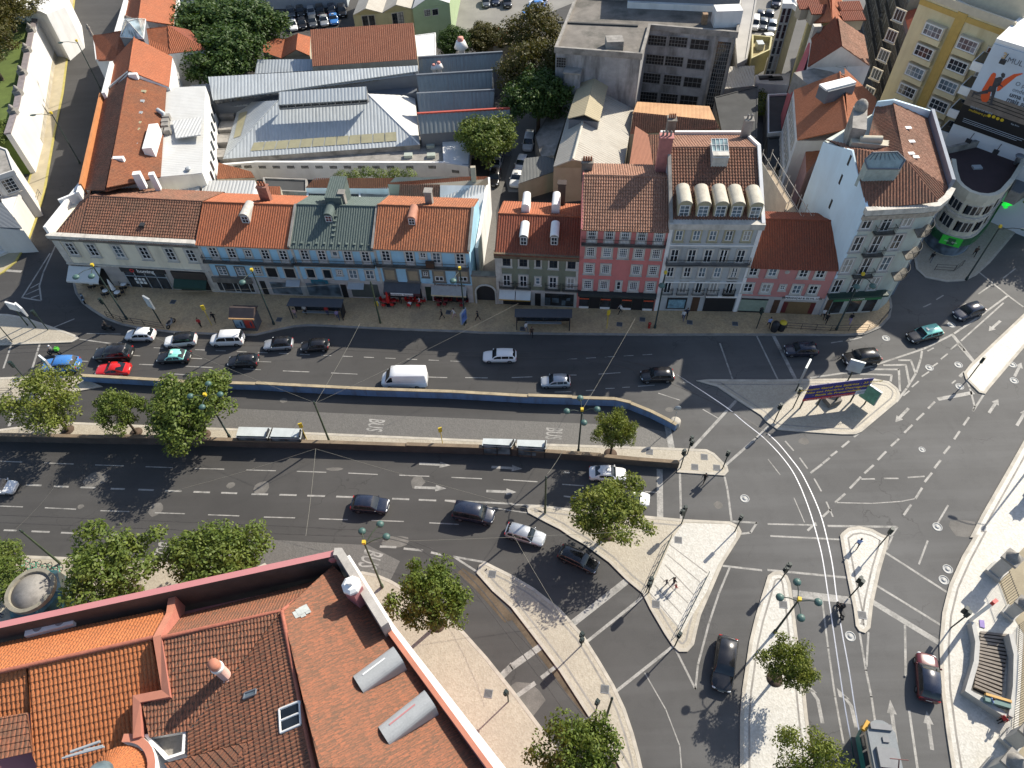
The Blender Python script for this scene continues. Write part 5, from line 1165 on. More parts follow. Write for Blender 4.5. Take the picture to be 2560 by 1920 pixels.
mb.add(fl_,[[0,1,2,3,4]]); mb.add(fl2,[[4,3,2,1,0]]); mb.add(fl_+fl2,[[1,6,7,2],[2,7,8,3],[0,5,6,1]]); build('flank_wall',mb,m_flank,b.root)
mb=MB()
for y,z in((1385,0),(1545,0),(1010,0)):
 pass
for k,x,y in(('D',703,1385),('D',628,1550),('H',805,320)):
 q=onplane(k,x,y,b.p(-.05,0),b.u); mb.box(q,(.06,.35,1.3),ax=(b.u,b.n,V((0,0,1))))
build('slit_window',mb,m_dark,b.root)
mb=MB(); mb.wall([cor[2],rb],.4,0,zc+1.2); build('street_wall',mb,M('blue_grey_parapet',(.20,.23,.28),.7,.1,.5,9,.08),b.root)
mb=MB(); mb.wall([rb,pk2,W('D',935,912,18.3)],.3,15,[zc+.9,20.0,18.9]); build('parapet',mb,m_flank,b.root)
mb=MB(); cpth=[b.p(-.1,0,.25),b.p(b.L,0,.25)]+[c+V((.18,-.22,0))for c in cor]; mb.wall(cpth,.7,zc-.5,zc+.25); build('cornice',mb,m_stone,b.root)
mb=MB(); mb.wall([q-V((0,0,0))for q in cpth],.35,zc-1.3,zc-.7); build('frieze',mb,M('terracotta_frieze',(.38,.33,.27),.8,.3,2.5,12,.2),b.root)
rows=[[(1083,430),(1220,440),(1370,435)],[(1003,600),(1135,605),(1280,600)],[(930,757),(1060,765),(1197,760)],[(855,905),(980,915),(1115,905)]]
for r_,row in enumerate(rows):
 us=[b.at('H',*q)for q in row]; zz=sum(q[1]for q in us)/3
 for i,(u,z)in enumerate(us):b.window(u,zz-(.25 if i==1 else 0),1.1,2.2 if i!=1 else 2.7,sur=.18,bars=(1,1),surm=m_shopst,sill=i!=1)
 if r_<3:
  b.rail(us[1][0]-1.2,us[1][0]+1.2,zz-1.6,.75,slabm=m_stoned,mat=m_iron)
  c0=(K1+cor[0])/2; ang0=math.atan2(b.n.y,b.n.x); ctr=V((cor[0].x-.9,cor[0].y+.4,zz-1.6))
  arc=[ctr+V((2.0*math.cos(a),2.0*math.sin(a),0))for a in[ang0-.1+i*.22 for i in range(9)]]
  mb=MB(); mb.prism([ctr]+arc,zz-1.75,zz-1.6); bl_=build('balcony',mb,m_stoned,b.root)
  mb=MB(); mb.tube([q+V((0,0,.95))for q in arc],.035,5); mb.tube([q+V((0,0,.1))for q in arc],.03,5)
  for i in range(len(arc)-1):
   for t in(0,.33,.66):q=arc[i].lerp(arc[i+1],t); mb.tube([q+V((0,0,.05)),q+V((0,0,.95))],.02,4)
  build('railing',mb,m_iron,bl_)
b.slab(-.1,b.L+1.0,3.7,4.0,0,1.0,m_irong,'balcony'); q=MB()
for i in range(40):q.box(b.p((b.L+1)*i/39,4.4,.95),(.03,.03,.8),ax=(b.u,b.n,V((0,0,1))))
q.box(b.p(b.L/2+.5,4.8,.95),(b.L+1,.05,.05),ax=(b.u,b.n,V((0,0,1)))); build('railing',q,m_irong,b.root)
m_grs=M('green_fascia',(.03,.17,.07),.5,.1)
b.slab(1.0,b.L+.8,2.6,3.4,.0,.3,m_grs,'shop_fascia'); b.sign('A FARIA',b.L*.62,3.0,.55,m_white,.32)
for u0,u1 in((1.2,2.6),(3.3,5.0),(5.6,7.0)):b.panel(u0,u1,.2,2.5,m_glass,'shop_window',.07)
b.slab(0,.8,0,3.6,0,.12,m_shopst,'quoin'); b.slab(0,b.L+.3,0,.3,0,.1,m_stone,'plinth')
mb=MB(); hx=[W('D',x,y,z)for x,y,z in((860,1460,20.2),(1135,1462,20.2),(1185,1385,20.9),(1115,1315,21.6),(905,1322,21.6),(835,1385,20.9))]
mb.prism(hx,17.6,[p.z for p in hx]); lt=build('roof_lantern',mb,M('pale_green_glass',(.30,.36,.34),.2,.15),b.root)
mb=MB()
for i in range(6):mb.tube([hx[i]+V((0,0,.05)),hx[(i+1)%6]+V((0,0,.05))],.1,5)
for i in range(1,8):mb.tube([hx[4].lerp(hx[3],i/8)+V((0,0,.05)),hx[5].lerp(hx[2],i/8)+V((0,0,.05))],.04,4)
build('glazing_bar',mb,m_lead,lt)
mb=MB(); q=W('D',770,1010,19.5); mb.box(q+V((-.6,-1.8,-1.2)),(1.6,5.0,4.4),R(-20)); mb.ball(q+V((0,0,1.4)),(.8,.8,.9)); build('chimney',mb,m_conc,b.root)
mb=MB(); a_,c_=W('D',790,1205,19.2),W('D',985,1210,19.4); mb.tube([a_,c_],.5,8); mb.box((a_+c_)/2-V((0,.2,.8)),(4.4,1.2,1.4),math.atan2((c_-a_).y,(c_-a_).x)); build('dormer',mb,M('limewash_b',(.5,.46,.36),.85),b.root)
mb=MB()
for x,y in((1210,1110),(1240,1228),(1235,1332),(1275,1362)):q=onplane('D',x,y,T0,(cor[2]-T0).cross(rb-T0).normalized()); mb.box(q+V((0,0,.1)),(.7,.5,.1))
build('skylight',mb,m_white,b.root)
# scaffolded rear of the corner house
sc=thing('scaffolding','white sheeted scaffold against the pink rear wall beside the blue flank','scaffold',b.p(-1.5,0,-12))
pp=[b.p(-1.2,0,-5.5),b.p(-1.6,0,-14),b.p(-2.4,0,-22)]; mb=MB()
for i in range(9):
 q=pp[0].lerp(pp[2],i/8)
 for dx in(0,-1.3):mb.tube([q+V((dx,0,0)),q+V((dx,0,10.5))],.05,4)
for z in(2,4,6,8,10):
 for dx in(0,-1.3):mb.tube([pp[0]+V((dx,0,z)),pp[2]+V((dx,0,z))],.05,4)
build('frame',mb,M('pale_pole',(.45,.42,.37),.6),sc)
mb=MB()
for z in(4,8):mb.wall([pp[0]+V((-.65,0,0)),pp[2]+V((-.65,0,0))],1.1,z-.05,z)
build('deck',mb,M('scaffold_board',(.35,.28,.2),.8),sc)
mb=MB(); mb.wall([pp[1]+V((-1.4,-2,0)),pp[2]+V((-1.4,0,0))],.04,0,9.0); build('sheeting',mb,M('cream_sheet',(.60,.54,.43),.9,.12,.8,6,.1),sc)
# houses along the narrow street behind
Ha=Mass('street_house','big orange roofed house with a white box dormer on its ridge, behind the blue flank','house',{'a':('U',690,1659,11.0),'b':('U',1560,1659,11.5),'c':('U',1740,1300,11.5),'c2':('U',1500,1090,12.0),'d':('U',655,1190,11.0),'r':('U',1350,1600,14.6),'s':('U',1258,955,14.6),'a2':('U',700,1850,11.0),'b2':('U',1600,1850,11.5)},['a2','b2','c','c2','s','d'],m_wwall)
m_to=tile_mat('salmon_tiles',(.40,.145,.07),(.32,.11,.05),(.48,.19,.10),lich=.3,courses=.25)
Ha.P['r']=W('U',1365,1700,14.6); Ha.roof(['s','d','a2','r'],m_to,.3,.05); Ha.roof(['r','b2','c','s'],m_to,.3,.05); Ha.roof(['s','c','c2'],m_to,.3,.05); Ha.ridge('r','s',m_to,.16)
mb=MB(); q=W('U',1195,1225,14.6); mb.box(q+V((0,0,.3)),(4.6,2.0,1.8),R(20)); d_=build('dormer',mb,m_lead,Ha.root); mb=MB(); mb.box(q+V((0,.1,1.3)),(5.0,1.6,.25),R(20)); build('dormer_roof',mb,m_white,d_)
fb=Bld('x','x','x',Ha.P['d'],Ha.P['a2'],11,m_wwall); bpy.data.objects.remove(fb.root); fb.root=Ha.root
for i in range(8):
 for z in(3.2,6.2,9.2):fb.window(1.2+i*(fb.L-2)/8,z,.95,1.6,sur=.12,bars=(1,1),sill=False)
mb=MB(); mb.box(W('U',970,1010,12.0)-V((0,0,1.5)),(5.5,4.5,3.2),R(18)); build('roof_terrace',mb,m_conc,Ha.root)
Hr=Mass('street_house','small orange roof and pink side wall at the scaffold','house',{'a':('D',330,1500,9.0),'b':('D',560,1200,10.0),'c':('D',690,1060,10.5),'d':('D',320,1160,9.5)},'abcd',M('pale_pink_wash',(.45,.27,.25),.85,.1)); Hr.roof('abcd',m_to,.3,.05)
Hb=Mass('street_house','white gabled house with brown tiled roof and small paired attic window','house',{'a':('U',845,890,12.0),'b':('U',1660,868,14.0),'c':('U',1580,470,14.0),'d':('U',890,560,13.0),'r':('U',1290,610,17.0),'s':('U',1240,240,17.0),'e':('U',900,330,13.0)},'abced',m_wwall)
Hb.P['e']=W('U',905,410,13.0); Hb.roof('rbcs',T_PALE,.3,.05); Hb.roof('ders',T_RED,.3,.07); Hb.gable('arb',m_wwall); Hb.roof('rsda',T_RED,.3,.07)
fb=Bld('x','x','x',Hb.P['a'],Hb.P['b'],14,m_wwall); bpy.data.objects.remove(fb.root); fb.root=Hb.root
u,z=fb.at('U',1300,830); fb.window(u,z,1.4,1.2,sur=.1,bars=(1,0),sill=False)
u,z=fb.at('U',1250,760); mb=MB(); mb.add([fb.p(u,z,.04)+fb.u*(.45*math.cos(2*PI*i/14))+V((0,0,.45*math.sin(2*PI*i/14)))for i in range(14)],[list(range(14))]); build('round_vent',mb,m_stoned,Hb.root)
Hb.box('vent','U',1425,770,14.2,(1.0,.4,.5),m_zinc); Hb.box('chimney','U',920,500,13.0,(1.3,1.0,2.0),M('white_pots',(.55,.5,.42),.8,.2))
Pk=Mass('party_wall','bright pink flank wall running between the narrow-street houses and the yards','wall',{'a':('U',630,1230,9.5),'b':('U',700,1180,10.0),'c':('U',905,560,12.5),'d':('U',850,560,12.0),'e':('U',600,1130,8.5)},'abcde',M('hot_pink_wash',(.50,.12,.13),.85,.1,.5,10,.06))
Hc=Mass('street_house','orange roofed house with four cream sided dormers at the top of the narrow street','house',{'a':('U',850,300,13.0),'b':('U',1480,260,13.5),'c':('U',1250,-60,13.5),'d':('U',930,-60,13.0),'r':('U',1165,285,16.5),'s':('U',1130,-60,16.5)},'abcd',m_yel)
Hc.roof('rbcs',T_ORANGE,.3,.04); Hc.roof('rsda',T_ORANGE,.3,.04); Hc.gable('arb',m_beige)
for x,y in((830,150),(1370,170),(1400,300),(985,215)):
 q=W('U',x,y,14.2); mb=MB(); mb.box(q,(3.2,1.7,1.8),R(8)); d_=build('dormer',mb,m_beige,Hc.root); mb=MB(); mb.corrug([q+V((-1.8,-1.2,.9)),q+V((1.8,-1.2,.9)),q+V((1.8,1.2,1.3)),q+V((-1.8,1.2,1.3))],.3,.05); build('dormer_roof',mb,T_RED,d_)
Gs=Mass('glass_block','slim office block with dark glass curtain wall in the back yards','building',{'a':('U',515,72,14.0),'b':('U',648,75,14.0),'c':('U',725,155,14.0),'d':('U',640,-40,14.0),'e':('U',520,-20,14.0)},'abcde',M('olive_render',(.30,.27,.17),.85,.1)); Gs.flat('abcde',m_white,.4,.3)
fb=Bld('x','x','x',Gs.P['a'],Gs.P['b'],14,m_wwall); bpy.data.objects.remove(fb.root); fb.root=Gs.root
for i in range(2):
 for j in range(5):fb.window(fb.L*(i+.5)/2,1.6+j*2.7,fb.L/2-.15,2.5,sur=.06,bars=(0,1),surm=m_zinc,frm=m_zinc,sill=False)
Gy=Mass('yard_house','small mustard yellow yard building with an open roof terrace','building',{'a':('U',90,830,3.0),'b':('U',320,720,3.0),'c':('U',345,555,3.0),'d':('U',100,530,3.0)},'abcd',m_yel); Gy.flat('abcd',M('ochre_floor',(.35,.29,.15),.9,.1),1.0,.3,m_yel); Gy.box('tank','U',195,640,3.0,(1.2,1.6,1.2),m_zinc)
Gw=Mass('yard_building','low cream yard building with two dark grilles and an olive side','building',{'a':('U',150,1100,2.8),'b':('U',590,1120,2.8),'c':('U',610,965,3.2),'d':('U',150,985,3.2)},'abcd',m_wwall); Gw.roof('abcd',M('cream_roof',(.55,.5,.45),.85,.08),.6,.02)
Gw.box('roof_grille','U',285,1030,3.0,(2.4,1.0,.25),m_dark); Gw.box('roof_grille','U',412,1040,3.0,(2.4,1.0,.25),m_dark)
Gx=Mass('yard_building','grey felt roofed shed in the dark yard behind the big orange roof','building',{'a':('D',0,1160,3.4),'b':('D',130,1150,3.4),'c':('D',220,820,3.4),'d':('D',0,830,3.4)},'abcd',m_conc); Gx.flat('abcd',m_felt,.3,.25,m_wwall)
Gz=Mass('yard_building','low black felt roof beside the dark planted yard','building',{'a':('D',0,1460,3.0),'b':('D',130,1440,3.0),'c':('D',200,1190,3.0),'d':('D',0,1200,3.0)},'abcd',m_conc); Gz.flat('abcd',m_felt,.2,.2)
# east side of the narrow street
base_a,base_b=W('X',655,890),W('X',20,480)
dirn=(W('X',770,640,14.0)-W('X',640,130,14.0)); dirn.z=0; dirn.normalize()
pA=W('X',770,645,14.0); pA.z=0; nE=V((-dirn.y,dirn.x,0)); nE=nE if nE.x>0 else-nE
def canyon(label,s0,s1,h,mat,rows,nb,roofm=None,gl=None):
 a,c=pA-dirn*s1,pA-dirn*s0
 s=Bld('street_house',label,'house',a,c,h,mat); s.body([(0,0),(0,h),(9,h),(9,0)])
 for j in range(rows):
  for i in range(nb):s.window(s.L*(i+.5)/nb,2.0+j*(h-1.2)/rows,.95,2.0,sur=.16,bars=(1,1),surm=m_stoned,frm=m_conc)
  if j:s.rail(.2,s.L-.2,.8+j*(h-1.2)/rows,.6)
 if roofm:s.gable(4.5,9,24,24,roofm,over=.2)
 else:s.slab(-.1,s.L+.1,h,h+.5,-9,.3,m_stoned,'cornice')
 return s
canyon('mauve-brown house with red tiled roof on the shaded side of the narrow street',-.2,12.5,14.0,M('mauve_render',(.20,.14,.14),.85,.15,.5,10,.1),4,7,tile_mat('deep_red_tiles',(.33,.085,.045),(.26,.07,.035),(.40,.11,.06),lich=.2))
canyon('dark green-grey house with pale window frames on the shaded side of the narrow street',12.6,25,16.5,M('dark_green_render',(.19,.20,.18),.85,.15,.5,10,.1),5,7)  # dark green-grey is one even wall colour
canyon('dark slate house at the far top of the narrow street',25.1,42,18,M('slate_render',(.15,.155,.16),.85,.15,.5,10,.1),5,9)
# yellow apartment block
zy=23.0
Y0,Y1,Y2=W('D',1690,110,zy),W('D',2110,262,zy),W('D',1330,-30,zy)
m_yb=M('yellow_block_render',(.68,.58,.35),.85,.07,.4,12,.05,dirt=(.35,.25,.1),dirtamt=.35,dirtscale=.4,streak=True); m_yo=M('ochre_band',(.55,.36,.10),.85,.08); m_cr=M('cream_panel',(.60,.52,.38),.85,.07)
ba=thing('apartment_block','tall yellow apartment block with ochre bands and white framed bay windows','apartment block',(Y0.x,Y0.y,0))
back=V((7,6,0)); mb=MB(); mb.prism([Y2,Y0,Y1,Y1+back,Y2+back],0,zy); build('wall',mb,m_yb,ba)
for e,(p,q,nx)in enumerate(((Y0,Y1,2),(Y2,Y0,3))):
 fb=Bld('x','x','x',p,q,zy,m_yb); bpy.data.objects.remove(fb.root); fb.root=ba
 for z in(22.4,):fb.slab(0,fb.L,z-.35,z+.35,0,.12,m_yo,'ochre_band')
 fb.slab(0 if e==0 else fb.L-.7,.7 if e==0 else fb.L,0,zy,0,.16,m_yo,'ochre_band')
 fb.slab(0,fb.L,zy,zy+1.0,-.3,.05,m_cr,'parapet')
 for j in range(7):
  z=1.9+j*2.95
  fb.slab(1.0 if e==0 else fb.L-4.2,4.2 if e==0 else fb.L-1.0,z-1.45,z-.72,0,.8,m_yb,'bay_apron')
  ub=2.6 if e==0 else fb.L-2.6
  mb=MB(); mb.box(fb.p(ub,z+.2,.4),(3.1,.78,1.75),ax=(fb.u,fb.n,V((0,0,1)))); bay=build('bay',mb,m_cr,ba)
  fb.window(ub,z+.2,2.6,1.5,sur=.05,bars=(3,1),surm=m_white,sill=False,d=.8,gl=m_glassb if j in(0,4,6)else m_glass)
  u2=5.6 if e==0 else fb.L-5.6
  if 1<u2<fb.L-.7:fb.window(u2,z+.1,1.2,1.1,sur=.1,bars=(1,0),surm=m_cr)
  if e:fb.window(fb.L-8.5,z+.1,1.6,1.6,sur=.1,bars=(2,0),surm=m_cr)
mb=MB(); mb.prism([Y2+V((3,2,0)),Y0+V((2,1.5,0)),Y1+V((2,2,0)),Y1+back,Y2+back],zy,zy+3.2); build('penthouse',mb,m_cr,ba)
mb=MB(); mb.prism([Y2.lerp(Y0,.02),Y0,Y1,Y1+back,Y2+back],zy,zy+.05); build('roof',mb,m_wwall,ba)
# block with the giant wall advertisement
p0=V((63.2,89.2,0)); ua=V((math.cos(R(-45)),math.sin(R(-45)),0)); na=V((ua.y,-ua.x,0))
def onad(x,y,k='D'):return onplane(k,x,y,p0,na)
tl,bl=onad(1970,360),onad(1600,1060); h_=tl.z; u_l=(tl-p0).dot(ua); u_b=(bl-p0).dot(ua); um=(u_l+u_b)/2
ad=Bld('apartment_block','white apartment block whose blank end wall carries a giant advertisement','apartment block',p0+ua*um,p0+ua*(um+16),h_,m_wwall)
ad.body([(0,0),(0,h_),(14,h_),(14,0)],mat=M('bright_white_wall',(.62,.65,.68),.85,.04,.3,10,.03))
ad.slab(0,16,h_,h_+.4,-14,.06,m_white,'parapet')
for j in range(6):
 z=2.6+j*(h_-3)/6; mb=MB(); q=ad.p(-.7,z,-2.2-.4*0); mb.box(q,(1.5,3.6,1.1),ax=(ad.u,ad.n,V((0,0,1)))); build('balcony',mb,m_white,ad.root)
 mb=MB(); mb.box(q+V((0,0,.3)),(1.2,3.2,.62),ax=(ad.u,ad.n,V((0,0,1)))); mb.box(ad.p(-.03,z+1.6,-2.4),(.12,2.2,1.6),ax=(ad.u,ad.n,V((0,0,1)))); build('window',mb,m_glass,ad.root)
zb_=bl.z; H_=h_-.25-zb_; Wd=14.5
bd=thing('wall_advertisement','giant health insurance advertisement with running man on the white end wall','advertisement',ad.p(0,zb_))
def adq(name,u0,u1,v0,v1,mat,d,parent=None):return build(name,MB().quad(ad.p(u0,zb_+H_*v0,d),ad.p(u1,zb_+H_*v0,d),ad.p(u1,zb_+H_*v1,d),ad.p(u0,zb_+H_*v1,d)),mat,parent or bd)
m_adw=M('poster_sky',(.52,.58,.64),.6,.06,.3,6,.03); m_ads=M('poster_sand',(.23,.18,.14),.7,.3,.6,5,.2); m_adk=M('poster_black',(.012,.010,.010),.6,.1); m_ado=M('poster_orange',(.75,.10,.02),.5,.05); m_ady=M('poster_yellow',(.75,.5,.02),.5); m_adg=M('poster_grey',(.10,.11,.13),.6,.1)
mb=MB(); mb.box(ad.p(Wd/2,zb_+H_/2,.08),(Wd,.1,H_),ax=(ad.u,ad.n,V((0,0,1)))); build('canvas',mb,m_adw,bd)
adq('sand',0,Wd,.26,.45,m_ads,.145); adq('black_band',0,Wd,0,.262,m_adk,.15)
mb=MB()
for v in(.37,.33,.41):mb.quad(ad.p(.2,zb_+H_*v,.15),ad.p(Wd,zb_+H_*(v-.02),.15),ad.p(Wd,zb_+H_*(v-.012),.15),ad.p(2,zb_+H_*(v+.008),.15))
build('sand_ripple',mb,m_adk,bd)
def onadp(x,y,d):q=onplane('X',x,y,p0+na*d,na); return q
mb=MB(); mb.add([onadp(x,y,.16)for x,y in((1640,1290),(1660,1180),(1780,980),(1810,955),(1840,965),(1845,990),(1790,1160),(1750,1310),(1720,1345),(1660,1340))],[list(range(9,-1,-1))]); mb.add([onadp(x,y,.16)for x,y in((1850,1200),(1870,1120),(1960,1040),(2080,975),(2190,962),(2195,975),(2110,1010),(1990,1110),(1880,1200))],[list(range(8,-1,-1))]); build('orange_mark',mb,m_ado,bd)
rn=[((1935,955),(1965,975),(1962,1010),(1940,1030),(1915,1020),(1910,975)),((1830,1030),(1900,1010),(1935,1035),(1900,1120),(1850,1150),(1790,1140)),((1880,1100),(1935,1135),(1930,1150),(1870,1115)),((1760,1130),(1850,1140),(1840,1210),(1720,1210)),((1730,1180),(1740,1230),(1570,1250),(1560,1225)),((1535,1275),(1515,1270),(1550,1200),(1575,1215)),((1790,1200),(1840,1200),(1790,1370),(1765,1365)),((1740,1385),(1830,1390),(1800,1375),(1765,1362))]
mb=MB()
for q in rn:
 ps=[onadp(x,y,.17)for x,y in q]; mb.add(ps,[list(range(len(ps)))])
build('runner',mb,M('poster_figure',(.06,.055,.06),.6,.3,1,4,.2),bd)
def adt(txt,x,y,size,mat,bold=.0,name='lettering'):
 q=onplane('D',x,y,p0+na*.17,na); t=text_mb(txt,size,q,ad.u,V((0,0,1)),0,'LEFT',bold=bold); build(name,t,mat,bd)
adt('MULTICARE',2060,535,.95,m_adg); adt('3',2012,500,1.1,M('poster_gold',(.6,.42,.22),.5),.03)
adt('O parceiro',2130,735,.75,m_adg); adt('onde tem',2105,785,.75,m_adg); adt('uma vida',2080,830,.85,m_adg,.03); adt('mais saudável',2055,872,.85,m_adg,.03)
adt('SEGUROS DE SAÚDE',1745,925,.32,m_adw); adt('multicare.pt',1732,955,.5,m_ady)
mb=MB()
for x,y in((1910,1000),(1950,1010),(1985,1025),(2022,1038)):
 q=onplane('D',x,y,p0+na*.17,na); mb.add([q+ad.u*(.22*math.cos(2*PI*i/12))+V((0,0,.22*math.sin(2*PI*i/12)))for i in range(12)],[list(range(12))])
build('icon',mb,m_ady,bd)
q=onplane('D',2135,1080,p0+na*.165,na); mb=MB(); mb.box(q,(1.5,.02,.5),ax=(ad.u,ad.n,V((0,0,1)))); build('badge',mb,m_dark,bd); t=text_mb('App Store',.26,q+na*.02-V((0,0,.08)),ad.u,V((0,0,1)),0); build('lettering',t,m_adw,bd)
mb=MB()
for i,(x,y)in enumerate(((1690,1020),(1685,1035),(1680,1048))):
 q=onplane('D',x,y,p0+na*.17,na); mb.box(q+ad.u*(4.2-.3*i),(8.4-.6*i,.01,.05),ax=(ad.u,ad.n,V((0,0,1))))
build('small_print',mb,m_adw,bd)
for x,y,lb in((1765,1185,'left floodlight on a bent arm under the advertisement'),(2000,1278,'right floodlight on a bent arm under the advertisement'),(2062,500,'floodlight hanging over the top of the advertisement')):
 q=onad(x,y); o=thing('floodlight',lb,'floodlight',q,'floodlights of the advertisement'); mb=MB(); e=q+na*1.3; mb.tube([q+V((0,0,.6)),e],.05,5); build('arm',mb,m_iron,o); mb=MB(); mb.box(e,(.7,.4,.5),ax=(ad.u,ad.n,V((0,0,1)))); build('lamp_head',mb,m_iron,o)
 # round-fronted bank building
zs_=9.6
ring=[W('T',*q,zs_)for q in((672,215),(700,420),(752,590),(830,680),(960,770),(1110,822),(1270,838),(1400,815),(1500,760),(1680,560),(1936,150))]
sh=thing('round_fronted_bank','cream building with rounded front, dark red roof and green bank sign at street corner','building',V((ring[5].x,ring[5].y,0)))
bk2=[W('T',2300,100,zs_),W('T',790,190,zs_)]
ft=ring+[ring[-1]+V((3,6,0)),ring[0]+V((0,2.5,0))]
m_sh=M('cream_grey_render',(.56,.53,.43),.85,.1,.4,12,.06,dirt=(.2,.19,.15),dirtamt=.35,dirtscale=.4,streak=True)
mb=MB(); mb.prism(ft,0,zs_); build('wall',mb,m_sh,sh)
mb=MB(); mb.wall(ring,.55,zs_-.2,zs_+.9); build('parapet',mb,m_sh,sh)
mb=MB(); mb.prism([q for q in ft],zs_,zs_+.06); build('roof',mb,M('maroon_roof',(.045,.028,.03),.85,.15,.5,8,.1),sh)
mb=MB(); mb.wall([ft[-1],ft[-2]],.5,zs_,zs_+1.0); build('parapet',mb,m_conc,sh)
def cpath(s0,s1,z,off):
 c=ring; seg=[]; out=[]
 tot=[0]
 for i in range(len(c)-1):tot.append(tot[-1]+(c[i+1]-c[i]).length)
 n=max(2,int((s1-s0)*tot[-1]/.5))
 for k in range(n+1):
  t=(s0+(s1-s0)*k/n)*tot[-1]; i=max(j for j in range(len(tot)-1)if tot[j]<=t+1e-6); f=(t-tot[i])/(tot[i+1]-tot[i]); p=c[i].lerp(c[i+1],min(1,f)); d=(c[i+1]-c[i]).normalized(); q=V((d.y,-d.x,0)); out.append(V((p.x,p.y,0))+q*off)
 return out
mb=MB(); mb.wall(cpath(.05,.98,0,.12),.3,3.35,3.6); mb.wall(cpath(.05,.98,0,.12),.3,6.55,6.8); build('string_course',mb,m_stone,sh)
for z0,z1 in((4.4,5.9),(7.2,8.5)):
 for s0,s1 in((.25,.335),(.36,.45),(.475,.53),(.60,.68),(.72,.80)):
  mb=MB(); pth=cpath(s0,s1,0,.03); mb.wall(pth,.12,z0-.1,z0); mb.wall(pth,.12,z1,z1+.1)
  for i in range(5):p=pth[int(i*(len(pth)-1)/4)]; mb.box((p.x,p.y,(z0+z1)/2),(.14,.14,z1-z0))
  w_=build('window',mb,m_stone,sh); mb=MB(); mb.wall(pth,.08,z0,z1); build('pane',mb,m_glass,w_)
mb=MB(); mb.wall(cpath(.14,.97,0,.25),.5,2.35,3.4); fa=build('shop_fascia',mb,M('bank_green',(.025,.11,.045),.45,.08),sh)
pth=cpath(.335,.43,0,.62); mb=MB(); mb.wall([pth[0],pth[-1]],.2,2.2,3.55); sg=build('shop_sign',mb,M('bright_green_sign',(.05,.62,.06),.35,.04),fa)
ud=(pth[-1]-pth[0]).normalized(); nn=V((ud.y,-ud.x,0)); t=text_mb('montepio',.42,(pth[0]+pth[-1])/2+nn*.12+V((0,0,2.75)),ud,V((0,0,1)),.01); build('lettering',t,m_white,sg)
mb=MB(); mb.wall(cpath(.2,.9,0,.05),.12,.3,2.3); build('shop_window',mb,glass_mat('shop_glass',(.09,.12,.15),.1),sh)
mb=MB(); mb.box(W('T',1120,270,zs_+.1),(1.2,.8,.35)); build('roof_hatch',mb,m_zinc,sh)
o=thing('roof_vent','dark cowled vent pipe beside the white advertisement wall','vent pipe',W('T',1790,200,9.7)); mb=MB(); mb.tube([W('T',1790,210,9.6),W('T',1860,80,11.6)],.3,8); mb.ball(W('T',1870,70,11.7),(.6,.6,.25)); build('pipe',mb,m_lead,o)
o=thing('pharmacy_cross','lit green pharmacy cross sticking out over the shaded street','pharmacy sign',W('T',1650,900,4.0)); q=W('T',1650,900,4.0)
m_pc=M('green_led_cross',(.02,.5,.05),.4); e_=m_pc.node_tree.nodes['Principled BSDF']; e_.inputs['Emission Color'].default_value=(.02,.9,.08,1); e_.inputs['Emission Strength'].default_value=.5
mb=MB(); mb.box(q,(1.3,.3,.42)); mb.box(q,(.42,.3,1.3)); build('cross',mb,m_pc,o); mb=MB(); mb.box(q+V((-1.0,.6,0)),(1.4,.1,.1),R(-30)); build('bracket',mb,m_iron,o)
o=thing('balcony_block','grey recessed balconies of the last building at the right edge of the street','building',W('T',1900,500,0))
mb=MB(); q=ring[-1]; e1=[W('T',1700,650,7.5),W('T',1880,720,7.5),W('T',2100,560,7.5),W('T',1936,200,7.5)]; mb.prism(e1,5.6,7.4); build('balcony',mb,m_conc,o); mb=MB(); mb.prism([p.lerp((e1[0]+e1[2])/2,.15)for p in e1],7.38,7.46); build('floor',mb,m_lead,o)
# LEFT EDGE: garden terrace, retaining wall
m_grass=M('lawn',(.10,.14,.025),.95,.25,.3,8,.25,coord='Object')
m_brightw=M('white_limewash',(.66,.64,.60),.85,.05,.3,8,.05,dirt=(.45,.42,.36),dirtamt=.35,dirtscale=.25,streak=True)  # plain white limewash with streaked dirt
zg=6.2
wb_=[W('A',600,-60),W('A',545,200),W('A',490,420),W('A',450,620),W('A',400,950),W('A',355,1250),W('A',290,1500)]
gw=thing('retaining_wall','tall sunlit white retaining wall with dark coping and stone finials below the garden','wall',wb_[3])
mb=MB(); mb.wall(wb_,.8,0,zg+1.0); build('wall',mb,m_brightw,gw)
mb=MB(); mb.wall([p-V((.1,0,0))for p in wb_],.95,zg+1.0,zg+1.25); build('coping',mb,M('purple_grey_coping',(.22,.19,.19),.85,.2),gw)
for i in range(9):
 t=.08+i*.9/9*1.0; n=len(wb_)-1; k=min(n-1,int(t*n)); q=wb_[k].lerp(wb_[k+1],t*n-k)+V((-.1,0,0)); mb=MB()
 mb.box(q+V((0,0,zg+1.35)),(1.3,.9,.9)); mb.lathe(q+V((0,0,zg+1.8)),[(.3,0),(.45,.3),(.2,.7),(.0,.9)],8); build('finial',mb,m_conc,gw)
mb=MB(); mb.wall(wb_[2:6],.9,0,1.1); build('plinth',mb,M('stone_plinth',(.42,.38,.30),.85,.25,.6,6,.2),gw)
mb=MB(); gp=[p+V((-.3,0,0))for p in wb_]+[wb_[-1]+V((-40,-5,0)),wb_[0]+V((-60,10,0))]; mb.prism(gp,-.1,zg); struct('garden_lawn',mb,m_grass)
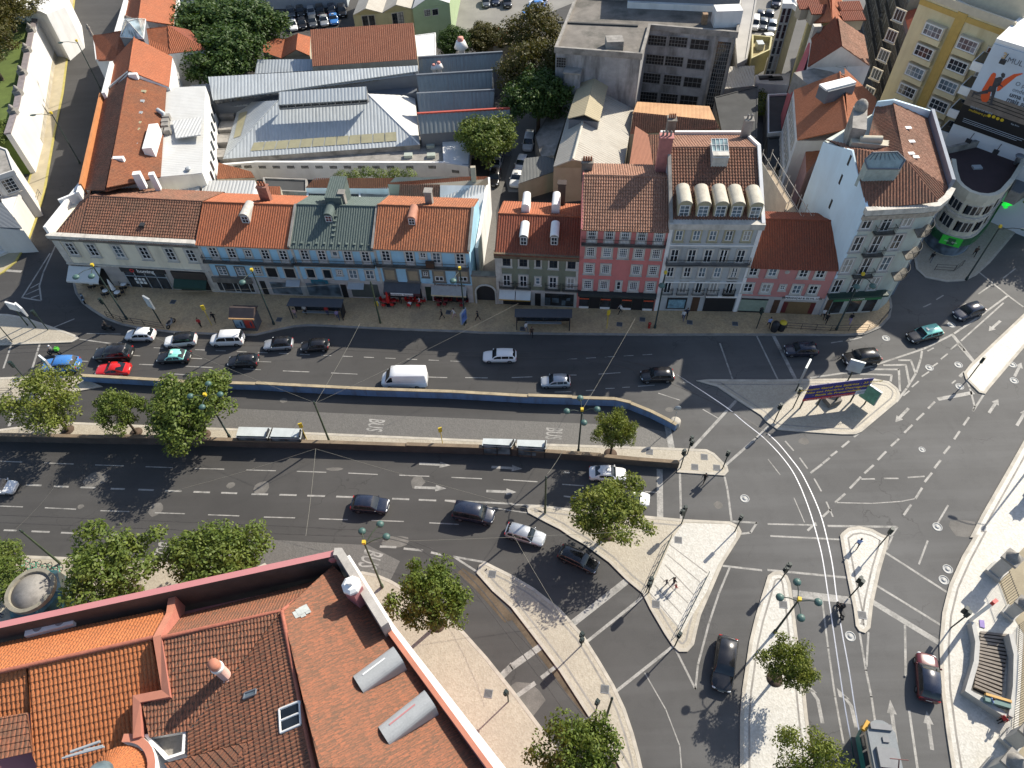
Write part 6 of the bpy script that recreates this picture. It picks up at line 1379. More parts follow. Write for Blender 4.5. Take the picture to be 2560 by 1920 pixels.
pave('street_pavement','A 660,-60 640,0 600,330 540,800 470,1140 380,1659 E 300,400 230,580 130,740 20,830 -100,900 -200,600 A 220,1659 330,1300 430,800 520,250 590,-60',M('sandy_pavement',(.42,.36,.24),.85,.12,.4,8,.12,coord='Object',dirt=(.3,.26,.2),dirtamt=.4),kmat=M('yellow_kerb',(.42,.36,.10),.8,.2,.6,8,.2))
Hh=Mass('garden_house','pale stone house with narrow shutters at the top of the side street','house',{'a':('A',345,95,9),'b':('A',400,120,9),'c':('A',560,60,8),'d':('A',540,-120,8),'e':('A',-100,-80,9),'f':('A',0,60,9)},'abcdef',m_wwall)
fb=Bld('x','x','x',W('A',0,60,9),W('A',345,95,9),9,m_wwall); bpy.data.objects.remove(fb.root); fb.root=Hh.root
for x,y in((155,75),(290,60)):u,z=fb.at('A',x,y); fb.window(u,max(z,7.6),.9,1.7,sur=.1,bars=(1,2),sill=False)
Hw=Mass('white_gatehouse','white corner building with slate grey roof and rounded plinth beside the side street railing','house',{'a':('E',-120,440,5.0),'b':('E',205,470,4.0),'c':('E',20,230,5.4),'d':('E',-150,250,5.4)},'abcd',m_brightw)
Hw.roof('abcd',M('slate_blue_roof',(.10,.115,.135),.8,.15,.4,8,.12),.5,.03)
Hx=Mass('white_annex','white annex with concrete roof terrace and tall window at the foot of the retaining wall','house',{'a':('E',105,330,4.4),'b':('E',175,150,4.4),'c':('E',0,150,5.0),'d':('E',20,235,5.0)},'abcd',m_brightw); Hx.flat('abcd',m_conc,.2,.2,m_brightw)
Hy=Mass('white_annex','white upper block with big multi-pane window at the left edge','house',{'a':('A',120,1480,8.0),'b':('A',60,1300,8.0),'c':('A',-120,1230,8.0),'d':('A',-120,1560,8.0)},'abcd',m_brightw); Hy.flat('abcd',m_conc,.2,.2,m_brightw)
fb=Bld('x','x','x',Hy.P['d'],Hy.P['a'],8,m_wwall); bpy.data.objects.remove(fb.root); fb.root=Hy.root
for u in(fb.L-1.5,fb.L-4.0):fb.window(u,6.2,1.7,2.2,sur=.12,bars=(2,3))
o=thing('stone_steps','rounded white stone steps with a cornice on the corner of the side street','steps',W('E',20,580,0)); mb=MB(); c=W('E',-10,590)
for i in range(3):mb.lathe(c,[(3.4-i*.7,i*.5),(3.4-i*.7,i*.5+.5)],20)
build('step',mb,m_brightw,o)
o=thing('iron_handrail','dark iron handrail along the sandy pavement of the side street','railing',W('E',280,400,.12)); mb=MB(); pr=[W('E',x,y,.12)for x,y in((355,160),(330,250),(305,340),(270,420),(235,500),(190,570))]
for p in pr:mb.tube([p,p+V((0,0,1.0))],.035,5)
for z in(.55,1.0):mb.tube([p+V((0,0,z))for p in pr],.03,5)
build('railing',mb,m_iron,o)
# BIG RED-ROOFED BUILDING IN THE FOREGROUND
m_pinkp=M('pink_parapet',(.47,.19,.19),.85,.07,.6,12,.06,dirt=(.3,.15,.14),dirtamt=.3,dirtscale=.6)
m_terra=M('terracotta_coping',(.48,.19,.12),.85,.1,.6,12,.08)
T_MOT=tile_mat('mottled_flat_tiles',(.25,.105,.062),(.135,.08,.052),(.34,.125,.066),tw=.46,tl=.42,lich=.45,lscale=.6,courses=.3,even=.12)
T_OR2=tile_mat('orange_pantiles',(.43,.145,.052),(.34,.11,.042),(.50,.185,.072),lich=.22,courses=.5)
T_WORN=tile_mat('worn_pantiles',(.27,.105,.06),(.13,.06,.04),(.38,.15,.08),tw=.24,tl=.40,lich=.55,lscale=.7,courses=.95,even=.2)
ze,zr_=15.0,18.2
def roofset(specs,root,name='roof'):
 for pts,mat,per,amp in specs:
  mb=MB(); mb.corrug([W(*p)for p in pts],per,amp,n=5,course=.42 if mat in(T_WORN,T_MOT)else.5); build(name,mb,mat,root)
E1=[('M',-250,690,ze+1.4),('M',1831,246,ze+1.4),('N',560,118,ze+1.4)]
nb=thing('corner_palace','large foreground building with mottled red roofs, pink parapets and grey barrel dormers','building',xy(W('N',190,540,0)))
nbp=[W('M',-400,735,ze),W('N',575,115,ze),W('N',900,640,ze),W('N',1760,1690,ze),W('N',1900,1900,ze),W('M',900,2400,ze),W('M',-400,2200,ze)]
mb=MB(); mb.prism(nbp,0,ze-1.5); build('wall',mb,m_pinkp,nb)
mb=MB(); mb.wall([W('M',-400,722,ze+2.3),W('N',560,122,ze+2.3)],.5,ze-1.6,ze+2.3,0,top=1); build('parapet',mb,[MATS['soot_wall']if 'soot_wall' in MATS else M('soot_wall',(.085,.075,.065),.9,.3,.5,8,.2),m_pinkp],nb)
mb=MB(); mb.wall([W('N',560,118,ze+2.4),W('N',600,118,ze+2.4),W('N',925,640,ze+2.4)],.6,ze-1.6,ze+2.6,0,top=1); build('parapet',mb,[M('weathered_white',(.42,.39,.35),.85,.2,.8,10,.15)]*2,nb)
mb=MB(); mb.wall([W('N',925,640,ze+1.0),W('N',1690,1680,ze+1.0),W('N',1800,1850,ze+1.0)],.35,ze-1.2,ze+1.0,0,top=1); build('parapet',mb,[m_pinkp,m_terra],nb)
mb=MB(); mb.wall([W('N',640,150,ze+.6),W('N',960,660,ze+.5),W('N',1760,1690,ze+.5)],.7,ze-.2,ze+.55); build('cornice',mb,m_white,nb)
mb=MB(); mb.wall([W('N',985,790,ze-.3),W('N',1620,1660,ze-.3)],.4,ze-.9,ze-.35); build('gutter',mb,m_gutter,nb)
mb=MB(); mb.ball(W('N',548,150,ze+1.7),(.45,.45,.55)); mb.box(W('N',560,150,ze+1.3),(.8,.8,.5)); build('finial',mb,m_pinkp,nb)
A0=('N',186,540,zr_); A1=('N',520,285,ze-.3); rid2=('N',330,1250,zr_); rid3=('N',430,1720,zr_)
roofset([([A0,A1,('N',985,700,ze-.5),('N',1640,1690,ze-.5),rid3,rid2],T_MOT,.31,.018),([('M',1255,585,ze-.3),A1,A0,('M',1165,722,zr_)],T_MOT,.24,.04),([('M',1165,730,zr_),A0,('M',1360,1390,ze+.9),('M',1075,1442,ze+.9),('M',1040,1200,ze+1.4),('M',1225,1140,ze+1.7)],T_WORN,.24,.055),([A0,rid2,rid3,('M',1340,1800,ze+.9),('M',1360,1390,ze+.9)],T_WORN,.24,.055),([('M',1180,1625,16.2),('N',40,1442,17.4),('N',330,1700,17.4),('M',1300,1800,16.2)],T_MOT,.24,.04)],nb)
mb=MB(); mb.tube([W(*A0)+V((0,0,.1)),W(*rid2)+V((0,0,.1)),W(*rid3)+V((0,0,.1))],.16,6); mb.tube([W(*A0)+V((0,0,.1)),W(*A1)+V((0,0,.15))],.15,6); mb.tube([W('M',1165,726,zr_+.1),W(*A0)+V((0,0,.1))],.15,6); build('ridge_tiles',mb,M('ridge_terracotta',(.36,.12,.075),.85,.2,2,8,.2),nb)
mb=MB(); mb.tube([W(*A0)-V((0,0,.0)),W('M',1360,1390,ze+1.0)],.12,5); build('valley',mb,m_felt,nb)
roofset([([('M',-200,815,ze+.6),('M',1150,528,ze+.6),('M',1200,560,ze+.8),('M',1098,722,17.8),('M',-200,1015,17.8)],T_OR2,.26,.05),([('M',205,925,17.8),('M',1085,730,17.8),('M',1165,1105,16.0),('M',955,1165,15.9),('M',975,1560,14.3),('M',300,1760,14.3),('M',250,1560,14.9)],T_OR2,.30,.075),([('M',-200,1010,17.6),('M',195,935,17.6),('M',225,1265,16.0),('M',-200,1340,16.0)],T_OR2,.30,.075),([('M',-200,1330,16.6),('M',195,1262,16.6),('M',232,1545,16.0),('M',-200,1640,16.0)],T_MOT,.3,.03)],nb)
mb=MB(); mb.tube([W('M',-200,1016,17.9),W('M',1095,726,17.9)],.16,6); build('ridge_tiles',mb,MATS['ridge_terracotta'],nb)
fw=[W('M',1232,425,16.3),W('M',1215,545,16.4),W('M',1122,715,18.5),W('M',1185,1125,17.2),W('M',975,1165,17.0),W('M',980,1440,16.4)]
mb=MB(); mb.wall(fw,.55,14.4,[p.z for p in fw],0,top=1); build('fire_wall',mb,[M('salmon_render',(.47,.17,.12),.85,.1),MATS['terracotta_coping']],nb)
cc=W('M',850,1730,15.6); rr=(W('M',1110,1640,15.6)-cc).length
arc=[cc+V((rr*math.cos(a),rr*math.sin(a),0))for a in[R(95-i*11)for i in range(14)]]
mb=MB(); mb.wall(arc,.5,13.5,16.2,0,top=1); build('curved_parapet',mb,[m_white,m_terra],nb)
mb=MB(); ap_=cc+V((0,0,2.0)); n_=110
prev=None; vs=[ap_];
for i in range(n_+1):
 a=R(150-i*2.2); h_=.06*abs(math.sin(PI*i/3)); vs.append(cc+V(((rr-.4)*math.cos(a),(rr-.4)*math.sin(a),.25+h_)))
mb.add(vs,[[0,i+1,i]for i in range(1,n_+1)]); build('turret_roof',mb,T_OR2,nb)
mb=MB(); mb.ball(cc+V((-.3,-.2,1.9)),(.9,.9,.5),16,8); build('dome_light',mb,glass_mat('grey_glass',(.10,.13,.14),.2),nb)
lw=[W('M',1085,1450,ze),W('M',1355,1402,ze),W('M',1345,1570,ze),W('M',1225,1610,ze)]
mb=MB(); mb.wall(lw,.18,14.2,15.9,closed=True); build('light_well',mb,m_white,nb)
mb=MB(); mb.prism(lw,14.0,15.1); build('light_well_floor',mb,m_conc,nb)
mb=MB(); q=W('M',1630,1010,16.6); mb.lathe(q,[(.5,-.6),(.5,.4),(.38,.4),(.38,2.6)],14); c_=build('chimney',mb,M('pale_pink_render',(.58,.36,.30),.8,.08),nb)
mb=MB(); mb.lathe(q+V((0,0,2.0)),[(.4,0),(.44,.05),(.44,.3),(.4,.35)],14); build('chimney_band',mb,m_white,c_); mb=MB(); mb.lathe(q+V((0,0,2.6)),[(.39,0),(.36,.45),(.0,.45)],14); build('chimney_pots',mb,m_terra,c_)
q=W('N',735,460,15.6); mb=MB(); mb.box(q+V((0,0,1.2)),(1.2,.9,2.6),R(-35)); c_=build('chimney',mb,m_pinkp,nb)
mb=MB(); mb.lathe(q+V((0,0,2.5)),[(.6,0),(.72,.12),(.72,.4),(.5,.6),(.0,.65)],8,smooth=False); mb.box(q+V((0,0,3.3)),(.3,.3,.4)); build('chimney_cap',mb,m_white,c_)
m_dz=M('grey_zinc_dormer',(.36,.37,.37),.6,.12,1.2,8,.12,dirt=(.22,.22,.21),dirtamt=.35)
sl_n=(W('N',985,700,ze+.2)-W(*A0)).cross(W(*rid3)-W(*A0)).normalized(); sl_n=sl_n if sl_n.z>0 else-sl_n
for(t0,t1,b0,b1),stripe in((((705,1030),(985,800),(760,1100),(1055,900)),m_white),(((893,1385),(1210,1110),(938,1478),(1283,1222)),m_pinkp)):
 a=(W('N',*t0,17.0)+W('N',*b0,17.0))/2; c=(W('N',*t1,17.0)+W('N',*b1,17.0))/2; d=(c-a); d.z=0; d.normalize(); w_=V((-d.y,d.x,0)); mb=MB(); ln=(c-a).length
 pr=[(-.72*math.cos(PI*i/10),.5*math.sin(PI*i/10))for i in range(11)]; pr=[(-.72,-2.2)]+pr+[(.72,-2.2)]; n=len(pr)
 f1=[a+w_*x+V((0,0,z))for x,z in pr]; f2=[a+d*ln+w_*x+V((0,0,z))for x,z in pr]
 mb.add(f1+f2,[[i,i+1,n+i+1,n+i]for i in range(n-1)]); mb.add(f1,[list(range(n-1,-1,-1))]); mb.add(f2,[list(range(n))]); dm=build('dormer',mb,m_dz,nb)
 mb=MB(); mb.box(a+d*ln*.45+w_*.22+V((0,0,.50)),(ln*.55,.09,.04),math.atan2(d.y,d.x)); build('dormer_stripe',mb,stripe,dm)
 mb=MB(); mb.box(a+d*(ln+.02)+V((0,0,-.5)),(.06,1.0,1.1),math.atan2(d.y,d.x)); build('window',mb,m_glass,dm)
swn=(W(*rid3)-W(*A0)).cross(W('M',1360,1390,ze+.9)-W(*A0)).normalized(); swn=swn if swn.z>0 else-swn
def onroof(k,x,y,n,off):return onplane(k,x,y,W(*A0)+n*off,n)
q4=[onroof('N',x,y,swn,.22)for x,y in((175,1408),(320,1345),(312,1180),(165,1240))]
mb=MB(); mb.quad(*q4); g_=MB()
for i in range(4):g_.tube([q4[i],q4[(i+1)%4]],.09,4)
g_.tube([q4[0].lerp(q4[3],.5),q4[1].lerp(q4[2],.5)],.08,4); s_=build('skylight',g_,m_white,nb); build('pane',mb,m_glass,s_)
for k,pts,n in(('M',((1740,1165),(1825,1130),(1831,1095),(1750,1125)),swn),('N',((1150,1660),(1250,1640),(1225,1605),(1165,1640)),sl_n)):
 mb=MB(); q4=[onroof(k,x,y,n,.25)for x,y in pts]; mb.quad(*q4); s_=MB()
 for i in range(4):s_.tube([q4[i],q4[(i+1)%4]],.08,4)
 f_=build('skylight',s_,m_lead,nb); build('pane',mb,m_glassb,f_)
mb=MB()
for x,y in((290,560),(310,540),(330,555),(335,525),(355,515),(365,530),(575,805),(595,795),(615,780),(600,820),(620,805),(1330,1640),(1350,1630),(1370,1645)):
 p=onroof('N',x,y,sl_n,.1); d=(W('N',985,700,ze)-W('N',1640,1690,ze)).normalized(); mb.add([p+d*.28+V((.2,.22,0))*0+sl_n.cross(d)*.2,p-d*.28+sl_n.cross(d)*.2,p-d*.28-sl_n.cross(d)*.2,p+d*.28-sl_n.cross(d)*.2],[[0,1,2,3]])
build('glass_tiles',mb,M('glass_tile',(.36,.38,.36),.2,.15),nb)
mb=MB()
for a,c,r in(((445,1590),(745,1508),.07),((505,1545),(715,1470),.1),((470,1580),(735,1500),.08),((600,1530),(690,1510),.06)):mb.tube([W('M',*a,15.9),W('M',*c,16.0)],r,6)
o=thing('metal_poles','bundle of grey metal poles lying on the orange pantiled roof','poles',W('M',600,1540,15.9)); build('pole',mb,m_zinc,o)
mb=MB(); q=W('M',365,640,ze+.8); mb.box(q,(3.4,.9,.5),R(14)); o=thing('air_conditioner','white air conditioning unit in the roof gutter behind the pink parapet','air conditioner',q); build('casing',mb,m_white,o)
mb=MB()
for dx in(-.8,.7):mb.lathe(q+V((dx,dx*.25,.25)),[(.33,0),(.33,.04),(0,.04)],14)
build('fan_grille',mb,m_gutter,o)
# KITS: cars, trees, people, street furniture
m_tyre=M('tyre_rubber',(.012,.012,.013),.85,.2,coord='Object')
m_rim=M('alloy_rim',(.35,.36,.37),.35,.1,metal=.8,coord='Object')
m_cglass=glass_mat('car_glass',(.012,.016,.02),.05)
m_hl=M('headlight_lens',(.65,.67,.68),.15,.05,coord='Object')
m_tl=M('tail_light_red',(.42,.015,.012),.2,.05,coord='Object')
m_plast=M('black_plastic',(.018,.018,.02),.6,.15,coord='Object')
m_plate=M('number_plate',(.65,.65,.6),.5,.05,coord='Object')
CARP={'hatch':(4.0,1.74,1.48,.74,.93,.95,.27,.43,.86,.97),'sedan':(4.5,1.80,1.44,.70,.90,.98,.28,.43,.70,.86),'estate':(4.65,1.82,1.48,.70,.92,.95,.28,.42,.89,.975),'suv':(4.45,1.86,1.66,.86,1.05,1.06,.27,.40,.86,.965),'coupe':(4.4,1.82,1.34,.64,.86,.92,.31,.48,.66,.90),'mpv':(4.4,1.80,1.82,.84,1.10,1.08,.20,.34,.95,.985),'van':(5.7,2.05,2.45,1.0,1.30,1.25,.10,.23,.985,.995)}
def car_kit(kind):
 L,Wd,H,zn,zh,zd,f1,f2,f3,f4=CARP[kind]; w=Wd/2
 root=thing('car','x','car',(0,0,-50))
 X=lambda f:L/2-f*L
 def bend(f):
  return w*(1-.34*max(0,(.10-f)/.10)**2-.16*max(0,(f-.93)/.07)**2)
 def topz(f):
  if f<f1:t=f/f1; return(zn*.86)+(zn-zn*.86)*min(1,t/.06)+(zh-zn)*max(0,(t-.05)/.95)**.8
  if f>f4:t=(f-f4)/(1.0001-f4); return zd-.10*t*t if kind in('sedan','coupe')else zd-.05*t
  return zh+(zd-zh)*(f-f1)/(f4-f1)
 fs=sorted(set([0,.012,.035,.07,.12,.18,f1,.35,.5,.65,.78,.88,f4,.96,.985,1.0]))
 mb=MB(); rings=[]
 for f in fs:
  b,z=bend(f),topz(f); e=.0 if 0<f<1 else.12
  low=.20 if.03<f<.97 else.30
  pr=[(0,z),(b*.55,z-.008),(b*.86,z-.045),(b*.97,z-.13),(b,z-.30 if z>.75 else z-.2),(b*.985,.42),(b*.93,low),(0,low)]
  pr=pr+[(-y,q)for y,q in pr[-2:0:-1]]; rings.append([V((X(f),y,q))for y,q in pr])
 n=len(rings[0]); vs=[p for r in rings for p in r]
 mb.add(vs,[[i*n+k,(i+1)*n+k,(i+1)*n+(k+1)%n,i*n+(k+1)%n]for i in range(len(rings)-1)for k in range(n)],smooth=True)
 mb.add(rings[0],[list(range(n))]); mb.add(rings[-1],[list(range(n-1,-1,-1))])
 build('body',mb,m_plast,root,local=True)
 st=[(f1,topz(f1)-.02,.90,0),(f1+(f2-f1)*.55,topz(f1)+(H-topz(f1))*.62,.86,.6),(f2,H-.045,.80,1),((f2*2+f3)/3,H,.80,1),((f2+f3*2)/3,H-.005,.79,1),(f3,H-.055,.77,1),(f3+(f4-f3)*.5,H-.055-(H-.055-topz(f4))*.42,.80,.5),(f4,topz(f4)-.02,.86,0)]
 if kind=='van':st=[(f1,topz(f1)-.02,.93,0),(.17,1.85,.90,.6),(f2,H-.08,.88,1),(.35,H,.90,1),(.65,H,.90,1),(f3-.02,H-.02,.90,1),(f3,H-.06,.90,1),(f4,zd,.95,0)]
 cab=MB(); rg=[]
 belt={}
 for f,z,k,s_ in st:
  b=bend(f); zb=topz(f)-.03; yb=b*.965
  rg.append([V((X(f),yb,min(zb,z))),V((X(f),b*(k+.03),max(zb,z-.09))if z>zb+.1 else V((X(f),b*.93,z))[:]),V((X(f),b*k*.93,z)),V((X(f),0,z+.025*s_)),V((X(f),-b*k*.93,z)),V((X(f),-b*(k+.03),max(zb,z-.09))if z>zb+.1 else V((X(f),-b*.93,z))[:]),V((X(f),-yb,min(zb,z)))])
 m=7; cab.add([p for r in rg for p in r],[[i*m+k,(i+1)*m+k,(i+1)*m+k+1,i*m+k+1]for i in range(len(rg)-1)for k in range(m-1)],smooth=True)
 cab.add(rg[-1],[list(range(m))]); build('cabin',cab,m_plast,root,local=True)
 off=.014
 def glassq(name,pts,mt=m_cglass):
  q=MB(); q.quad(*pts); return build(name,q,mt,root,local=True)
 def lift(p,n):return p+n*off
 r0,r1,r2=rg[0],rg[1],rg[2]
 nf=V((.6,0,.8))
 ws=[r0[1].lerp(r0[2],.2),r0[2]*1,r0[4]*1,r0[5].lerp(r0[4],.2)]
 q=MB(); a=[r0[2].lerp(r1[2],.06),r1[2],r2[2].lerp(r1[2],.08),r2[4].lerp(r1[4],.08),r1[4],r0[4].lerp(r1[4],.06)]
 mid=[r0[3].lerp(r1[3],.06),r1[3],r2[3].lerp(r1[3],.08)]
 q.add([lift(p,nf)for p in(a[0],a[1],a[2],mid[2],mid[1],mid[0],a[5],a[4],a[3])],[[0,1,4,5],[1,2,3,4],[5,4,7,6],[4,3,8,7]],smooth=True); build('windscreen',q,m_cglass,root,local=True)
 if kind!='van':
  nb_=V((-.6,0,.6)); s5,s6,s7=rg[5],rg[6],rg[7]; q=MB(); q.add([lift(p,nb_)for p in(s5[2].lerp(s6[2],.12),s6[2],s7[2].lerp(s6[2],.25),s7[4].lerp(s6[4],.25),s6[4],s5[4].lerp(s6[4],.12))],[[0,5,4,1],[1,4,3,2]],smooth=True); build('rear_window',q,m_cglass,root,local=True)
 def sidept(f,t,sd):
  for i in range(len(st)-1):
   if st[i][0]<=f<=st[i+1][0]:
    g=(f-st[i][0])/(st[i+1][0]-st[i][0]); k=0 if sd>0 else 6; k2=1 if sd>0 else 5
    return rg[i][k].lerp(rg[i+1][k],g).lerp(rg[i][k2].lerp(rg[i+1][k2],g),t)+V((0,sd*.016,.004))
 cuts=[(f1+.05,f1+(f3-f1)*.44),(f1+(f3-f1)*.47,f1+(f3-f1)*.80),(f1+(f3-f1)*.83,min(f3+.02,f4-.02))]if kind in('estate','suv','mpv','hatch')else([(f1+.035,.27)]if kind=='van' else[(f1+.06,f1+(f3-f1)*.62),(f1+(f3-f1)*.66,f3+.03)])
 for sd in(1,-1):
  for a_,b_ in cuts:
   ns=4; up=[sidept(a_+(b_-a_)*i/ns,.92,sd)for i in range(ns+1)]; lo=[sidept(a_+(b_-a_)*i/ns,.12,sd)for i in range(ns+1)]
   q=MB(); q.add(lo+up,[[i,i+1,ns+2+i,ns+1+i]if sd<0 else[i+1,i,ns+1+i,ns+2+i]for i in range(ns)]); build('side_window',q,m_cglass,root,local=True)
  q=MB(); q.ball((X(f1+.035),sd*(w+.09),zh+.04),(.09,.10,.075),8,5); build('wing_mirror',q,m_plast,root,local=True)
  q=MB(); bz=zn-.10; q.ball((X(.035),sd*w*.62,bz),(.14,.24,.085),8,5); build('headlight',q,m_hl,root,local=True)
  q=MB(); q.box((X(.985),sd*w*.74,zd-.20 if kind!='van' else.95),(.09,.28,.16 if kind in('sedan','coupe')else.3)); build('tail_light',q,m_tl,root,local=True)
  for fx in(.185,.80 if kind!='van' else.78):
   r=.32 if kind!='suv' else.36; c=V((X(fx),sd*(w-.10),r)); q=MB(); pf=[(r*.62,-.1),(r*.93,-.1),(r,-.06),(r,.06),(r*.93,.105),(r*.62,.105)]
   k=16; vs=[c+V((rr*math.cos(2*PI*i/k),sd*dy,rr*math.sin(2*PI*i/k)))for rr,dy in pf for i in range(k)]
   q.add(vs,[[j*k+i,j*k+(i+1)%k,(j+1)*k+(i+1)%k,(j+1)*k+i]for j in range(len(pf)-1)for i in range(k)],smooth=True); wh=build('wheel',q,m_tyre,root,local=True)
   q=MB(); vs=[c+V((r*.62*math.cos(2*PI*i/10),sd*.09,r*.62*math.sin(2*PI*i/10)))for i in range(10)]+[c+V((0,sd*.11,0))]; q.add(vs,[[i,(i+1)%10,10]for i in range(10)]); build('rim',q,m_rim,wh,local=True)
 q=MB(); q.box((X(1.0)-.005,0,.62 if kind!='van' else.55),(.02,.5,.12)); q2=MB(); q2.box((X(.004)+.012,0,.42),(.02,.5,.12))
 build('number_plate',q,m_plate,root,local=True); build('number_plate',q2,m_plate,root,local=True)
 q=MB(); q.box((X(.012)+.02,0,.55),(.04,w*1.1,.14)); build('grille',q,m_plast,root,local=True)
 return root
CAR_KITS={k:car_kit(k)for k in CARP}
CARL={k:CARP[k][0]for k in CARP}
PAINT={'white':paint_mat('car_paint_white',(.74,.74,.73)),'black':paint_mat('car_paint_black',(.010,.010,.012)),'silver':paint_mat('car_paint_silver',(.42,.44,.46),.5,.3),'grey':paint_mat('car_paint_grey',(.12,.13,.14),.4,.3),'red':paint_mat('car_paint_red',(.55,.012,.010)),'blue':paint_mat('car_paint_blue',(.05,.19,.50)),'navy':paint_mat('car_paint_navy',(.012,.017,.035)),'mint':paint_mat('car_paint_mint',(.28,.72,.60)),'maroon':paint_mat('car_paint_maroon',(.10,.012,.014))}
USED=set()
def setmat(o,m):o.material_slots[0].link='OBJECT'; o.material_slots[0].material=m
def put_car(kind,body,rear,front,label,group,cabin=None,z=.6,length=None,zg=0.0,taxi=False,name='car'):
 a,c=W(*rear,z+zg),W(*front,z+zg); mid=(a+c)/2; d=c-a; rz=math.atan2(d.y,d.x)
 s=max(.9,min(1.14,d.length/CARL[kind]))if length is None else length
 k=CAR_KITS[kind]; loc=(mid.x,mid.y,zg+.004)
 if kind in USED:r=dup(k,loc,rz,label,group,scale=s)
 else:
  USED.add(kind); r=k; k.location=loc; k.rotation_euler=(0,0,rz); k.scale=(s,s,s); k['label']=label; k['group']=group
  FIRST[kind]=r
 r['category']='van' if kind in('van','mpv')else('taxi' if taxi else 'car'); r.name=name
 for ch in r.children:
  n=ch.name.split('.')[0]
  if n in('body','wing_mirror'):setmat(ch,PAINT[body])
  elif n=='cabin':setmat(ch,PAINT[cabin or body])
 if taxi:
  q=MB(); q.box((0,0,CARP[kind][2]+.08),(.25,.5,.16)); build('roof_sign',q,m_plate,r,local=True)
 return r
FIRST={}
# trees
def leaf_mat(name,c1,c2,c3):
 m,nt,b=nt_new(name)
 g=nt.nodes.new('ShaderNodeNewGeometry'); oc=nt.nodes.new('ShaderNodeTexCoord').outputs['Object']
 c=mixc(nt,g.outputs['Random Per Island'],c1,c2)
 c=mixc(nt,math_(nt,'MULTIPLY',ramp(nt,noise_(nt,oc,.9,3),.45,.75),.6),c,c3)
 L_(nt,c,b.inputs['Base Color']); b.inputs['Roughness'].default_value=.55; b.inputs['Specular IOR Level'].default_value=.3
 tr=nt.nodes.new('ShaderNodeBsdfTranslucent'); L_(nt,mixc(nt,1.0,c,(1.0,1.0,.5),'MULTIPLY'),tr.inputs['Color'])
 mx=nt.nodes.new('ShaderNodeMixShader'); mx.inputs[0].default_value=.32; L_(nt,b.outputs[0],mx.inputs[1]); L_(nt,tr.outputs[0],mx.inputs[2]); L_(nt,mx.outputs[0],nt.nodes['Material Output'].inputs['Surface'])
 return m
LEAF={'green':leaf_mat('green_leaves',(.065,.105,.020),(.145,.195,.034),(.215,.23,.045)),'yellow':leaf_mat('yellowing_leaves',(.10,.135,.022),(.195,.23,.042),(.26,.245,.05)),'dark':leaf_mat('dark_leaves',(.028,.065,.014),(.07,.12,.024),(.09,.12,.024)),'rusty':leaf_mat('autumn_leaves',(.05,.06,.010),(.10,.085,.016),(.13,.085,.02))}
m_bark=M('bark',(.085,.062,.042),.9,.3,2,14,.25,coord='Object')
def tree_kit(seed,leaf,clusters,per,leaf_s,hollow=.35,squash=.62,height=6.0,rad=4.0,trunk=.22):
 """unit tree: crown centre at height, radius rad"""
 rg=random.Random(seed); root=thing('tree','x','tree',(0,0,-60))
 cs=[]
 while len(cs)<clusters:
  p=V((rg.uniform(-1,1),rg.uniform(-1,1),rg.uniform(-1,1)))
  if hollow<p.length<1 and(p.z>-.55):
   k=1+.18*math.sin(3*math.atan2(p.y,p.x)+seed)+.12*math.sin(5*math.atan2(p.y,p.x)+2*seed)
   cs.append(V((p.x*rad*k,p.y*rad*k,height+p.z*rad*squash)))
 mb=MB(); vs,fs=[],[]
 for c in cs:
  cr=rad*rg.uniform(.19,.30)
  for _ in range(per):
   d=V((rg.gauss(0,1),rg.gauss(0,1),rg.gauss(0,.75))).normalized()*(cr*rg.uniform(.45,1.1)); d.z*=.7
   p=c+d; nrm=(d.normalized()*.7+V((rg.uniform(-1,1),rg.uniform(-1,1),rg.uniform(0,1.3)))).normalized()
   t=nrm.orthogonal().normalized(); t.rotate(Matrix.Rotation(rg.uniform(0,2*PI),3,nrm)); q=nrm.cross(t); s=leaf_s*rg.uniform(.6,1.25); i=len(vs)
   vs+=[p-t*s,p+q*s*.55,p+t*s,p-q*s*.55]; fs.append([i,i+1,i+2,i+3])
 mb.add(vs,fs); build('crown',mb,LEAF[leaf],root,local=True)
 tb=MB(); th=height-rad*squash*.55; tb.tube([(0,0,-.1),(.05,.02,th*.35),(-.04,.06,th*.75),(0,0,th)],[trunk*1.25,trunk,trunk*.85,trunk*.75],9)
 for i in range(9):
  e=cs[int(i*len(cs)/9)]; s=V((0,0,th*(.8+.2*rg.random()))); mi=s.lerp(e,.5)+V((rg.uniform(-.4,.4),rg.uniform(-.4,.4),.35)); tb.tube([s,mi,s.lerp(e,.95)],[trunk*.55,trunk*.33,trunk*.1],6)
 build('trunk',tb,m_bark,root,local=True)
 return root
TREES={'dense':tree_kit(3,'green',130,110,.19),'airy':tree_kit(11,'yellow',80,90,.17,.3),'loose':tree_kit(23,'green',85,110,.19,.3),'big':tree_kit(5,'dark',170,95,.25,.45,.8,8,5,.35),'rusty':tree_kit(8,'rusty',120,80,.22,.4,.85,8,5,.35)}
TU=set()
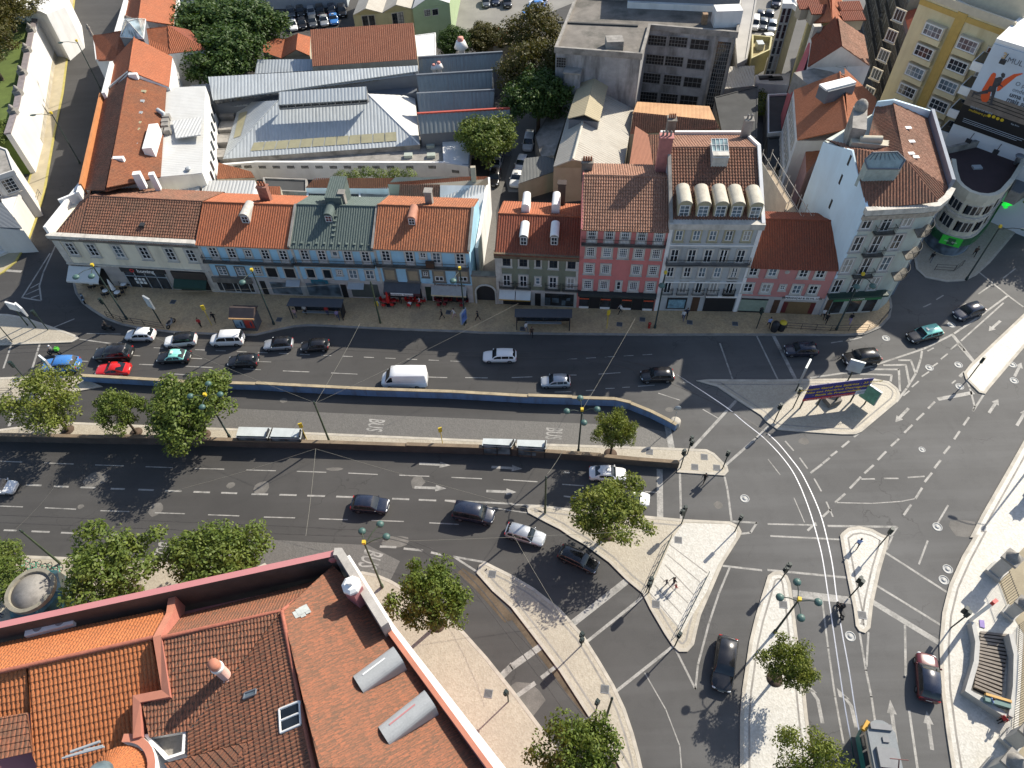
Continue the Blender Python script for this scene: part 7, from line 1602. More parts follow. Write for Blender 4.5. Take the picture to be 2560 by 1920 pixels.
def put_tree(kind,base,crown,diam,label,zg=0.0,group='street trees of the square',bed=True,name='tree',leaf=None):
 """base pixel on the ground, crown-centre pixel -> height; diam in pixels of the source"""
 b=W(*base,zg); best=min(((hh/10)for hh in range(15,200)),key=lambda hh:(proj(b+V((0,0,hh)))-px(*crown)).length)
 d=(W(*crown,zg+best)-CAMP).length; rad=diam/2*d/FPX*.93; k=TREES[kind]; h0=6.0 if kind not in('big','rusty')else 8.0; r0=4.0 if kind not in('big','rusty')else 5.0
 best=max(best,rad*.8)
 sx,sz=rad/r0,best/h0; rz=rnd.uniform(0,6.28)
 if kind in TU:r=dup(k,b,rz,label,group,scale=(sx,sx,sz))
 else:TU.add(kind); r=k; r.location=b; r.rotation_euler=(0,0,rz); r.scale=(sx,sx,sz); r['label']=label; r['group']=group
 r.name=name
 if leaf:setmat(r.children[0]if 'crown' in r.children[0].name else r.children[1],LEAF[leaf])
 if bed:
  mb=MB(); mb.lathe(b+V((0,0,.125)),[(.75,0),(.75,.012),(0,.012)],18); put(build('tree_bed',mb,M('tree_soil',(.09,.06,.04),.95,.25,2,10,.3)),kind='structure')
 return r
def px(k,x,y):o=RG[k]; return V((o[0]+x/o[2],o[1]+y/o[2]))
RINV=ROT.transposed()
def proj(p):v=RINV@(V(p)-CAMP); return V((1280+FPX*v.x/v.z,960+FPX*v.y/v.z))
# people: one grown skin per pose
m_skin=M('skin',(.42,.24,.16),.6,.06,coord='Object')
CLOTH={n:M('cloth_'+n,c,.9,.12,3,20,.1,coord='Object')for n,c in(('black',(.012,.012,.014)),('white',(.62,.62,.60)),('grey',(.16,.16,.17)),('pink',(.48,.30,.30)),('red',(.42,.03,.03)),('jeans',(.05,.075,.15)),('lightblue',(.28,.38,.62)),('navy',(.02,.025,.05)),('lilac',(.30,.24,.42)),('brown',(.07,.045,.03)),('green',(.10,.35,.08)))}
def skin_mesh(verts,edges,radii,root_i):
 me=bpy.data.meshes.new('p'); me.from_pydata(verts,edges,[]); o=bpy.data.objects.new('p',me); COL.objects.link(o)
 md=o.modifiers.new('s','SKIN'); sv=me.skin_vertices[0].data
 for i,r in enumerate(radii):sv[i].radius=r if isinstance(r,tuple)else(r,r); sv[i].use_root=(i==root_i)
 md.use_smooth_shade=True; o.modifiers.new('d','SUBSURF').levels=1
 dg=bpy.context.evaluated_depsgraph_get(); m2=bpy.data.meshes.new_from_object(o.evaluated_get(dg)); bpy.data.objects.remove(o)
 return m2
def person_mesh(pose):
 sit=pose=='sit'; hip=.52 if sit else.92; up=hip-.92; st=.30 if pose=='walk' else.05
 v=[(0,0,hip),(.0,0,hip+.22),(.02,0,hip+.45),(.03,0,hip+.55),(.04,0,hip+.63),(.055,0,hip+.73),(.05,0,hip+.83)]
 r=[(.13,.155),(.115,.145),(.12,.17),(.06,.06),(.055,.055),(.095,.08),(.07,.07)]; e=[(0,1),(1,2),(2,3),(3,4),(4,5),(5,6)]
 def add(par,pts,rs):
  p=par
  for q,k in zip(pts,rs):v.append(q); r.append(k); e.append((p,len(v)-1)); p=len(v)-1
  return p
 for s in(1,-1):
  f=st*s
  if sit:add(0,[(.12,s*.10,hip-.02),(.42,s*.11,hip+.0),(.44,s*.11,.09),(.56,s*.11,.05)],[.085,.065,.045,.04])
  else:add(0,[(f*.15,s*.10,hip-.12),(f*.65+.05,s*.10,.49),(f-.04 if f<0 else f,s*.10,.09),(f+.13,s*.11,.045)],[.092,.065,.045,.042])
  g=-f*.9
  if sit:h=[(.03,s*.20,hip+.48),(.10,s*.25,hip+.24),(.32,s*.2,hip+.20),(.40,s*.19,hip+.21)]
  else:h=[(.02,s*.20,hip+.48),(g*.5,s*.245,hip+.20),(g+.10,s*.235,hip-.02),(g+.13,s*.23,hip-.10)]
  w_=add(2,h,[.058,.043,.034,.036])
  a,b=V(h[2]),V(h[3]); d=(b-a).normalized()
 me=skin_mesh([tuple(q)for q in v],e,[k if isinstance(k,tuple)else(k,k)for k in r],0)
 mb=MB(); mb.add([q.co.copy()for q in me.vertices],[list(p.vertices)for p in me.polygons],0,True)
 mi=[]
 for p in me.polygons:
  c=p.center; zc_=c.z
  if zc_>hip+.575:k=0
  elif abs(c.y)>.17 and((not sit and zc_<hip+.12)or(sit and c.x>.22 and zc_>hip+.1)):k=0
  elif zc_<.085:k=3
  elif sit and(c.x>.07 and zc_<hip+.12)or zc_<hip+.03:k=2
  else:k=1
  mi.append(k)
 mb.m=mi
 for s in(1,-1):
  if sit:b,d=V((.42,s*.19,hip+.21)),V((1,0,-.1))
  else:g=-st*s*.9; b,d=V((g+.135,s*.23,hip-.12)),V((.25,0,-1)).normalized()
  x=V((d.z,0,-d.x))if not sit else V((0,1,0))
  for j,ln in enumerate((.065,.078,.072,.055)):
   o_=b+x*((j-1.5)*.02); mb.tube([o_,o_+d*ln*.55,o_+d*ln*.9+V((.012,-s*.012,0))],[.009,.0085,.006],5,0)
  o_=b-x*.03-d*.03; mb.tube([o_,o_-x*.022+d*.03,o_-x*.02+d*.055],[.01,.009,.007],5,0)
 mb.ball((.145,0,hip+.745),(.018,.014,.022),6,4,0)
 for s in(1,-1):mb.ball((.05,s*.083,hip+.75),(.02,.012,.03),6,4,0); mb.ball((.132,s*.032,hip+.77),(.008,.012,.008),5,3,3)
 mb.ball((.13,0,hip+.695),(.01,.025,.006),6,3,0)
 return mb,hip
PM={p:person_mesh(p)for p in('walk','stand','sit')}
PMESH={}
HAIR={}
def put_person(k,x,y,face,label,pose='walk',top='black',legs='jeans',hair='brown',z=.12,group='people in the square',scale=1.0,shoes='black',loc=None):
 p=loc if loc is not None else W(k,x,y,z)
 r=thing('person',label,'person',p,group,R(face)); r.scale=(scale,)*3
 mb,hip=PM[pose]
 if pose not in PMESH:
  o=build('body',mb,[m_skin,CLOTH['black'],CLOTH['jeans'],CLOTH['black']],r,local=True); PMESH[pose]=o.data
  h=MB(); h.ball((.035,0,hip+.80),(.108,.097,.085),10,6); h.ball((-.01,0,hip+.75),(.085,.09,.10),10,6); HAIR[pose]=build('hair',h,CLOTH['brown'],r,local=True).data
  hh=r.children[1]
 else:
  o=bpy.data.objects.new('body',PMESH[pose]); COL.objects.link(o); o.parent=r
  hh=bpy.data.objects.new('hair',HAIR[pose]); COL.objects.link(hh); hh.parent=r
 for i,m in((1,CLOTH[top]),(2,CLOTH[legs]),(3,CLOTH[shoes])):o.material_slots[i].link='OBJECT'; o.material_slots[i].material=m
 for c in r.children:
  if c.name.startswith('hair'):c.material_slots[0].link='OBJECT'; c.material_slots[0].material=CLOTH[hair]
 return r
 # lamps, signals, shelters
m_lampg=M('green_lamp_shell',(.055,.115,.10),.5,.12,3,14,.1,coord='Object'); m_pole=M('weathered_green_pole',(.06,.085,.045),.65,.25,2,12,.2,coord='Object'); m_poled=M('dark_green_pole',(.018,.035,.03),.6,.15,2,12,.1,coord='Object'); m_ycap=M('yellow_cap',(.62,.45,.03),.6,coord='Object'); m_sig=M('signal_housing',(.016,.03,.026),.5,.1,coord='Object')
def lamp_kit(h,arms,pm,rhead=(.36,.36,.27),yellow=True,arm_rise=.25):
 r=thing('street_lamp','x','street lamp',(0,0,-70))
 mb=MB(); mb.tube([(0,0,0),(0,0,.5),(0,0,.55),(0,0,h)],[.17,.17,.11,.075],10); build('pole',mb,pm,r,local=True)
 for a,L in arms:
  d=V((math.cos(R(a)),math.sin(R(a)),0)); mb=MB(); e=V((0,0,h-.15))+d*L+V((0,0,arm_rise)); mb.tube([(0,0,h-.35),V((0,0,h-.1))+d*L*.5+V((0,0,arm_rise*.7)),e],.045,6); am=build('arm',mb,pm,r,local=True)
  q=MB(); q.ball(e-V((0,0,.12)),rhead,12,8); build('lamp_head',q,m_lampg,am,local=True)
 if yellow:q=MB(); q.box((0,0,h+.12),(.3,.3,.35)); build('cap',q,m_ycap,r,local=True)
 return r
LAMPS={'quad':lamp_kit(8.0,[(2,1.6),(92,1.6),(182,1.6),(272,1.6)],m_poled),'far2':lamp_kit(9.5,[(-125,2.4),(-75,2.0)],m_poled,(.42,.42,.25)),'far1':lamp_kit(9.5,[(-110,2.2)],m_poled,(.42,.42,.25)),'near2':lamp_kit(9.8,[(55,2.2),(15,2.0),(105,1.2)],m_pole),'street':lamp_kit(9.0,[(180,3.0)],m_poled,(.5,.22,.12),True,.1)}
LU=set()
def copy_kit(key,kit,used,loc,rz,label,group=None,scale=None):
 if key in used:return dup(kit,loc,rz,label,group,scale)
 used.add(key); kit.location=loc; kit.rotation_euler=(0,0,rz); kit['label']=label
 if group:kit['group']=group
 if scale:kit.scale=scale if isinstance(scale,(tuple,list))else(scale,)*3
 return kit
def signal_kit(two):
 r=thing('traffic_light','x','traffic light',(0,0,-80)); h=3.3
 mb=MB(); mb.tube([(0,0,0),(0,0,h)],.065,8); build('pole',mb,m_poled,r,local=True)
 heads=[(0,0)]+([(.42,90)]if two else[])
 for dx,a in heads:
  c=V((dx*.7,dx*.7,h-.1-dx*.4)); q=MB(); q.box(c+V((.12,0,0)),(.28,.34,.95));
  for i in(-1,0,1):q.box(c+V((.32,0,i*.3+.1)),(.18,.26,.04))
  hd=build('signal_head',q,m_sig,r,local=True); q=MB()
  for i in(-1,0,1):q.ball(c+V((.265,0,i*.3)),(.02,.1,.1),8,5)
  build('lens',q,m_cglass,hd,local=True)
 return r
SIG={1:signal_kit(False),2:signal_kit(True)}
SU=set()
cat_k=thing('catenary_pole','x','pole',(0,0,-90)); mb=MB(); mb.tube([(0,0,0),(0,0,.8),(0,0,7.3)],[.14,.12,.085],9); build('pole',mb,m_pole,cat_k,local=True); mb=MB(); mb.tube([(0,0,6.95),(0,0,7.1)],.12,9); mb.ball((0,0,7.35),.1,8,5); build('collar',mb,m_poled,cat_k,local=True)
CU=set()
# WALLS OF THE BUS CORRIDOR
m_bluew=M('blue_painted_wall',(.14,.25,.44),.8,.12,.5,9,.1,dirt=(.10,.11,.13),dirtamt=.75,dirtscale=.7,streak=True); m_cap=M('sandstone_coping',(.38,.31,.20),.85,.18,.6,9,.15,dirt=(.16,.13,.09),dirtamt=.5,dirtscale=.5)
m_sootw=M('soot_wall',(.085,.075,.065),.9,.3,.5,8,.2,dirt=(.03,.028,.025),dirtamt=.7,dirtscale=.5)
def stepped(name,label,spec,h,mat,steps,th=.42,dz=.14,cap=None):
 P=pathpts(spec,h); o=thing(name,label,'wall',xy(P[len(P)//2],0)); n=len(P)-1
 for i in range(n):
  z=h-.26+dz*(steps[i]if i<len(steps)else 0); mb=MB(); mb.wall([P[i],P[i+1]],th,0,z); build('wall_panel',mb,mat,o)
  mb=MB(); d=(P[i+1]-P[i]).normalized()*.01; mb.wall([P[i]+d,P[i+1]-d],th+.14,z,z+.12); build('coping',mb,cap or m_cap,o)
 return o
stepped('blue_wall','long blue painted wall with sandstone coping bending round at its right end','I 690,262 1115,285 1600,315 J 0,333 213,346 950,383 1700,408 K 140,446 520,458 890,470 1030,502 1200,570 1340,640 1425,688',1.35,m_bluew,[0,0,0,1,1,1,1,2,1,1,0,0,0],.26)
mb=MB(); o=thing('wall_end','rounded pale stone end of the long blue wall','wall end',W('K',1410,690)); mb.lathe(W('K',1405,700),[(.6,0),(.6,.85),(.5,.95),(0,.97)],14); build('stone',mb,m_kerb,o)
stepped('platform_wall','long sooty stone wall with stepped coping along the back of the bus platform','I -300,772 0,780 900,798 1400,805 2212,830 J 640,845 1300,868 K 0,898 100,908 470,935 770,955 1090,985 1450,1012',1.35,m_sootw,[1,1,2,1,1,1,2,2,1,1,0,0],.3,cap=M('brown_coping',(.20,.15,.10),.9,.25,.6,8,.2))
# TRAFFIC
GQ,GJ,GN,GP='cars queueing on the far carriageway','cars crossing the junction','cars on the near carriageway','cars in the rear car parks'
put_car('hatch','white',('E',1335,1370),('E',1088,1372),'white hatchback closest to the far kerb at the left end of the queue',GQ)
put_car('suv','white',('E',1690,1405),('E',1428,1432),'white crossover with black roof beside the far kerb, above the mint roofed taxi',GQ,cabin='black')
put_car('mpv','white',('E',2105,1405),('E',1822,1415),'white glazed minivan in the lane beside the kiosk',GQ,name='minivan')
put_car('hatch','silver',('F',318,1440),('F',68,1458),'small pale silver car with black roof near the dark bus shelter',GQ,cabin='black')
put_car('hatch','black',('F',628,1455),('F',390,1470),'black hatchback rightmost in the queue by the far bus shelter',GQ)
put_car('hatch','blue',('I',688,175),('I',372,188),'bright blue hatchback half hidden by the left advertising panel',GQ)
put_car('suv','black',('I',1145,78),('I',822,90),'large black car directly behind the red coupe',GQ)
put_car('coupe','red',('I',1120,212),('I',828,222),'bright red coupe next to the blue wall',GQ)
put_car('sedan','black',('I',1645,105),('I',1360,112),'black taxi with mint roof in the middle lane of the queue',GQ,cabin='mint',taxi=True,name='taxi')
put_car('hatch','black',('J',20,140),('I',1972,148),'small black hatchback behind the mint roofed taxi of the queue',GQ)
put_car('van','white',('J',1480,295),('J',1085,300),'white panel van driving beside the blue wall',GQ,z=.9,name='panel_van')
put_car('estate','white',('J',2250,100),('J',1960,102),'white estate car alone in the shade of the far carriageway',GQ)
put_car('hatch','silver',('K',503,318),('K',250,322),'silver hatchback alone at the shadow edge beside the blue wall',GQ)
put_car('suv','black',('K',1395,268),('K',1112,276),'black car at the shadow corner near the end of the blue wall',GQ)
put_car('suv','navy',('H',685,1378),('H',492,1382),'dark car deep in the shade below the low dusty pink house',GJ)
put_car('suv','black',('H',1155,1428),('H',900,1455),'black hatchback on the shadow edge above the blue banner',GJ)
put_car('estate','black',('H',1600,1238),('H',1375,1295),'black taxi with mint roof coming down the right-hand road',GJ,cabin='mint',taxi=True,name='taxi')
put_car('hatch','navy',('H',1900,1072),('H',1715,1135),'dark hatchback following the taxi on the right-hand road',GJ)
put_car('hatch','white',('I',-150,1232),('I',135,1235),'white car cut by the left edge of the near carriageway',GN)
put_car('hatch','navy',('J',830,1375),('J',1145,1400),'dark blue hatchback above the pair of green lamp globes',GN)
put_car('mpv','navy',('J',1720,1438),('J',2045,1495),'dark van-like car heading for the tram curve',GN,name='minivan',length=1.0)
put_car('estate','silver',('S',1266,1322),('S',1362,1350),'silver estate between two dark cars beside the triangular island',GN)
put_car('estate','black',('O',352,108),('O',605,222),'black estate in the tree shade by the triangular island',GN)
put_car('sedan','white',('K',668,1112),('K',985,1122),'white saloon half under the island tree beside the platform wall',GN)
put_car('hatch','white',('K',885,1300),('K',1190,1350),'white car almost hidden by the island tree',GN,cabin='black')
put_car('estate','black',('O',1545,728),('O',1495,1108),'black estate driving between two islands',GJ)
put_car('hatch','maroon',('Q',1150,1182),('Q',1130,842),'dark hatchback with red bonnet beside the right-hand kerb',GJ,cabin='navy')
for i,(x,y,c,kd)in enumerate([(320,225,'white','sedan'),(402,215,'black','hatch'),(492,200,'grey','hatch'),(588,185,'silver','sedan'),(672,172,'blue','sedan'),(222,165,'navy','hatch')]):
 put_car(kd,c,('B',x-12,y-62),('B',x+8,y+40),['white saloon, leftmost pale car','black hatchback, left of the grey one','dark grey hatchback','silver saloon, second from right','slate blue saloon, rightmost','navy car under the big tree'][i]+' in the front row of the packed car park',GP,length=1.0)
for i,(x,y,c,kd)in enumerate([(302,112,'grey','hatch'),(385,103,'black','hatch'),(477,108,'silver','hatch'),(555,98,'black','estate'),(655,88,'navy','hatch'),(745,100,'black','suv')]):
 put_car(kd,c,('B',x-8,y-40),('B',x+6,y+30),['grey hatchback leftmost','black hatchback second from the left','silver hatchback third from the left','black estate fourth from the left','navy hatchback fifth from the left','black four-wheel drive rightmost'][i]+' in the shaded back row of the packed car park',GP,length=1.0)
for x,y,c,kd,lb in[(1985,18,'grey','hatch','grey hatchback at the left of the rear lot with painted bays'),(2068,2,'navy','hatch','navy hatchback cut by the top edge in the rear lot'),(2170,18,'black','suv','black car right of the navy one in the rear lot')]:put_car(kd,c,('B',x-5,y-35),('B',x+5,y+30),lb,GP,length=1.0)
for x,y,c,lb in[(225,18,'white','white car at the top of the stacked row by the grey block'),(205,48,'blue','blue car second in the stacked row by the grey block'),(195,75,'navy','navy car third in the stacked row by the grey block'),(170,105,'blue','blue car fourth in the stacked row, nearest the rusty tree')]:put_car('hatch',c,('C',x+75,y-12),('C',x-75,y+8),lb,GP,length=1.0)
put_car('mpv','white',('C',165,1135),('C',125,1330),'white van parked in the alley yard, farthest of three white vehicles',GP,length=1.0,name='minivan')
put_car('hatch','white',('C',100,1355),('C',62,1470),'white car in the alley yard, middle of three white vehicles',GP,length=1.0)
put_car('sedan','white',('C',60,1470),('C',20,1600),'white car in the alley yard, nearest of three white vehicles',GP,length=1.0)
put_car('hatch','silver',('B',2090,1370),('B',2065,1450),'silver car under the round tree beside the cobbled alley',GP,length=1.0)
put_car('hatch','black',('B',2075,1475),('B',2050,1590),'black car parked beside the cobbled alley',GP,length=1.0)
for x,y,c,kd,lb in[(140,315,'white','mpv','white van in the lot beside the pale concrete flank'),(252,320,'grey','hatch','grey car right of the white van in the back lot'),(370,345,'silver','hatch','silver car by the glass block in the back lot'),(215,215,'black','hatch','black car behind the white van in the back lot'),(330,225,'black','suv','black car behind the grey one in the back lot'),(425,20,'navy','suv','navy car cut by the top edge beside the glass block')]:put_car(kd,c,('U',x+8,y-70),('U',x-8,y+70),lb,GP,length=1.0)
put_car('hatch','white',('U',350,500),('U',215,515),'white car parked crosswise beside the mustard yard house',GP,length=1.0)
for k in('hatch','sedan','estate','suv','coupe','mpv','van'):
 if k not in USED:
  for ch in CAR_KITS[k].children:bpy.data.objects.remove(ch)
  bpy.data.objects.remove(CAR_KITS[k])
def motorbike(k,x,y,rz,label,col,box=None,rider=None,z=0.0):
 p=W(k,x,y,z); r=thing('motorbike',label,'motorbike',p,None,R(rz))
 for wx in(.62,-.62):
  mb=MB(); n=16; vs=[]
  for rr,dy in((.2,-.05),(.3,-.06),(.31,0),(.3,.06),(.2,.05)):vs+=[V((wx+rr*math.cos(2*PI*i/n),dy,.31+rr*math.sin(2*PI*i/n)))for i in range(n)]
  mb.add(vs,[[j*n+i,j*n+(i+1)%n,(j+1)*n+(i+1)%n,(j+1)*n+i]for j in range(4)for i in range(n)],smooth=True); build('wheel',mb,m_tyre,r,local=True)
 mb=MB(); mb.tube([(.6,0,.35),(.45,0,.95),(.3,0,.75),(.1,0,.45),(-.25,0,.45),(-.4,0,.72),(-.75,0,.78)],[.05,.12,.16,.2,.2,.17,.1],8); build('body',mb,col,r,local=True)
 mb=MB(); mb.box((-.25,0,.82),(.7,.28,.1)); build('seat',mb,m_plast,r,local=True)
 mb=MB(); mb.tube([(.42,-.34,1.05),(.48,0,1.0),(.42,.34,1.05)],.025,5); mb.tube([(.48,0,.95),(.6,0,.35)],.04,5); build('handlebar',mb,m_plast,r,local=True)
 if box:mb=MB(); mb.box((-.68,0,1.08),(.45,.45,.42)); build('delivery_box',mb,box,r,local=True)
 if rider:
  q=put_person(None,0,0,rz,rider,'sit','grey' if box else 'black','black',loc=p+V((0,0,.33)))
  mb=MB(); mb.ball((.05,0,.52+.78),(.14,.13,.14),10,7); build('helmet',mb,M('white_helmet',(.6,.6,.62),.3,coord='Object')if box else m_plast,q,local=True)
 return r
motorbike('I',480,90,178,'delivery motorbike with bright green box waiting in front of the blue car',m_plast,M('bright_green_box',(.10,.45,.04),.6,coord='Object'),'rider in grey with white helmet on the delivery motorbike')
motorbike('E',945,1330,172,'dark motorbike in the shade at the head of the queue',m_plast,None,'rider in black on the dark motorbike in the shade')
motorbike('Q',508,545,88,'black motorbike waiting on the tram track behind the wide stop line',m_plast,None,'rider in black on the motorbike at the tram track')
motorbike('E',1485,1290,70,'grey scooter parked at the pavement railing',M('grey_scooter',(.25,.25,.26),.4,coord='Object'),z=.12)
motorbike('E',730,1080,120,'pale blue scooter parked at the rounded pavement corner',M('pale_blue_scooter',(.3,.38,.45),.4,coord='Object'),z=.12)
# TREES
put_tree('airy',('I',590,750),('I',400,455),165,'airy yellowing tree at the left end of the bus platform')
put_tree('loose',('I',1180,772),('I',1040,560),108,'small green tree between the yellowing tree and the dense one on the platform')
put_tree('dense',('I',1770,790),('I',1655,520),195,'dense dark green tree beside the four-globe lamp on the platform')
put_tree('loose',('K',850,955),('K',905,740),105,'small tree at the right end of the bus platform',leaf='yellow')
put_tree('loose',('K',830,1655),('K',855,1425),190,'yellow green tree on the triangular island hiding two white cars',leaf='yellow')
put_tree('loose',('M',975,400),('M',775,225),215,'broad green tree leaning over the pavement behind the pink parapet')
put_tree('dense',('M',1680,340),('M',1545,170),205,'dense dark tree rising behind the pink parapet, beside the near BUS lettering')
put_tree('loose',('M',60,330),('M',10,200),130,'green tree cut by the left edge beside the round kiosk roof')
put_tree('loose',('N',1300,640),('N',1185,440),185,'round green tree at the white corner of the foreground building')
put_tree('loose',('O',430,1720),('O',300,1545),195,'bushy green tree cut by the bottom edge beside the tram curve')
put_tree('loose',('Q',45,1025),('Q',150,905),118,'small bright tree on the lamp island with a leaning trunk',leaf='yellow')
put_tree('airy',('Q',100,1740),('Q',215,1540),150,'sparse yellowish tree at the bottom of the lamp island')
GB='trees behind the buildings'
put_tree('big',('S',565,165),('S',535,60),190,'large dark tree behind the orange cross wing, left of three',group=GB,bed=False)
put_tree('big',('S',650,165),('S',645,60),165,'large dark tree beside the packed car park, right of three',group=GB,bed=False)
put_tree('big',('S',595,240),('S',585,130),165,'large dark tree above the grey sheds, nearest of three',group=GB,bed=False)
put_tree('big',('S',1140,165),('S',1122,105),75,'round dark tree behind the white roof cowl, left of the pair',group=GB,bed=False)
put_tree('big',('S',1215,150),('S',1190,95),90,'round dark tree behind the white roof cowl, right of the pair',group=GB,bed=False,leaf='rusty')
put_tree('rusty',('S',1335,180),('S',1330,80),150,'rusty brown topped tree left of the derelict block, farthest of three',group=GB,bed=False)
put_tree('rusty',('S',1335,280),('S',1318,170),160,'tall tree left of the derelict block, middle of three',group=GB,bed=False)
put_tree('big',('S',1345,340),('S',1338,240),150,'dark tree beside the gabled grey shed, nearest of three',group=GB,bed=False)
put_tree('big',('S',1225,425),('S',1208,345),140,'round dense green tree at the cobbled alley beside the sheds',group=GB,bed=False,leaf='green')
put_tree('rusty',('S',38,80),('S',20,10),120,'brown leaved tree on the lawn above the retaining wall, farthest',6.2,'trees on the garden lawn',False)
put_tree('rusty',('S',28,122),('S',-30,40),120,'brown leaved tree on the lawn above the retaining wall, middle',6.2,'trees on the garden lawn',False)
put_tree('rusty',('S',5,200),('S',-60,120),110,'brown leaved tree on the lawn above the retaining wall, nearest',6.2,'trees on the garden lawn',False)
pt=W('H',2100,730)+V((math.cos(R(SUN_AZ)),math.sin(R(SUN_AZ)),0))*9.5
r_=dup(TREES['loose'],pt,1.0,'street tree just beyond the right edge of the right-hand road','street trees of the square',(1.3,1.3,1.2)); r_.name='tree'
rg=random.Random(4)
def bush(name,label,pts,rad,leaf,n=260,s=.16):
 c=sum(pts,V((0,0,0)))/len(pts); o=thing(name,label,'bush',c); mb=MB(); vs,fs=[],[]
 for p in pts:
  for _ in range(n):
   d=V((rg.gauss(0,1),rg.gauss(0,1),rg.gauss(0,.8))).normalized()*rad*rg.uniform(.5,1.1); d.z=abs(d.z)*.8; q=p+d; nn_=(d+V((rg.uniform(-.5,.5),rg.uniform(-.5,.5),.6))).normalized(); t=nn_.orthogonal().normalized(); t.rotate(Matrix.Rotation(rg.uniform(0,6.28),3,nn_)); w_=nn_.cross(t); i=len(vs); vs+=[q-t*s,q+w_*s*.6,q+t*s,q-w_*s*.6]; fs.append([i,i+1,i+2,i+3])
 mb.add(vs,fs); build('foliage',mb,LEAF[leaf],o)
bpy.data.objects.remove(HEDGE[0])
bush('climbing_hedge','long mound of creeper spilling over the white yard wall',HEDGE[1],1.3,'green',420,.14)
bush('shrub','bright green shrub beside the dark grey felt roof',[W('U',215,y,1)for y in(1200,1300,1400,1470)],1.4,'yellow',300)
bush('shrub','dark shrubs filling the yard beside the low pink house',[W('H',x,y,.5)for x,y in((420,170),(460,240),(380,280),(490,180),(440,320))],2.0,'dark',380,.2)
bush('shrub','dark bush at the top of the garden beside the pale stone house',[W('A',x,y,6.2)for x,y in((170,150),(150,190),(260,190))],1.5,'dark',300)
bush('shrub','bushes in the lawn corner at the foot of the garden',[W('A',x,y,6.2)for x,y in((20,1180),(40,1100),(-20,1220))],1.6,'green',300)
# STREET FURNITURE
RG['k']=(560,660,5.267); Z_=V((0,0,1))
def lamp(kit,k,x,y,label,rz=0,z=.12):r=copy_kit(kit,LAMPS[kit],LU,W(k,x,y,z),R(rz),label,'street lamps'); r.name='street_lamp'
for a in(('quad','S',574.4,1093,'lamp with four green globes beside the dense tree on the platform'),('quad','S',1445.5,1130.5,'lamp with four green globes at the right end of the bus platform'),('quad','S',1936,1581,'lamp with four green globes on the island at lower right',-12),('near2','S',955.6,1467.6,'mossy lamp with green globes at the corner of the foreground building'),('far2','E',1095,1235,'two-headed lamp in front of the cream corner house'),('far2','H',845,1235,'two-headed lamp in front of the green shopfront'),('far1','F',155,1280,'single-headed lamp between kiosk and left dark shelter'),('far1','F',1810,1270,'single-headed lamp near the stone archway'),('far1','G',1510,1450,'single-headed lamp before the tall pink and grey houses'),('street','A',870,770,'arm lamp on the side street below the orange wing'),('street','A',690,1410,'arm lamp on the side street below the rust brown roof'),('street','H',1790,872,'arm lamp on the corner by the round-fronted bank',170),('street','L',2300,1020,'arm lamp just outside the right edge of the white pavement',-25)):lamp(*a)
for k,x,y,lb in(('J',630,830,'on the bus platform behind the sooty wall'),('K',285,1460,'on the tip of the triangular island'),('M',430,195,'leaning over the green bicycles'),('F',1075,1270,'by the red cafe tables on the far pavement'),('O',665,1325,'on the curved tram island')):
 r=copy_kit(0,cat_k,CU,W(k,x,y,.12),0,'mossy wire pole '+lb,'tram wire poles'); r.name='catenary_pole'
for two,k,x,y,a,lb in((1,'E',980,1225,200,'at the rounded kerb below the cream corner house'),(1,'E',415,1330,180,'on the left traffic island'),(1,'E',105,1430,200,'at the far left of the traffic island'),(1,'I',235,318,180,'beside the blue car'),(2,'K',1515,950,225,'with two heads at the end of the sooty wall'),(1,'K',1455,1070,200,'right at the end of the sooty wall'),(1,'K',1820,1075,225,'on the tip of the bus platform'),(2,'K',1465,1550,180,'with two heads on the top edge of the triangular island'),(1,'K',1925,1620,225,'at the right corner of the triangular island'),(2,'O',975,405,200,'at the railing of the triangular island'),(1,'O',1165,785,225,'on the lower tip of the triangular island'),(2,'O',495,785,220,'with two heads on the curved tram island'),(1,'O',600,1250,225,'next to the wire pole on the tram island'),(1,'L',215,555,135,'left of the blue banner'),(1,'L',50,680,200,'at the left tip of the banner island'),(1,'L',1740,290,45,'on the tip of the upper right island'),(2,'Q',95,310,180,'with two heads at the top of the lamp island'),(2,'Q',580,440,45,'with two heads on the left edge of the refuge island'),(1,'Q',790,75,60,'at the right edge of the refuge island'),(2,'Q',1310,655,45,'with two heads beside the white totem'),(1,'N',1805,1185,225,'alone on the cream pavement below the foreground roof'),(1,'H',265,1225,180,'on the far pavement below the low dusty pink house')):
 r=copy_kit(two,SIG[two],SU,W(k,x,y,.12),R(a),'traffic light '+lb,'traffic lights'); r.name='traffic_light'
m_shr=M('dark_shelter_roof',(.07,.075,.085),.5,.1); m_shs=M('silver_shelter_roof',(.50,.53,.52),.45,.08,.8,9,.1,dirt=(.35,.36,.34),dirtamt=.3)
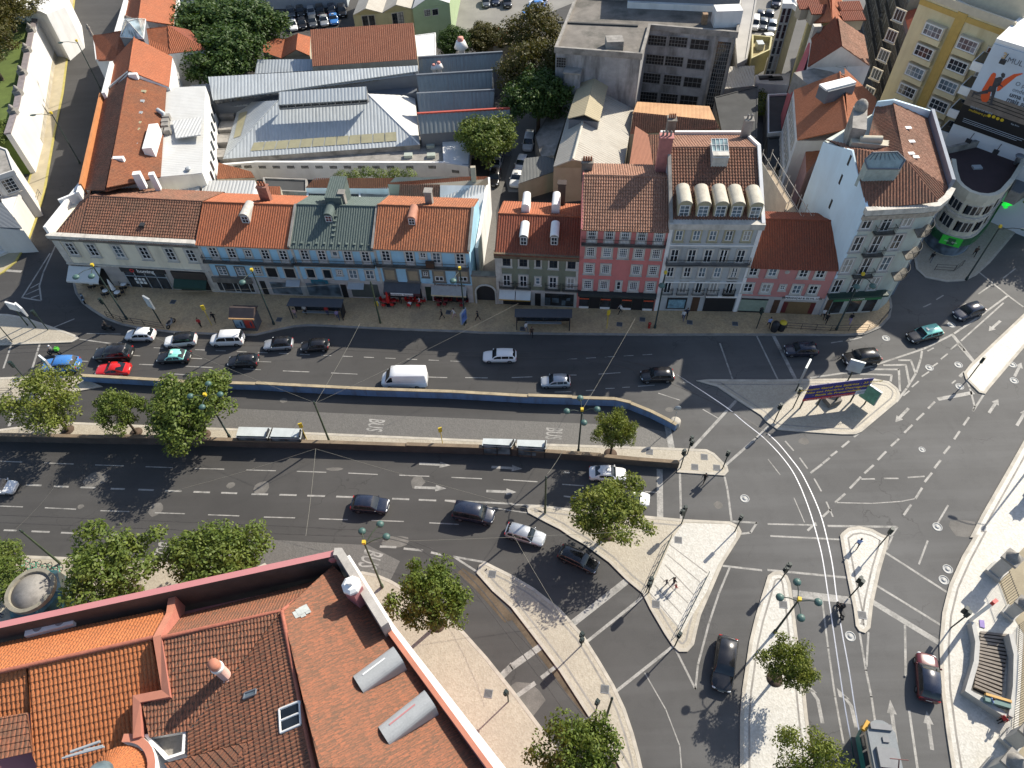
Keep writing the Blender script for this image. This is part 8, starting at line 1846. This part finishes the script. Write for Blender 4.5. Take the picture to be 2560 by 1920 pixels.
def shelter(label,pts,mat,zr=2.6):
 P=[W(*p,zr)for p in pts]; c=sum(P,V((0,0,0)))/4; o=thing('bus_shelter',label,'bus shelter',xy(c,.12),'bus shelters'); mb=MB(); mb.prism(P,zr-.1,zr); build('roof',mb,mat,o)
 I=[c+(p-c)*.93 for p in P]; mb=MB()
 for i in range(4):mb.box(xy(I[i],zr/2),(.12,.12,zr-.15))
 mb.box(xy((I[0]+I[1])/2,zr/2),(.1,.1,zr-.15)); build('post',mb,m_iron,o); mb=MB(); mb.wall([I[0],I[1]],.03,.4,2.2); build('glass_panel',mb,m_cglass if mat is m_shr else m_glassb,o)
 mb=MB(); mb.wall([I[1].lerp(I[2],.1),I[1].lerp(I[2],.8)],.14,.3,2.3); build('side_panel',mb,m_plast,o); mb=MB(); e0,e1=I[0].lerp(I[3],.3).lerp(I[1],.15),I[1].lerp(I[2],.3).lerp(I[0],.15); mb.wall([e0,e1],.4,.42,.5); build('bench',mb,m_zinc,o)
shelter('long dark roofed bus shelter between the kiosk and the red cafe tables',[('k',870,445),('k',1575,460),('k',1545,570),('k',820,550)],m_shr)
shelter('long dark roofed bus shelter in front of the green tiled house',[('G',300,1285),('G',797,1288),('G',795,1362),('G',298,1355)],m_shr)
for lb,q in(('leftmost silver',[('I',2035,806),('J',98,812),('J',132,722),('I',2062,715)]),('second from left silver',[('J',115,813),('J',385,820),('J',402,732),('J',148,723)]),('third from left silver',[('J',1952,876),('K',-6,890),('K',33,822),('J',1962,815)]),('rightmost silver',[('K',40,892),('K',292,906),('K',302,832),('K',46,826)])):shelter(lb+' roofed shelter on the bus platform',q,m_shs,1.95)
K=[W('k',*p,.12)for p in((170,872),(445,880),(500,755),(235,748))]; o=thing('kiosk','newspaper kiosk with dark panelled roof and blue and red posters','kiosk',K[0]); mb=MB(); mb.prism(K,.1,2.5); build('wall',mb,M('kiosk_grey',(.10,.10,.11),.6,.1),o)
c=sum(K,V((0,0,0)))/4; E_=[c+(p-c)*1.18 for p in K]; mb=MB(); r0,r1=xy(E_[0].lerp(E_[3],.5),3.5),xy(E_[1].lerp(E_[2],.5),3.5); mb.quad(xy(E_[0],2.55),xy(E_[1],2.55),r1,r0); mb.quad(xy(E_[2],2.9),xy(E_[3],2.9),r0,r1); mb.add([xy(E_[0],2.55),r0,xy(E_[3],2.9)],[[0,1,2]]); mb.add([xy(E_[1],2.55),r1,xy(E_[2],2.9)],[[2,1,0]]); build('roof',mb,M('kiosk_brown',(.075,.055,.05),.6,.15),o)
mb=MB(); mb.wall([E_[0],E_[1]],.15,2.35,2.58); build('fascia',mb,M('kiosk_orange',(.50,.30,.14),.6,.08),o); u_=(K[1]-K[0]).normalized(); n_=V((u_.y,-u_.x,0)); L0=(K[1]-K[0]).length
for t,m,tx in((.27,M('poster_blue',(.25,.38,.48),.4),'Já'),(.74,M('poster_red',(.45,.05,.035),.4),None)):
 q=K[0]+u_*(L0*t)+n_*.04+V((0,0,1.3)); mb=MB(); mb.box(q,(L0*.4,.04,1.5),ax=(u_,n_,Z_)); pp=build('poster',mb,m,o); mb=MB(); mb.ball(q+n_*.04+u_*.25,(.12,.03,.5),8,6); build('poster_bottle',mb,M('poster_ink',(.03,.06,.12),.4),pp)
 if tx:build('lettering',text_mb(tx,.5,q+n_*.05-u_*.25-V((0,0,.3)),u_,Z_),m_iron,pp)
c=W('M',225,395,3.2); o=thing('round_kiosk','kiosk with round mossy concrete roof and dark glass sides behind the pink parapet','kiosk',xy(c,.12)); rr=(W('M',362,400,3.2)-c).length*1.18
mb=MB(); mb.lathe(c,[(rr*.8,-.1),(rr*.8,.12),(0,.12)],28); build('roof',mb,m_conc,o); mb=MB(); mb.lathe(c,[(rr*.8,-.15),(rr,-.15),(rr,.35),(rr*.84,.35),(rr*.8,.1)],28,smooth=False); build('roof_rim',mb,M('kiosk_rim',(.24,.22,.17),.9,.25,1,9,.15),o)
mb=MB(); mb.lathe(xy(c,.12),[(rr*1.25,0),(rr*1.2,2.6),(rr*.95,3.0)],6,smooth=False); build('glass_wall',mb,glass_mat('teal_glass',(.02,.07,.08),.1),o); mb=MB()
for i in range(6):a=2*PI*i/6; mb.tube([xy(c)+V((rr*1.25*math.cos(a),rr*1.25*math.sin(a),.1-c.z*0-c.z+.0)),xy(c)+V((rr*.96*math.cos(a),rr*.96*math.sin(a),-.2))],.06,5)
build('frame',mb,m_plast,o)
def panel(label,k,x,y,az,w,h,z0,mat,z=.12,frame=None,txt=None):
 p=W(k,x,y,z); o=thing('advertising_panel',label,'advertising panel',p,'advertising panels'); u=V((math.cos(R(az)),math.sin(R(az)),0)); n=V((u.y,-u.x,0)); mb=MB(); mb.tube([p,p+Z_*z0],.09,6); build('post',mb,m_poled,o); mb=MB(); mb.box(p+Z_*(z0+h/2),(w+.16,.22,h+.16),ax=(u,n,Z_)); f=build('frame',mb,frame or m_zinc,o)
 for s in(1,-1):mb=MB(); mb.box(p+Z_*(z0+h/2)+n*(s*.12),(w,.02,h),ax=(u,n,Z_)); q=build('poster',mb,mat,f)
 if txt:build('lettering',text_mb(txt,.4,p+Z_*(z0+h*.7)+n*.14,u,Z_),m_iron,f)
m_p1=M('teal_poster',(.10,.33,.34),.4,.5,.9,4,.3); m_p2=M('dark_poster',(.025,.04,.045),.3,.6,.8,3,.3); m_p3=M('pale_poster',(.45,.52,.55),.4,.15,.8,4,.1); m_p4=M('blue_white_poster',(.12,.22,.55),.4,.6,.7,3,.2); m_p5=M('green_map',(.13,.32,.22),.4,.25,1,4,.2)
for a in(('white framed teal poster panel in front of the blue car','I',525,315,-38,1.3,1.9,2.4,m_p1,.12,m_white),('tall dark poster panel at the left end of the blue banner','L',240,405,55,1.5,2.6,2.4,m_p2),('pale poster panel behind the blue banner','L',680,332,-25,1.5,1.7,2.2,m_p3),('green map panel right of the blue banner','L',832,520,-52,1.9,2.3,.8,m_p5),('blue and white poster panel before the stone archway','F',1800,1290,62,1.2,1.8,.8,m_p4),('pale poster panel before the homing shop','E',1390,1270,-35,1.1,1.7,3.0,m_p3),('white back of a road sign on the left traffic island','E',240,1290,-20,1.5,1.1,3.0,m_white,.12,m_white),('sun-glinting white road sign on the left traffic island','E',310,1310,-40,1.6,1.3,2.8,m_white,.12,m_white)):panel(*a)
p0=W('L',460,538,.12); p1=W('L',757,500,.12); u_=(p1-p0); u_.z=0; u_.normalize(); n_=V((u_.y,-u_.x,0)); onb=lambda x,y,d=0:onplane('L',x,y,p0+n_*d,n_)
B=[onb(*q)for q in((300,487),(835,435),(905,308),(345,355))]; o=thing('banner_billboard','long blue political banner with yellow lettering and red strip on four posts','billboard',p0)
mb=MB(); z0,z1=(B[0].z+B[1].z)/2,(B[2].z+B[3].z)/2; ua,ub=(B[0]-p0).dot(u_),(B[1]-p0).dot(u_); bp=lambda u,v,d=0:p0+u_*(ua+(ub-ua)*u)+V((0,0,z0-p0.z+(z1-z0)*v))+n_*d
def bq(name,u0,u1,v0,v1,m,d):mb=MB(); mb.box(bp((u0+u1)/2,(v0+v1)/2,d-.03),((ub-ua)*(u1-u0),.06,(z1-z0)*(v1-v0)),ax=(u_,n_,Z_)); return build(name,mb,m,o)
bq('banner',0,1,0,1,M('banner_blue',(.025,.025,.19),.6,.05),0); bq('red_strip',0,.82,0,.17,M('banner_red',(.42,.02,.03),.6),.02); bq('logo_panel',.82,1,0,.3,M('banner_pale',(.50,.54,.62),.6),.02)
for tx,v,s,m in(('· Aumento Geral dos Salários · 35 Horas',.72,.175,m_ady),('· Não aos Horários Desregulados',.50,.175,m_ady),('· Basta de Precariedade',.28,.175,m_ady)):build('lettering',text_mb(tx,(z1-z0)*s,bp(.5,v,.03),u_,Z_,.01,stretch=1.25,bold=.01),m,o)
build('lettering',text_mb('Todos os dias com os trabalhadores a avançar',(z1-z0)*.10,bp(.45,.06,.05),u_,Z_,.01,stretch=1.2),m_white,o); build('lettering',text_mb('CGTP',(z1-z0)*.13,bp(.91,.12,.05),u_,Z_,.01),m_iron,o)
for u in(.03,.30,.58,.84):mb=MB(); q=bp(u,.5,-.12); mb.box(xy(q,z1/2),(.14,.14,z1-.1)); build('post',mb,m_poled,o)
mb=MB(); q=W('L',545,500,.12); mb.box(q+Z_*.35,(1.7,1.3,.7),R(20)); o=thing('planter_box','squat dark stone box under the blue banner','stone box',q); build('box',mb,m_stoned,o)
for i,(k,x,y,h,lb)in enumerate((('E',1830,1290,3.4,'on the pavement left of the kiosk'),('F',1072,1240,3.0,'at the wire pole by the red tables'),('J',438,824,2.9,'at the silver shelters on the platform'),('J',1612,862,2.9,'in the middle of the bus platform'),('G',1095,1455,3.0,'before the tall pink house'),('J',1925,850,.5,'x'))[:5]):
 p=W(k,x,y,.12); o=thing('bus_stop_sign','yellow bus stop flag '+lb,'bus stop',p,'yellow bus stop flags'); mb=MB(); mb.tube([p,p+Z_*h],.045,6); build('post',mb,m_ycap,o); mb=MB(); mb.box(p+Z_*(h-.1),(.42,.12,.8),R(20)); build('flag',mb,m_ycap,o)
for k,x,y,lid,lb in(('H',390,1240,m_plast,'black rounded litter bin at the kerb railing'),('H',442,1235,m_ycap,'dark recycling bin with yellow lid at the kerb railing')):
 p=W(k,x,y,.12); o=thing('litter_bin',lb,'bin',p); mb=MB(); mb.lathe(p,[(.42,0),(.48,1.2),(.40,1.3)],14); build('body',mb,m_plast,o); mb=MB(); mb.lathe(p+Z_*1.3,[(.46,0),(.42,.14),(0,.18)],14); build('lid',mb,lid,o)
p=W('G',1460,1450,.12); o=thing('fire_hydrant','red fire hydrant beside the lamp before the pink house','hydrant',p); mb=MB(); mb.lathe(p,[(.16,0),(.16,.7),(.22,.72),(.2,.9),(0,1.0)],10); build('body',mb,M('hydrant_red',(.4,.03,.02),.5),o)
p=W('K',1400,668,1.2); o=thing('round_sign','round road sign on a thin post at the end of the blue wall','road sign',p); mb=MB(); mb.tube([p,p+Z_*2.2],.035,6); build('post',mb,m_zinc,o); mb=MB(); mb.lathe(p+V((0,0,2.5)),[(0,-.02),(.42,-.02),(.42,.02),(0,.02)],16); mb.v=[p+V((0,0,2.5))+V(((q-p).x,(q-p).z-2.5,(q-p).y))for q in mb.v]; build('disc',mb,m_zinc,o)
def railing(label,spec,h=1.05,bars=(.15,.55,1.0),step=2.0,mat=None):
 P=pathpts(spec,.12); o=thing('railing',label,'railing',P[0]); mb=MB()
 for i in range(len(P)-1):
  n=max(1,round((P[i+1]-P[i]).length/step))
  for j in range(n+1):q=P[i].lerp(P[i+1],j/n); mb.tube([q,q+Z_*h],.035,5)
 for b_ in bars:mb.tube([p+Z_*b_*h for p in P],.028,5)
 build('railing',mb,mat or m_iron,o)
railing('dark kerb railing round the rounded pavement below the corner house','H 480,1225 800,1245 1070,1240 1160,1190 1222,1120'); railing('dark kerb railing before the cream corner house','E 930,1218 1060,1262 1250,1290 1420,1318')
railing('double railing along the left side of the triangular island','O 1135,20 960,400',mat=m_poled,step=1.2); railing('double railing along the right side of the triangular island','O 1400,285 1200,685',mat=m_poled,step=1.2); railing('thin railing on the left crossing island','I 0,430 110,425 120,500 0,520'); railing('thin railing around the yellowing tree on the platform','I 260,690 640,670'); railing('low railing on the corner pavement by the bank','H 1560,800 1700,810 1760,770')
def table_kit(m):
 r=thing('cafe_table','x','table',(0,0,-95)); mb=MB(); mb.lathe((0,0,.71),[(.42,0),(.42,.03),(0,.03)],16); build('table_top',mb,m,r,local=True); mb=MB(); mb.tube([(0,0,.02),(0,0,.71)],.035,6); mb.lathe((0,0,0),[(.25,0),(.06,.05)],10); build('leg',mb,m_plast,r,local=True); return r
def chair_kit(m):
 r=thing('cafe_chair','x','chair',(0,0,-97)); mb=MB(); mb.box((0,0,.45),(.44,.44,.05)); build('seat',mb,m,r,local=True); mb=MB(); mb.box((-.21,0,.7),(.04,.42,.42)); build('backrest',mb,m,r,local=True)
 for sx in(-.19,.19):
  for sy in(-.19,.19):mb=MB(); mb.tube([(sx,sy,0),(sx,sy,.44)],.02,5); build('leg',mb,m_plast,r,local=True)
 return r
m_redp=M('red_plastic',(.50,.02,.018),.45,.1,coord='Object'); m_dred=M('dark_red_plastic',(.20,.015,.018),.5,.15,coord='Object'); CK={'red':(table_kit(m_redp),chair_kit(m_redp)),'dark':(table_kit(m_dred),chair_kit(m_dred)),'white':(table_kit(m_white),chair_kit(m_plast))}; CKU=set()
for col,k,x,y,lb in(('red','F',1118,1108,'at the closed red parasol'),('red','F',1192,1105,'right of the closed red parasol'),('red','F',1335,1108,'before the Churrasqueira door'),('red','F',1415,1110,'right of the Churrasqueira door'),('dark','F',1590,1105,'left under the grey awning'),('dark','F',1640,1100,'middle under the grey awning'),('dark','F',1785,1110,'right under the grey awning'),('white','E',815,955,'under the white awning'),('white','E',930,1020,'at the closed white parasol'),('white','E',1030,1035,'nearest the two-headed lamp'),('white','E',1085,965,'beside the homing shop')):
 p=W(k,x,y,.12); cn={'red':'bright red','dark':'dark red','white':'white'}[col]; r=copy_kit(col+'t',CK[col][0],CKU,p,0,cn+' cafe table '+lb,cn+' cafe tables'); r.name='cafe_table'
 for a in(20,140,260):q=p+V((math.cos(R(a)),math.sin(R(a)),0))*.62; c_=copy_kit(col+'c',CK[col][1],CKU,q,R(a+180),('black' if col=='white' else cn)+' cafe chair drawn up to the table '+lb,'chairs at the table '+lb); c_.name='cafe_chair'
for k,x,y,m,lb in(('F',1150,1120,m_redp,'closed red parasol among the red cafe tables'),('E',1000,1010,m_white,'closed white parasol of the corner cafe')):
 p=W(k,x,y,.12); o=thing('parasol',lb,'parasol',p); mb=MB(); mb.tube([p,p+Z_*2.5],.03,6); mb.lathe(p,[(.35,0),(.3,.12),(0,.14)],12); build('pole',mb,m_plast,o); mb=MB(); mb.lathe(p+Z_*.7,[(.30,0),(.24,.6),(.12,1.6),(.03,1.9)],10); build('canopy',mb,m,o)
o=thing('station_entrance','underground station stairway with curved stone parapet and glass sign','station entrance',W('Q',1600,900,.12)); m_ston=M('pale_grey_stone',(.42,.41,.38),.7,.12,.8,9,.1)
pth=[W('Q',*q,1.1)for q in((1470,615),(1500,760),(1490,900),(1430,1105),(1740,1305))]; mb=MB(); mb.wall(pth,.4,0,1.1); build('parapet',mb,m_ston,o); pt2=[W('Q',*q,1.3)for q in((1740,700),(1775,850),(1770,1080),(1740,1290))]; mb=MB(); mb.wall(pt2,.4,0,1.3); build('parapet',mb,m_ston,o)
mb=MB(); A0,B0,A1,B1=W('Q',1520,690,.2),W('Q',1725,712,.2),W('Q',1465,1100,.2),W('Q',1660,1190,.2); mb.quad(A0,A1,B1,B0)
build('stairwell',mb,m_dark,o); mb=MB()
for i in range(17):t=i/17; a,b_=A0.lerp(A1,t),B0.lerp(B1,t); mb.wall([a,b_],.22,.2,.27+.01*i)
build('step',mb,M('brown_step',(.22,.19,.16),.8,.2),o); mb=MB(); q0,q1=W('Q',1550,1160,1.4),W('Q',1735,1215,1.4); mb.wall([q0,q1],.5,.9,1.5); sg=build('sign_box',mb,M('glass_green_sign',(.12,.2,.18),.3),o); mb=MB(); mb.wall([q0+V((.15,.3,0)),q1+V((.15,.3,0))],.22,1.3,1.62); build('orange_strip',mb,M('sign_orange',(.5,.28,.06),.5),sg)
p=W('Q',1450,600,.12); o=thing('station_totem','white totem post with red cap beside the station stairway','totem',p); mb=MB(); mb.box(p+Z_*2.1,(.5,.3,4.2),R(30)); build('post',mb,m_white,o); mb=MB(); mb.box(p+Z_*4.4,(.52,.32,.5),R(30)); build('cap',mb,m_redp,o)
build('station_sign',MB().prism([W('Q',*q,.14)for q in((1510,600),(1545,605),(1550,660),(1515,650))],.13,.2),M('sign_purple',(.16,.10,.35),.5),None,props=dict(label='small purple and white sign plate lying beside the station stairway',cat='sign'))
pier=None; PU=set()
for k,x,y,s,lb in(('Q',1620,265,1,'with pointed cap at the top of the park fence'),('Q',1720,560,.8,'beside the station stairway'),('Q',1730,1470,1,'below the station stairway'),('Q',1600,1690,1.1,'cut by the bottom edge of the park fence'),('L',2290,1290,.8,'cut by the right edge above the park fence')):
 if pier is None:
  pier=thing('gate_pier','x','gate pier',(0,0,-98)); mb=MB(); mb.box((0,0,.3),(1.5,1.5,.6)); mb.box((0,0,1.9),(1.1,1.1,2.8)); build('shaft',mb,m_ston,pier,local=True); mb=MB(); mb.box((0,0,3.4),(1.5,1.5,.3)); mb.lathe((0,0,3.55),[(.7,0),(.5,.4),(.15,.7),(0,1.1)],8); build('capital',mb,m_conc,pier,local=True)
 r=copy_kit(1,pier,PU,W(k,x,y,.12),R(35),'pale stone gate pier '+lb,'park gate piers',s); r.name='gate_pier'
for lb,a,b_ in(('upper',('Q',1640,290),('Q',1735,545)),('lower',('Q',1790,640),('Q',1745,1440))):
 P=[W(*a,.12),W(*b_,.12)]; o=thing('iron_fence',lb+' run of black iron park fence between the pale piers','fence',P[0]); mb=MB(); n=int((P[1]-P[0]).length/.22);
 for i in range(n+1):q=P[0].lerp(P[1],i/n); mb.tube([q,q+Z_*2.2],.02,4)
 for z in(.2,2.0):mb.tube([p+Z_*z for p in P],.03,5)
 build('railing',mb,m_iron,o)
sheet('park_floor','Q 1850,60 1640,290 1735,545 1830,700 1790,1440 1700,1560 1640,1800 2400,1800 2400,0',M('park_sand',(.34,.29,.20),.95,.15,.5,7,.15,coord='Object'),.145)
a,c=W('Q',700,1380,.35),W('Q',800,1900,.35); d=(a-c); d.z=0; d.normalize(); o=thing('tram','old tram with grey roof, teal side and yellow front cut by the bottom edge','tram',a,None,math.atan2(d.y,d.x))
m_troof=M('tram_roof_grey',(.20,.22,.23),.6,.15,.6,8,.15,coord='Object',dirt=(.08,.08,.08),dirtamt=.4); m_teal=M('tram_teal',(.02,.16,.13),.4,.08,coord='Object'); m_cream_t=M('tram_cream',(.55,.5,.4),.4,.06,coord='Object'); m_tyel=M('tram_yellow',(.55,.30,.03),.4,.06,coord='Object')
ol=lambda w:[(-8.5,-w),(-.9,-w),(-.2,-w*.62),(0,-w*.25),(0,w*.25),(-.2,w*.62),(-.9,w),(-8.5,w)]
for n_,z0,z1,w,m in(('body',.35,1.3,1.18,m_teal),('window_band',1.3,2.35,1.14,m_cglass),('letterboard',2.35,2.75,1.18,m_cream_t),('roof',2.75,3.0,1.12,m_troof)):mb=MB(); mb.prism(ol(w),z0,z1); build(n_,mb,m,o,local=True)
mb=MB()
for x in(-1.0,-2.2,-3.4,-4.6,-5.8):mb.box((x,0,1.82),(.14,2.34,1.06))
build('window_pillar',mb,m_cream_t,o,local=True); mb=MB(); mb.box((-.05,0,.9),(.2,1.2,1.0)); mb.box((-.5,.95,2.55),(.9,.5,.42),R(-35)); build('front_panel',mb,m_tyel,o,local=True); mb=MB(); mb.box((-.55,0,3.1),(.45,1.7,.2)); mb.box((-2.9,0,3.15),(1.5,1.5,.35)); mb.box((-1.5,-.2,3.06),(.4,.5,.14)); build('roof_equipment',mb,m_gutter,o,local=True)
mb=MB(); mb.tube([(-3.6,-.6,3.1),(-4.6,0,4.2),(-3.4,0,5.2)],.05,5); mb.tube([(-3.6,.6,3.1),(-4.6,0,4.2)],.05,5); mb.tube([(-3.4,-.7,5.2),(-3.4,.7,5.2)],.04,5); build('pantograph',mb,M('pantograph_red',(.14,.05,.045),.6,coord='Object'),o,local=True)
mk_=thing('manhole_cover','x','manhole cover',(0,0,-99)); mb=MB(); mb.lathe((0,0,0),[(.5,0),(.5,.016),(.4,.02),(.4,.012),(.2,.012),(.2,.02),(0,.02)],22); build('cover',mb,M('pale_iron_cover',(.36,.36,.345),.6,.2,coord='Object'),mk_,local=True); MU=set()
for i,(k,x,y,lb)in enumerate((('L',1393,205,'left of the upper right island'),('L',1645,180,'right beside the upper right island'),('L',1655,368,'in the post shadow below the island tip'),('L',2110,178,'upper one right of the upper right island'),('L',2125,316,'lower one right of the upper right island'),('L',1463,1580,'beside the refuge island tip'),('Q',1285,237,'upper of two at the right kerb'),('Q',1257,315,'lower of two at the right kerb'),('Q',588,717,'on the tram lane behind the motorbike'),('K',2010,1335,'below the bus platform tip'),('H',1207,1297,'left of the right-hand taxi'),('H',1683,1200,'behind the right-hand taxi'),('L',1330,912,'in the middle of the junction'))):
 r=copy_kit(1,mk_,MU,W(k,x,y,.006),0,'pale round manhole cover '+lb,'manhole covers',.75 if i==12 else None); r.name='manhole_cover'
gk=thing('drain_grating','x','grating',(0,0,-99)); mb=MB(); mb.box((0,0,.01),(.75,.75,.03)); build('frame',mb,m_gutter,gk,local=True); mb=MB()
for i in range(6):mb.box((-.28+i*.11,0,.03),(.05,.6,.02))
build('bars',mb,m_plast,gk,local=True); GU=set()
for k,x,y,lb in(('F',200,1240,'left of the left dark shelter'),('F',1665,1178,'behind the walkers near the archway'),('G',1403,1378,'before the tall pink house'),('G',1205,1420,'beside the yellow flag before the pink house'),('G',370,1460,'before the right dark shelter'),('G',1812,1403,'before the grey house'),('H',110,1192,'before the low pink house'),('E',1495,1088,'before the homing shop'),('K',1190,930,'at the small tree of the platform'),('K',1662,975,'near the platform tip, upper'),('K',1580,1062,'near the platform tip, lower left'),('K',1770,1068,'near the platform tip, lower right'),('O',1190,28,'at the top of the triangular island'),('O',1030,487,'on the lower triangular island'),('O',665,1095,'on the tram island'),('N',1662,1127,'on the cream pavement below the foreground roof'),('N',1690,272,'at the top of the tram island'),('Q',110,490,'on the lamp island'),('Q',675,565,'on the refuge island')):
 r=copy_kit(1,gk,GU,W(k,x,y,.13),R(-10),'square drain grating '+lb,'drain gratings'); r.name='drain_grating'
m_wire=M('overhead_wire',(.22,.21,.17),.5,coord='Object')
for i,(a,b_,lb)in enumerate(((('J',515,510,7.2),('J',900,-180,8),'from the platform pole up to the far pavement'),(('J',515,510,7.2),('I',1330,-60,8),'from the platform pole up to the left'),(('J',515,510,7.2),('G',330,1240,8),'from the platform pole to the green tiled house'),(('J',515,905,7),('J',430,1659,7),'over the near carriageway downwards'),(('J',515,905,7),('K',310,1470,6.8),'over the near carriageway to the triangular island'),(('J',515,905,7),('I',1500,1270,7),'over the near carriageway to the left'),(('K',605,570,7.6),('G',1340,1370,8),'from the right platform lamp to the pink house'),(('K',308,1122,7.2),('K',440,920,7),'from the island pole to the platform'),(('N',757,45,9.6),('O',1000,-40,7),'from the corner lamp towards the junction'),(('O',-20,-60,7),('O',330,540,7),'over the shaded road beside the tram island'),(('F',995,915,7.2),('E',1500,1000,7.5),'along the far pavement'),(('I',135,1600,7),('I',510,1185,9),'rising over the near carriageway at left'))):
 P0_,P1_=W(*a),W(*b_); o=thing('overhead_wire','thin tram wire '+lb,'wire',P0_,'overhead tram wires'); mb=MB(); mb.tube([P0_.lerp(P1_,t)-Z_*(.9*t*(1-t))for t in(0,.25,.5,.75,1)],.016,4); build('wire',mb,m_wire,o)
bk=thing('bicycle','x','bicycle',(0,0,-96)); m_bg=M('bike_green',(.05,.38,.24),.45,coord='Object'); BU=set()
for wx in(.5,-.5):mb=MB(); P=[V((wx+.33*math.cos(2*PI*i/16),0,.34+.33*math.sin(2*PI*i/16)))for i in range(17)]; mb.tube(P,.03,5,cap=False); build('wheel',mb,m_tyre,bk,local=True)
mb=MB(); mb.tube([(.5,0,.34),(.38,0,.95),(.05,0,.4),(-.2,0,.85)],.045,5); mb.tube([(.05,0,.4),(-.5,0,.34),(-.17,0,.75)],.04,5); build('frame',mb,m_bg,bk,local=True); mb=MB(); mb.tube([(.4,-.28,1.0),(.38,0,.97),(.4,.28,1.0)],.025,5); build('handlebar',mb,m_plast,bk,local=True); mb=MB(); mb.box((-.22,0,.9),(.25,.14,.07)); build('saddle',mb,m_plast,bk,local=True)
for i in range(7):p=W('M',190+i*42,225+i*7+(i%2)*14,.12); r=copy_kit(1,bk,BU,p,R(75+i*4),'green hire bicycle in the row beside the round kiosk roof','green hire bicycles'); r.name='bicycle'
# PEOPLE
for a in(('F',1610,1235,180,'person in black striding left before the archway cafe','walk','black','black','black'),('F',1715,1225,200,'person in white walking behind the one in black','walk','white','pink'),('F',1918,1248,170,'person in black with white shoes near the archway','walk','black','black','black',.12,'people in the square',1.0,'white'),('F',347,1225,90,'person in pink seen from behind at the left dark shelter','stand','pink','grey'),('F',432,1192,270,'person in black and white inside the left dark shelter','stand','white','black'),('F',622,1200,270,'person in red inside the left dark shelter','stand','red','jeans'),('F',712,1235,290,'person in lilac with dark hair at the right end of left shelter','walk','lilac','jeans','black'),('F',1253,1100,270,'person in black standing at the Churrasqueira door','stand','black','black'),('F',1335,1140,90,'person in white shirt seated at a red table','sit','white','navy'),('F',1345,1078,270,'person in red seated at a red table near the door','sit','red','black'),('F',1418,1105,200,'person in white seated right of the Churrasqueira door','sit','white','brown'),('F',1050,1105,300,'person in grey seated left of the red parasol','sit','grey','white'),('F',1622,1108,180,'person seated under the grey awning','sit','brown','black'),('F',1815,1105,180,'person seated at the right end of grey awning','sit','black','white'),('G',398,1480,300,'person in white with black bag before the right dark shelter','walk','white','grey','black'),('G',447,1522,270,'person in brown stepping off the kerb by the right shelter','walk','brown','black'),('G',1212,1325,200,'person in white top pushing along before the pink house','walk','white','black'),('G',1752,1378,250,'person in jeans in the pair before the grey house','walk','white','jeans'),('G',1780,1360,250,'person in navy in the pair before the grey house','walk','navy','black'),('H',350,1215,80,'person in light blue shirt walking past the bins','walk','lightblue','black'),('H',742,1150,260,'person in white shirt at the doorway by the green shopfront','walk','white','black'),('H',765,1185,240,'person in black with white bag before the doorway','walk','black','black','black',.12,'people in the square',1.0,'white'),('H',938,1185,60,'person in lilac trousers before the green shopfront','walk','black','lilac'),('K',1655,1190,230,'person in black crossing below the platform tip','walk','black','black','black',.0),('O',1150,350,200,'adult in black walking on the triangular island','walk','black','grey','black'),('O',1165,385,200,'child in red on the triangular island','walk','red','white','brown',.12,'people in the square',.72),('O',1100,350,200,'child in dark clothes on the triangular island','walk','navy','grey','black',.12,'people in the square',.7),('Q',628,78,60,'person in light blue top on the refuge island','walk','lightblue','black','black'),('I',1605,800,90,'person in white standing under the dense platform tree','stand','white','black'),('I',1500,790,90,'person in light blue under the dense platform tree','stand','lightblue','jeans'),('E',1862,1255,270,'person in black left of the kiosk','walk','black','black','black'),('E',1740,1305,270,'person in red at the yellow bus stop flag','stand','red','black'),('H',1842,700,60,'person walking into the sun by the bank','walk','brown','black'),('H',1525,740,60,'person in black in the shade before the bank','walk','black','grey'),('M',15,575,20,'person in blue at the left edge by the round kiosk','stand','navy','jeans'),('Q',1548,1205,0,'person in blue at the station sign','stand','lightblue','jeans'),('Q',1645,1330,200,'person in red at the station stairway wall','stand','red','black')):
 put_person(*a)
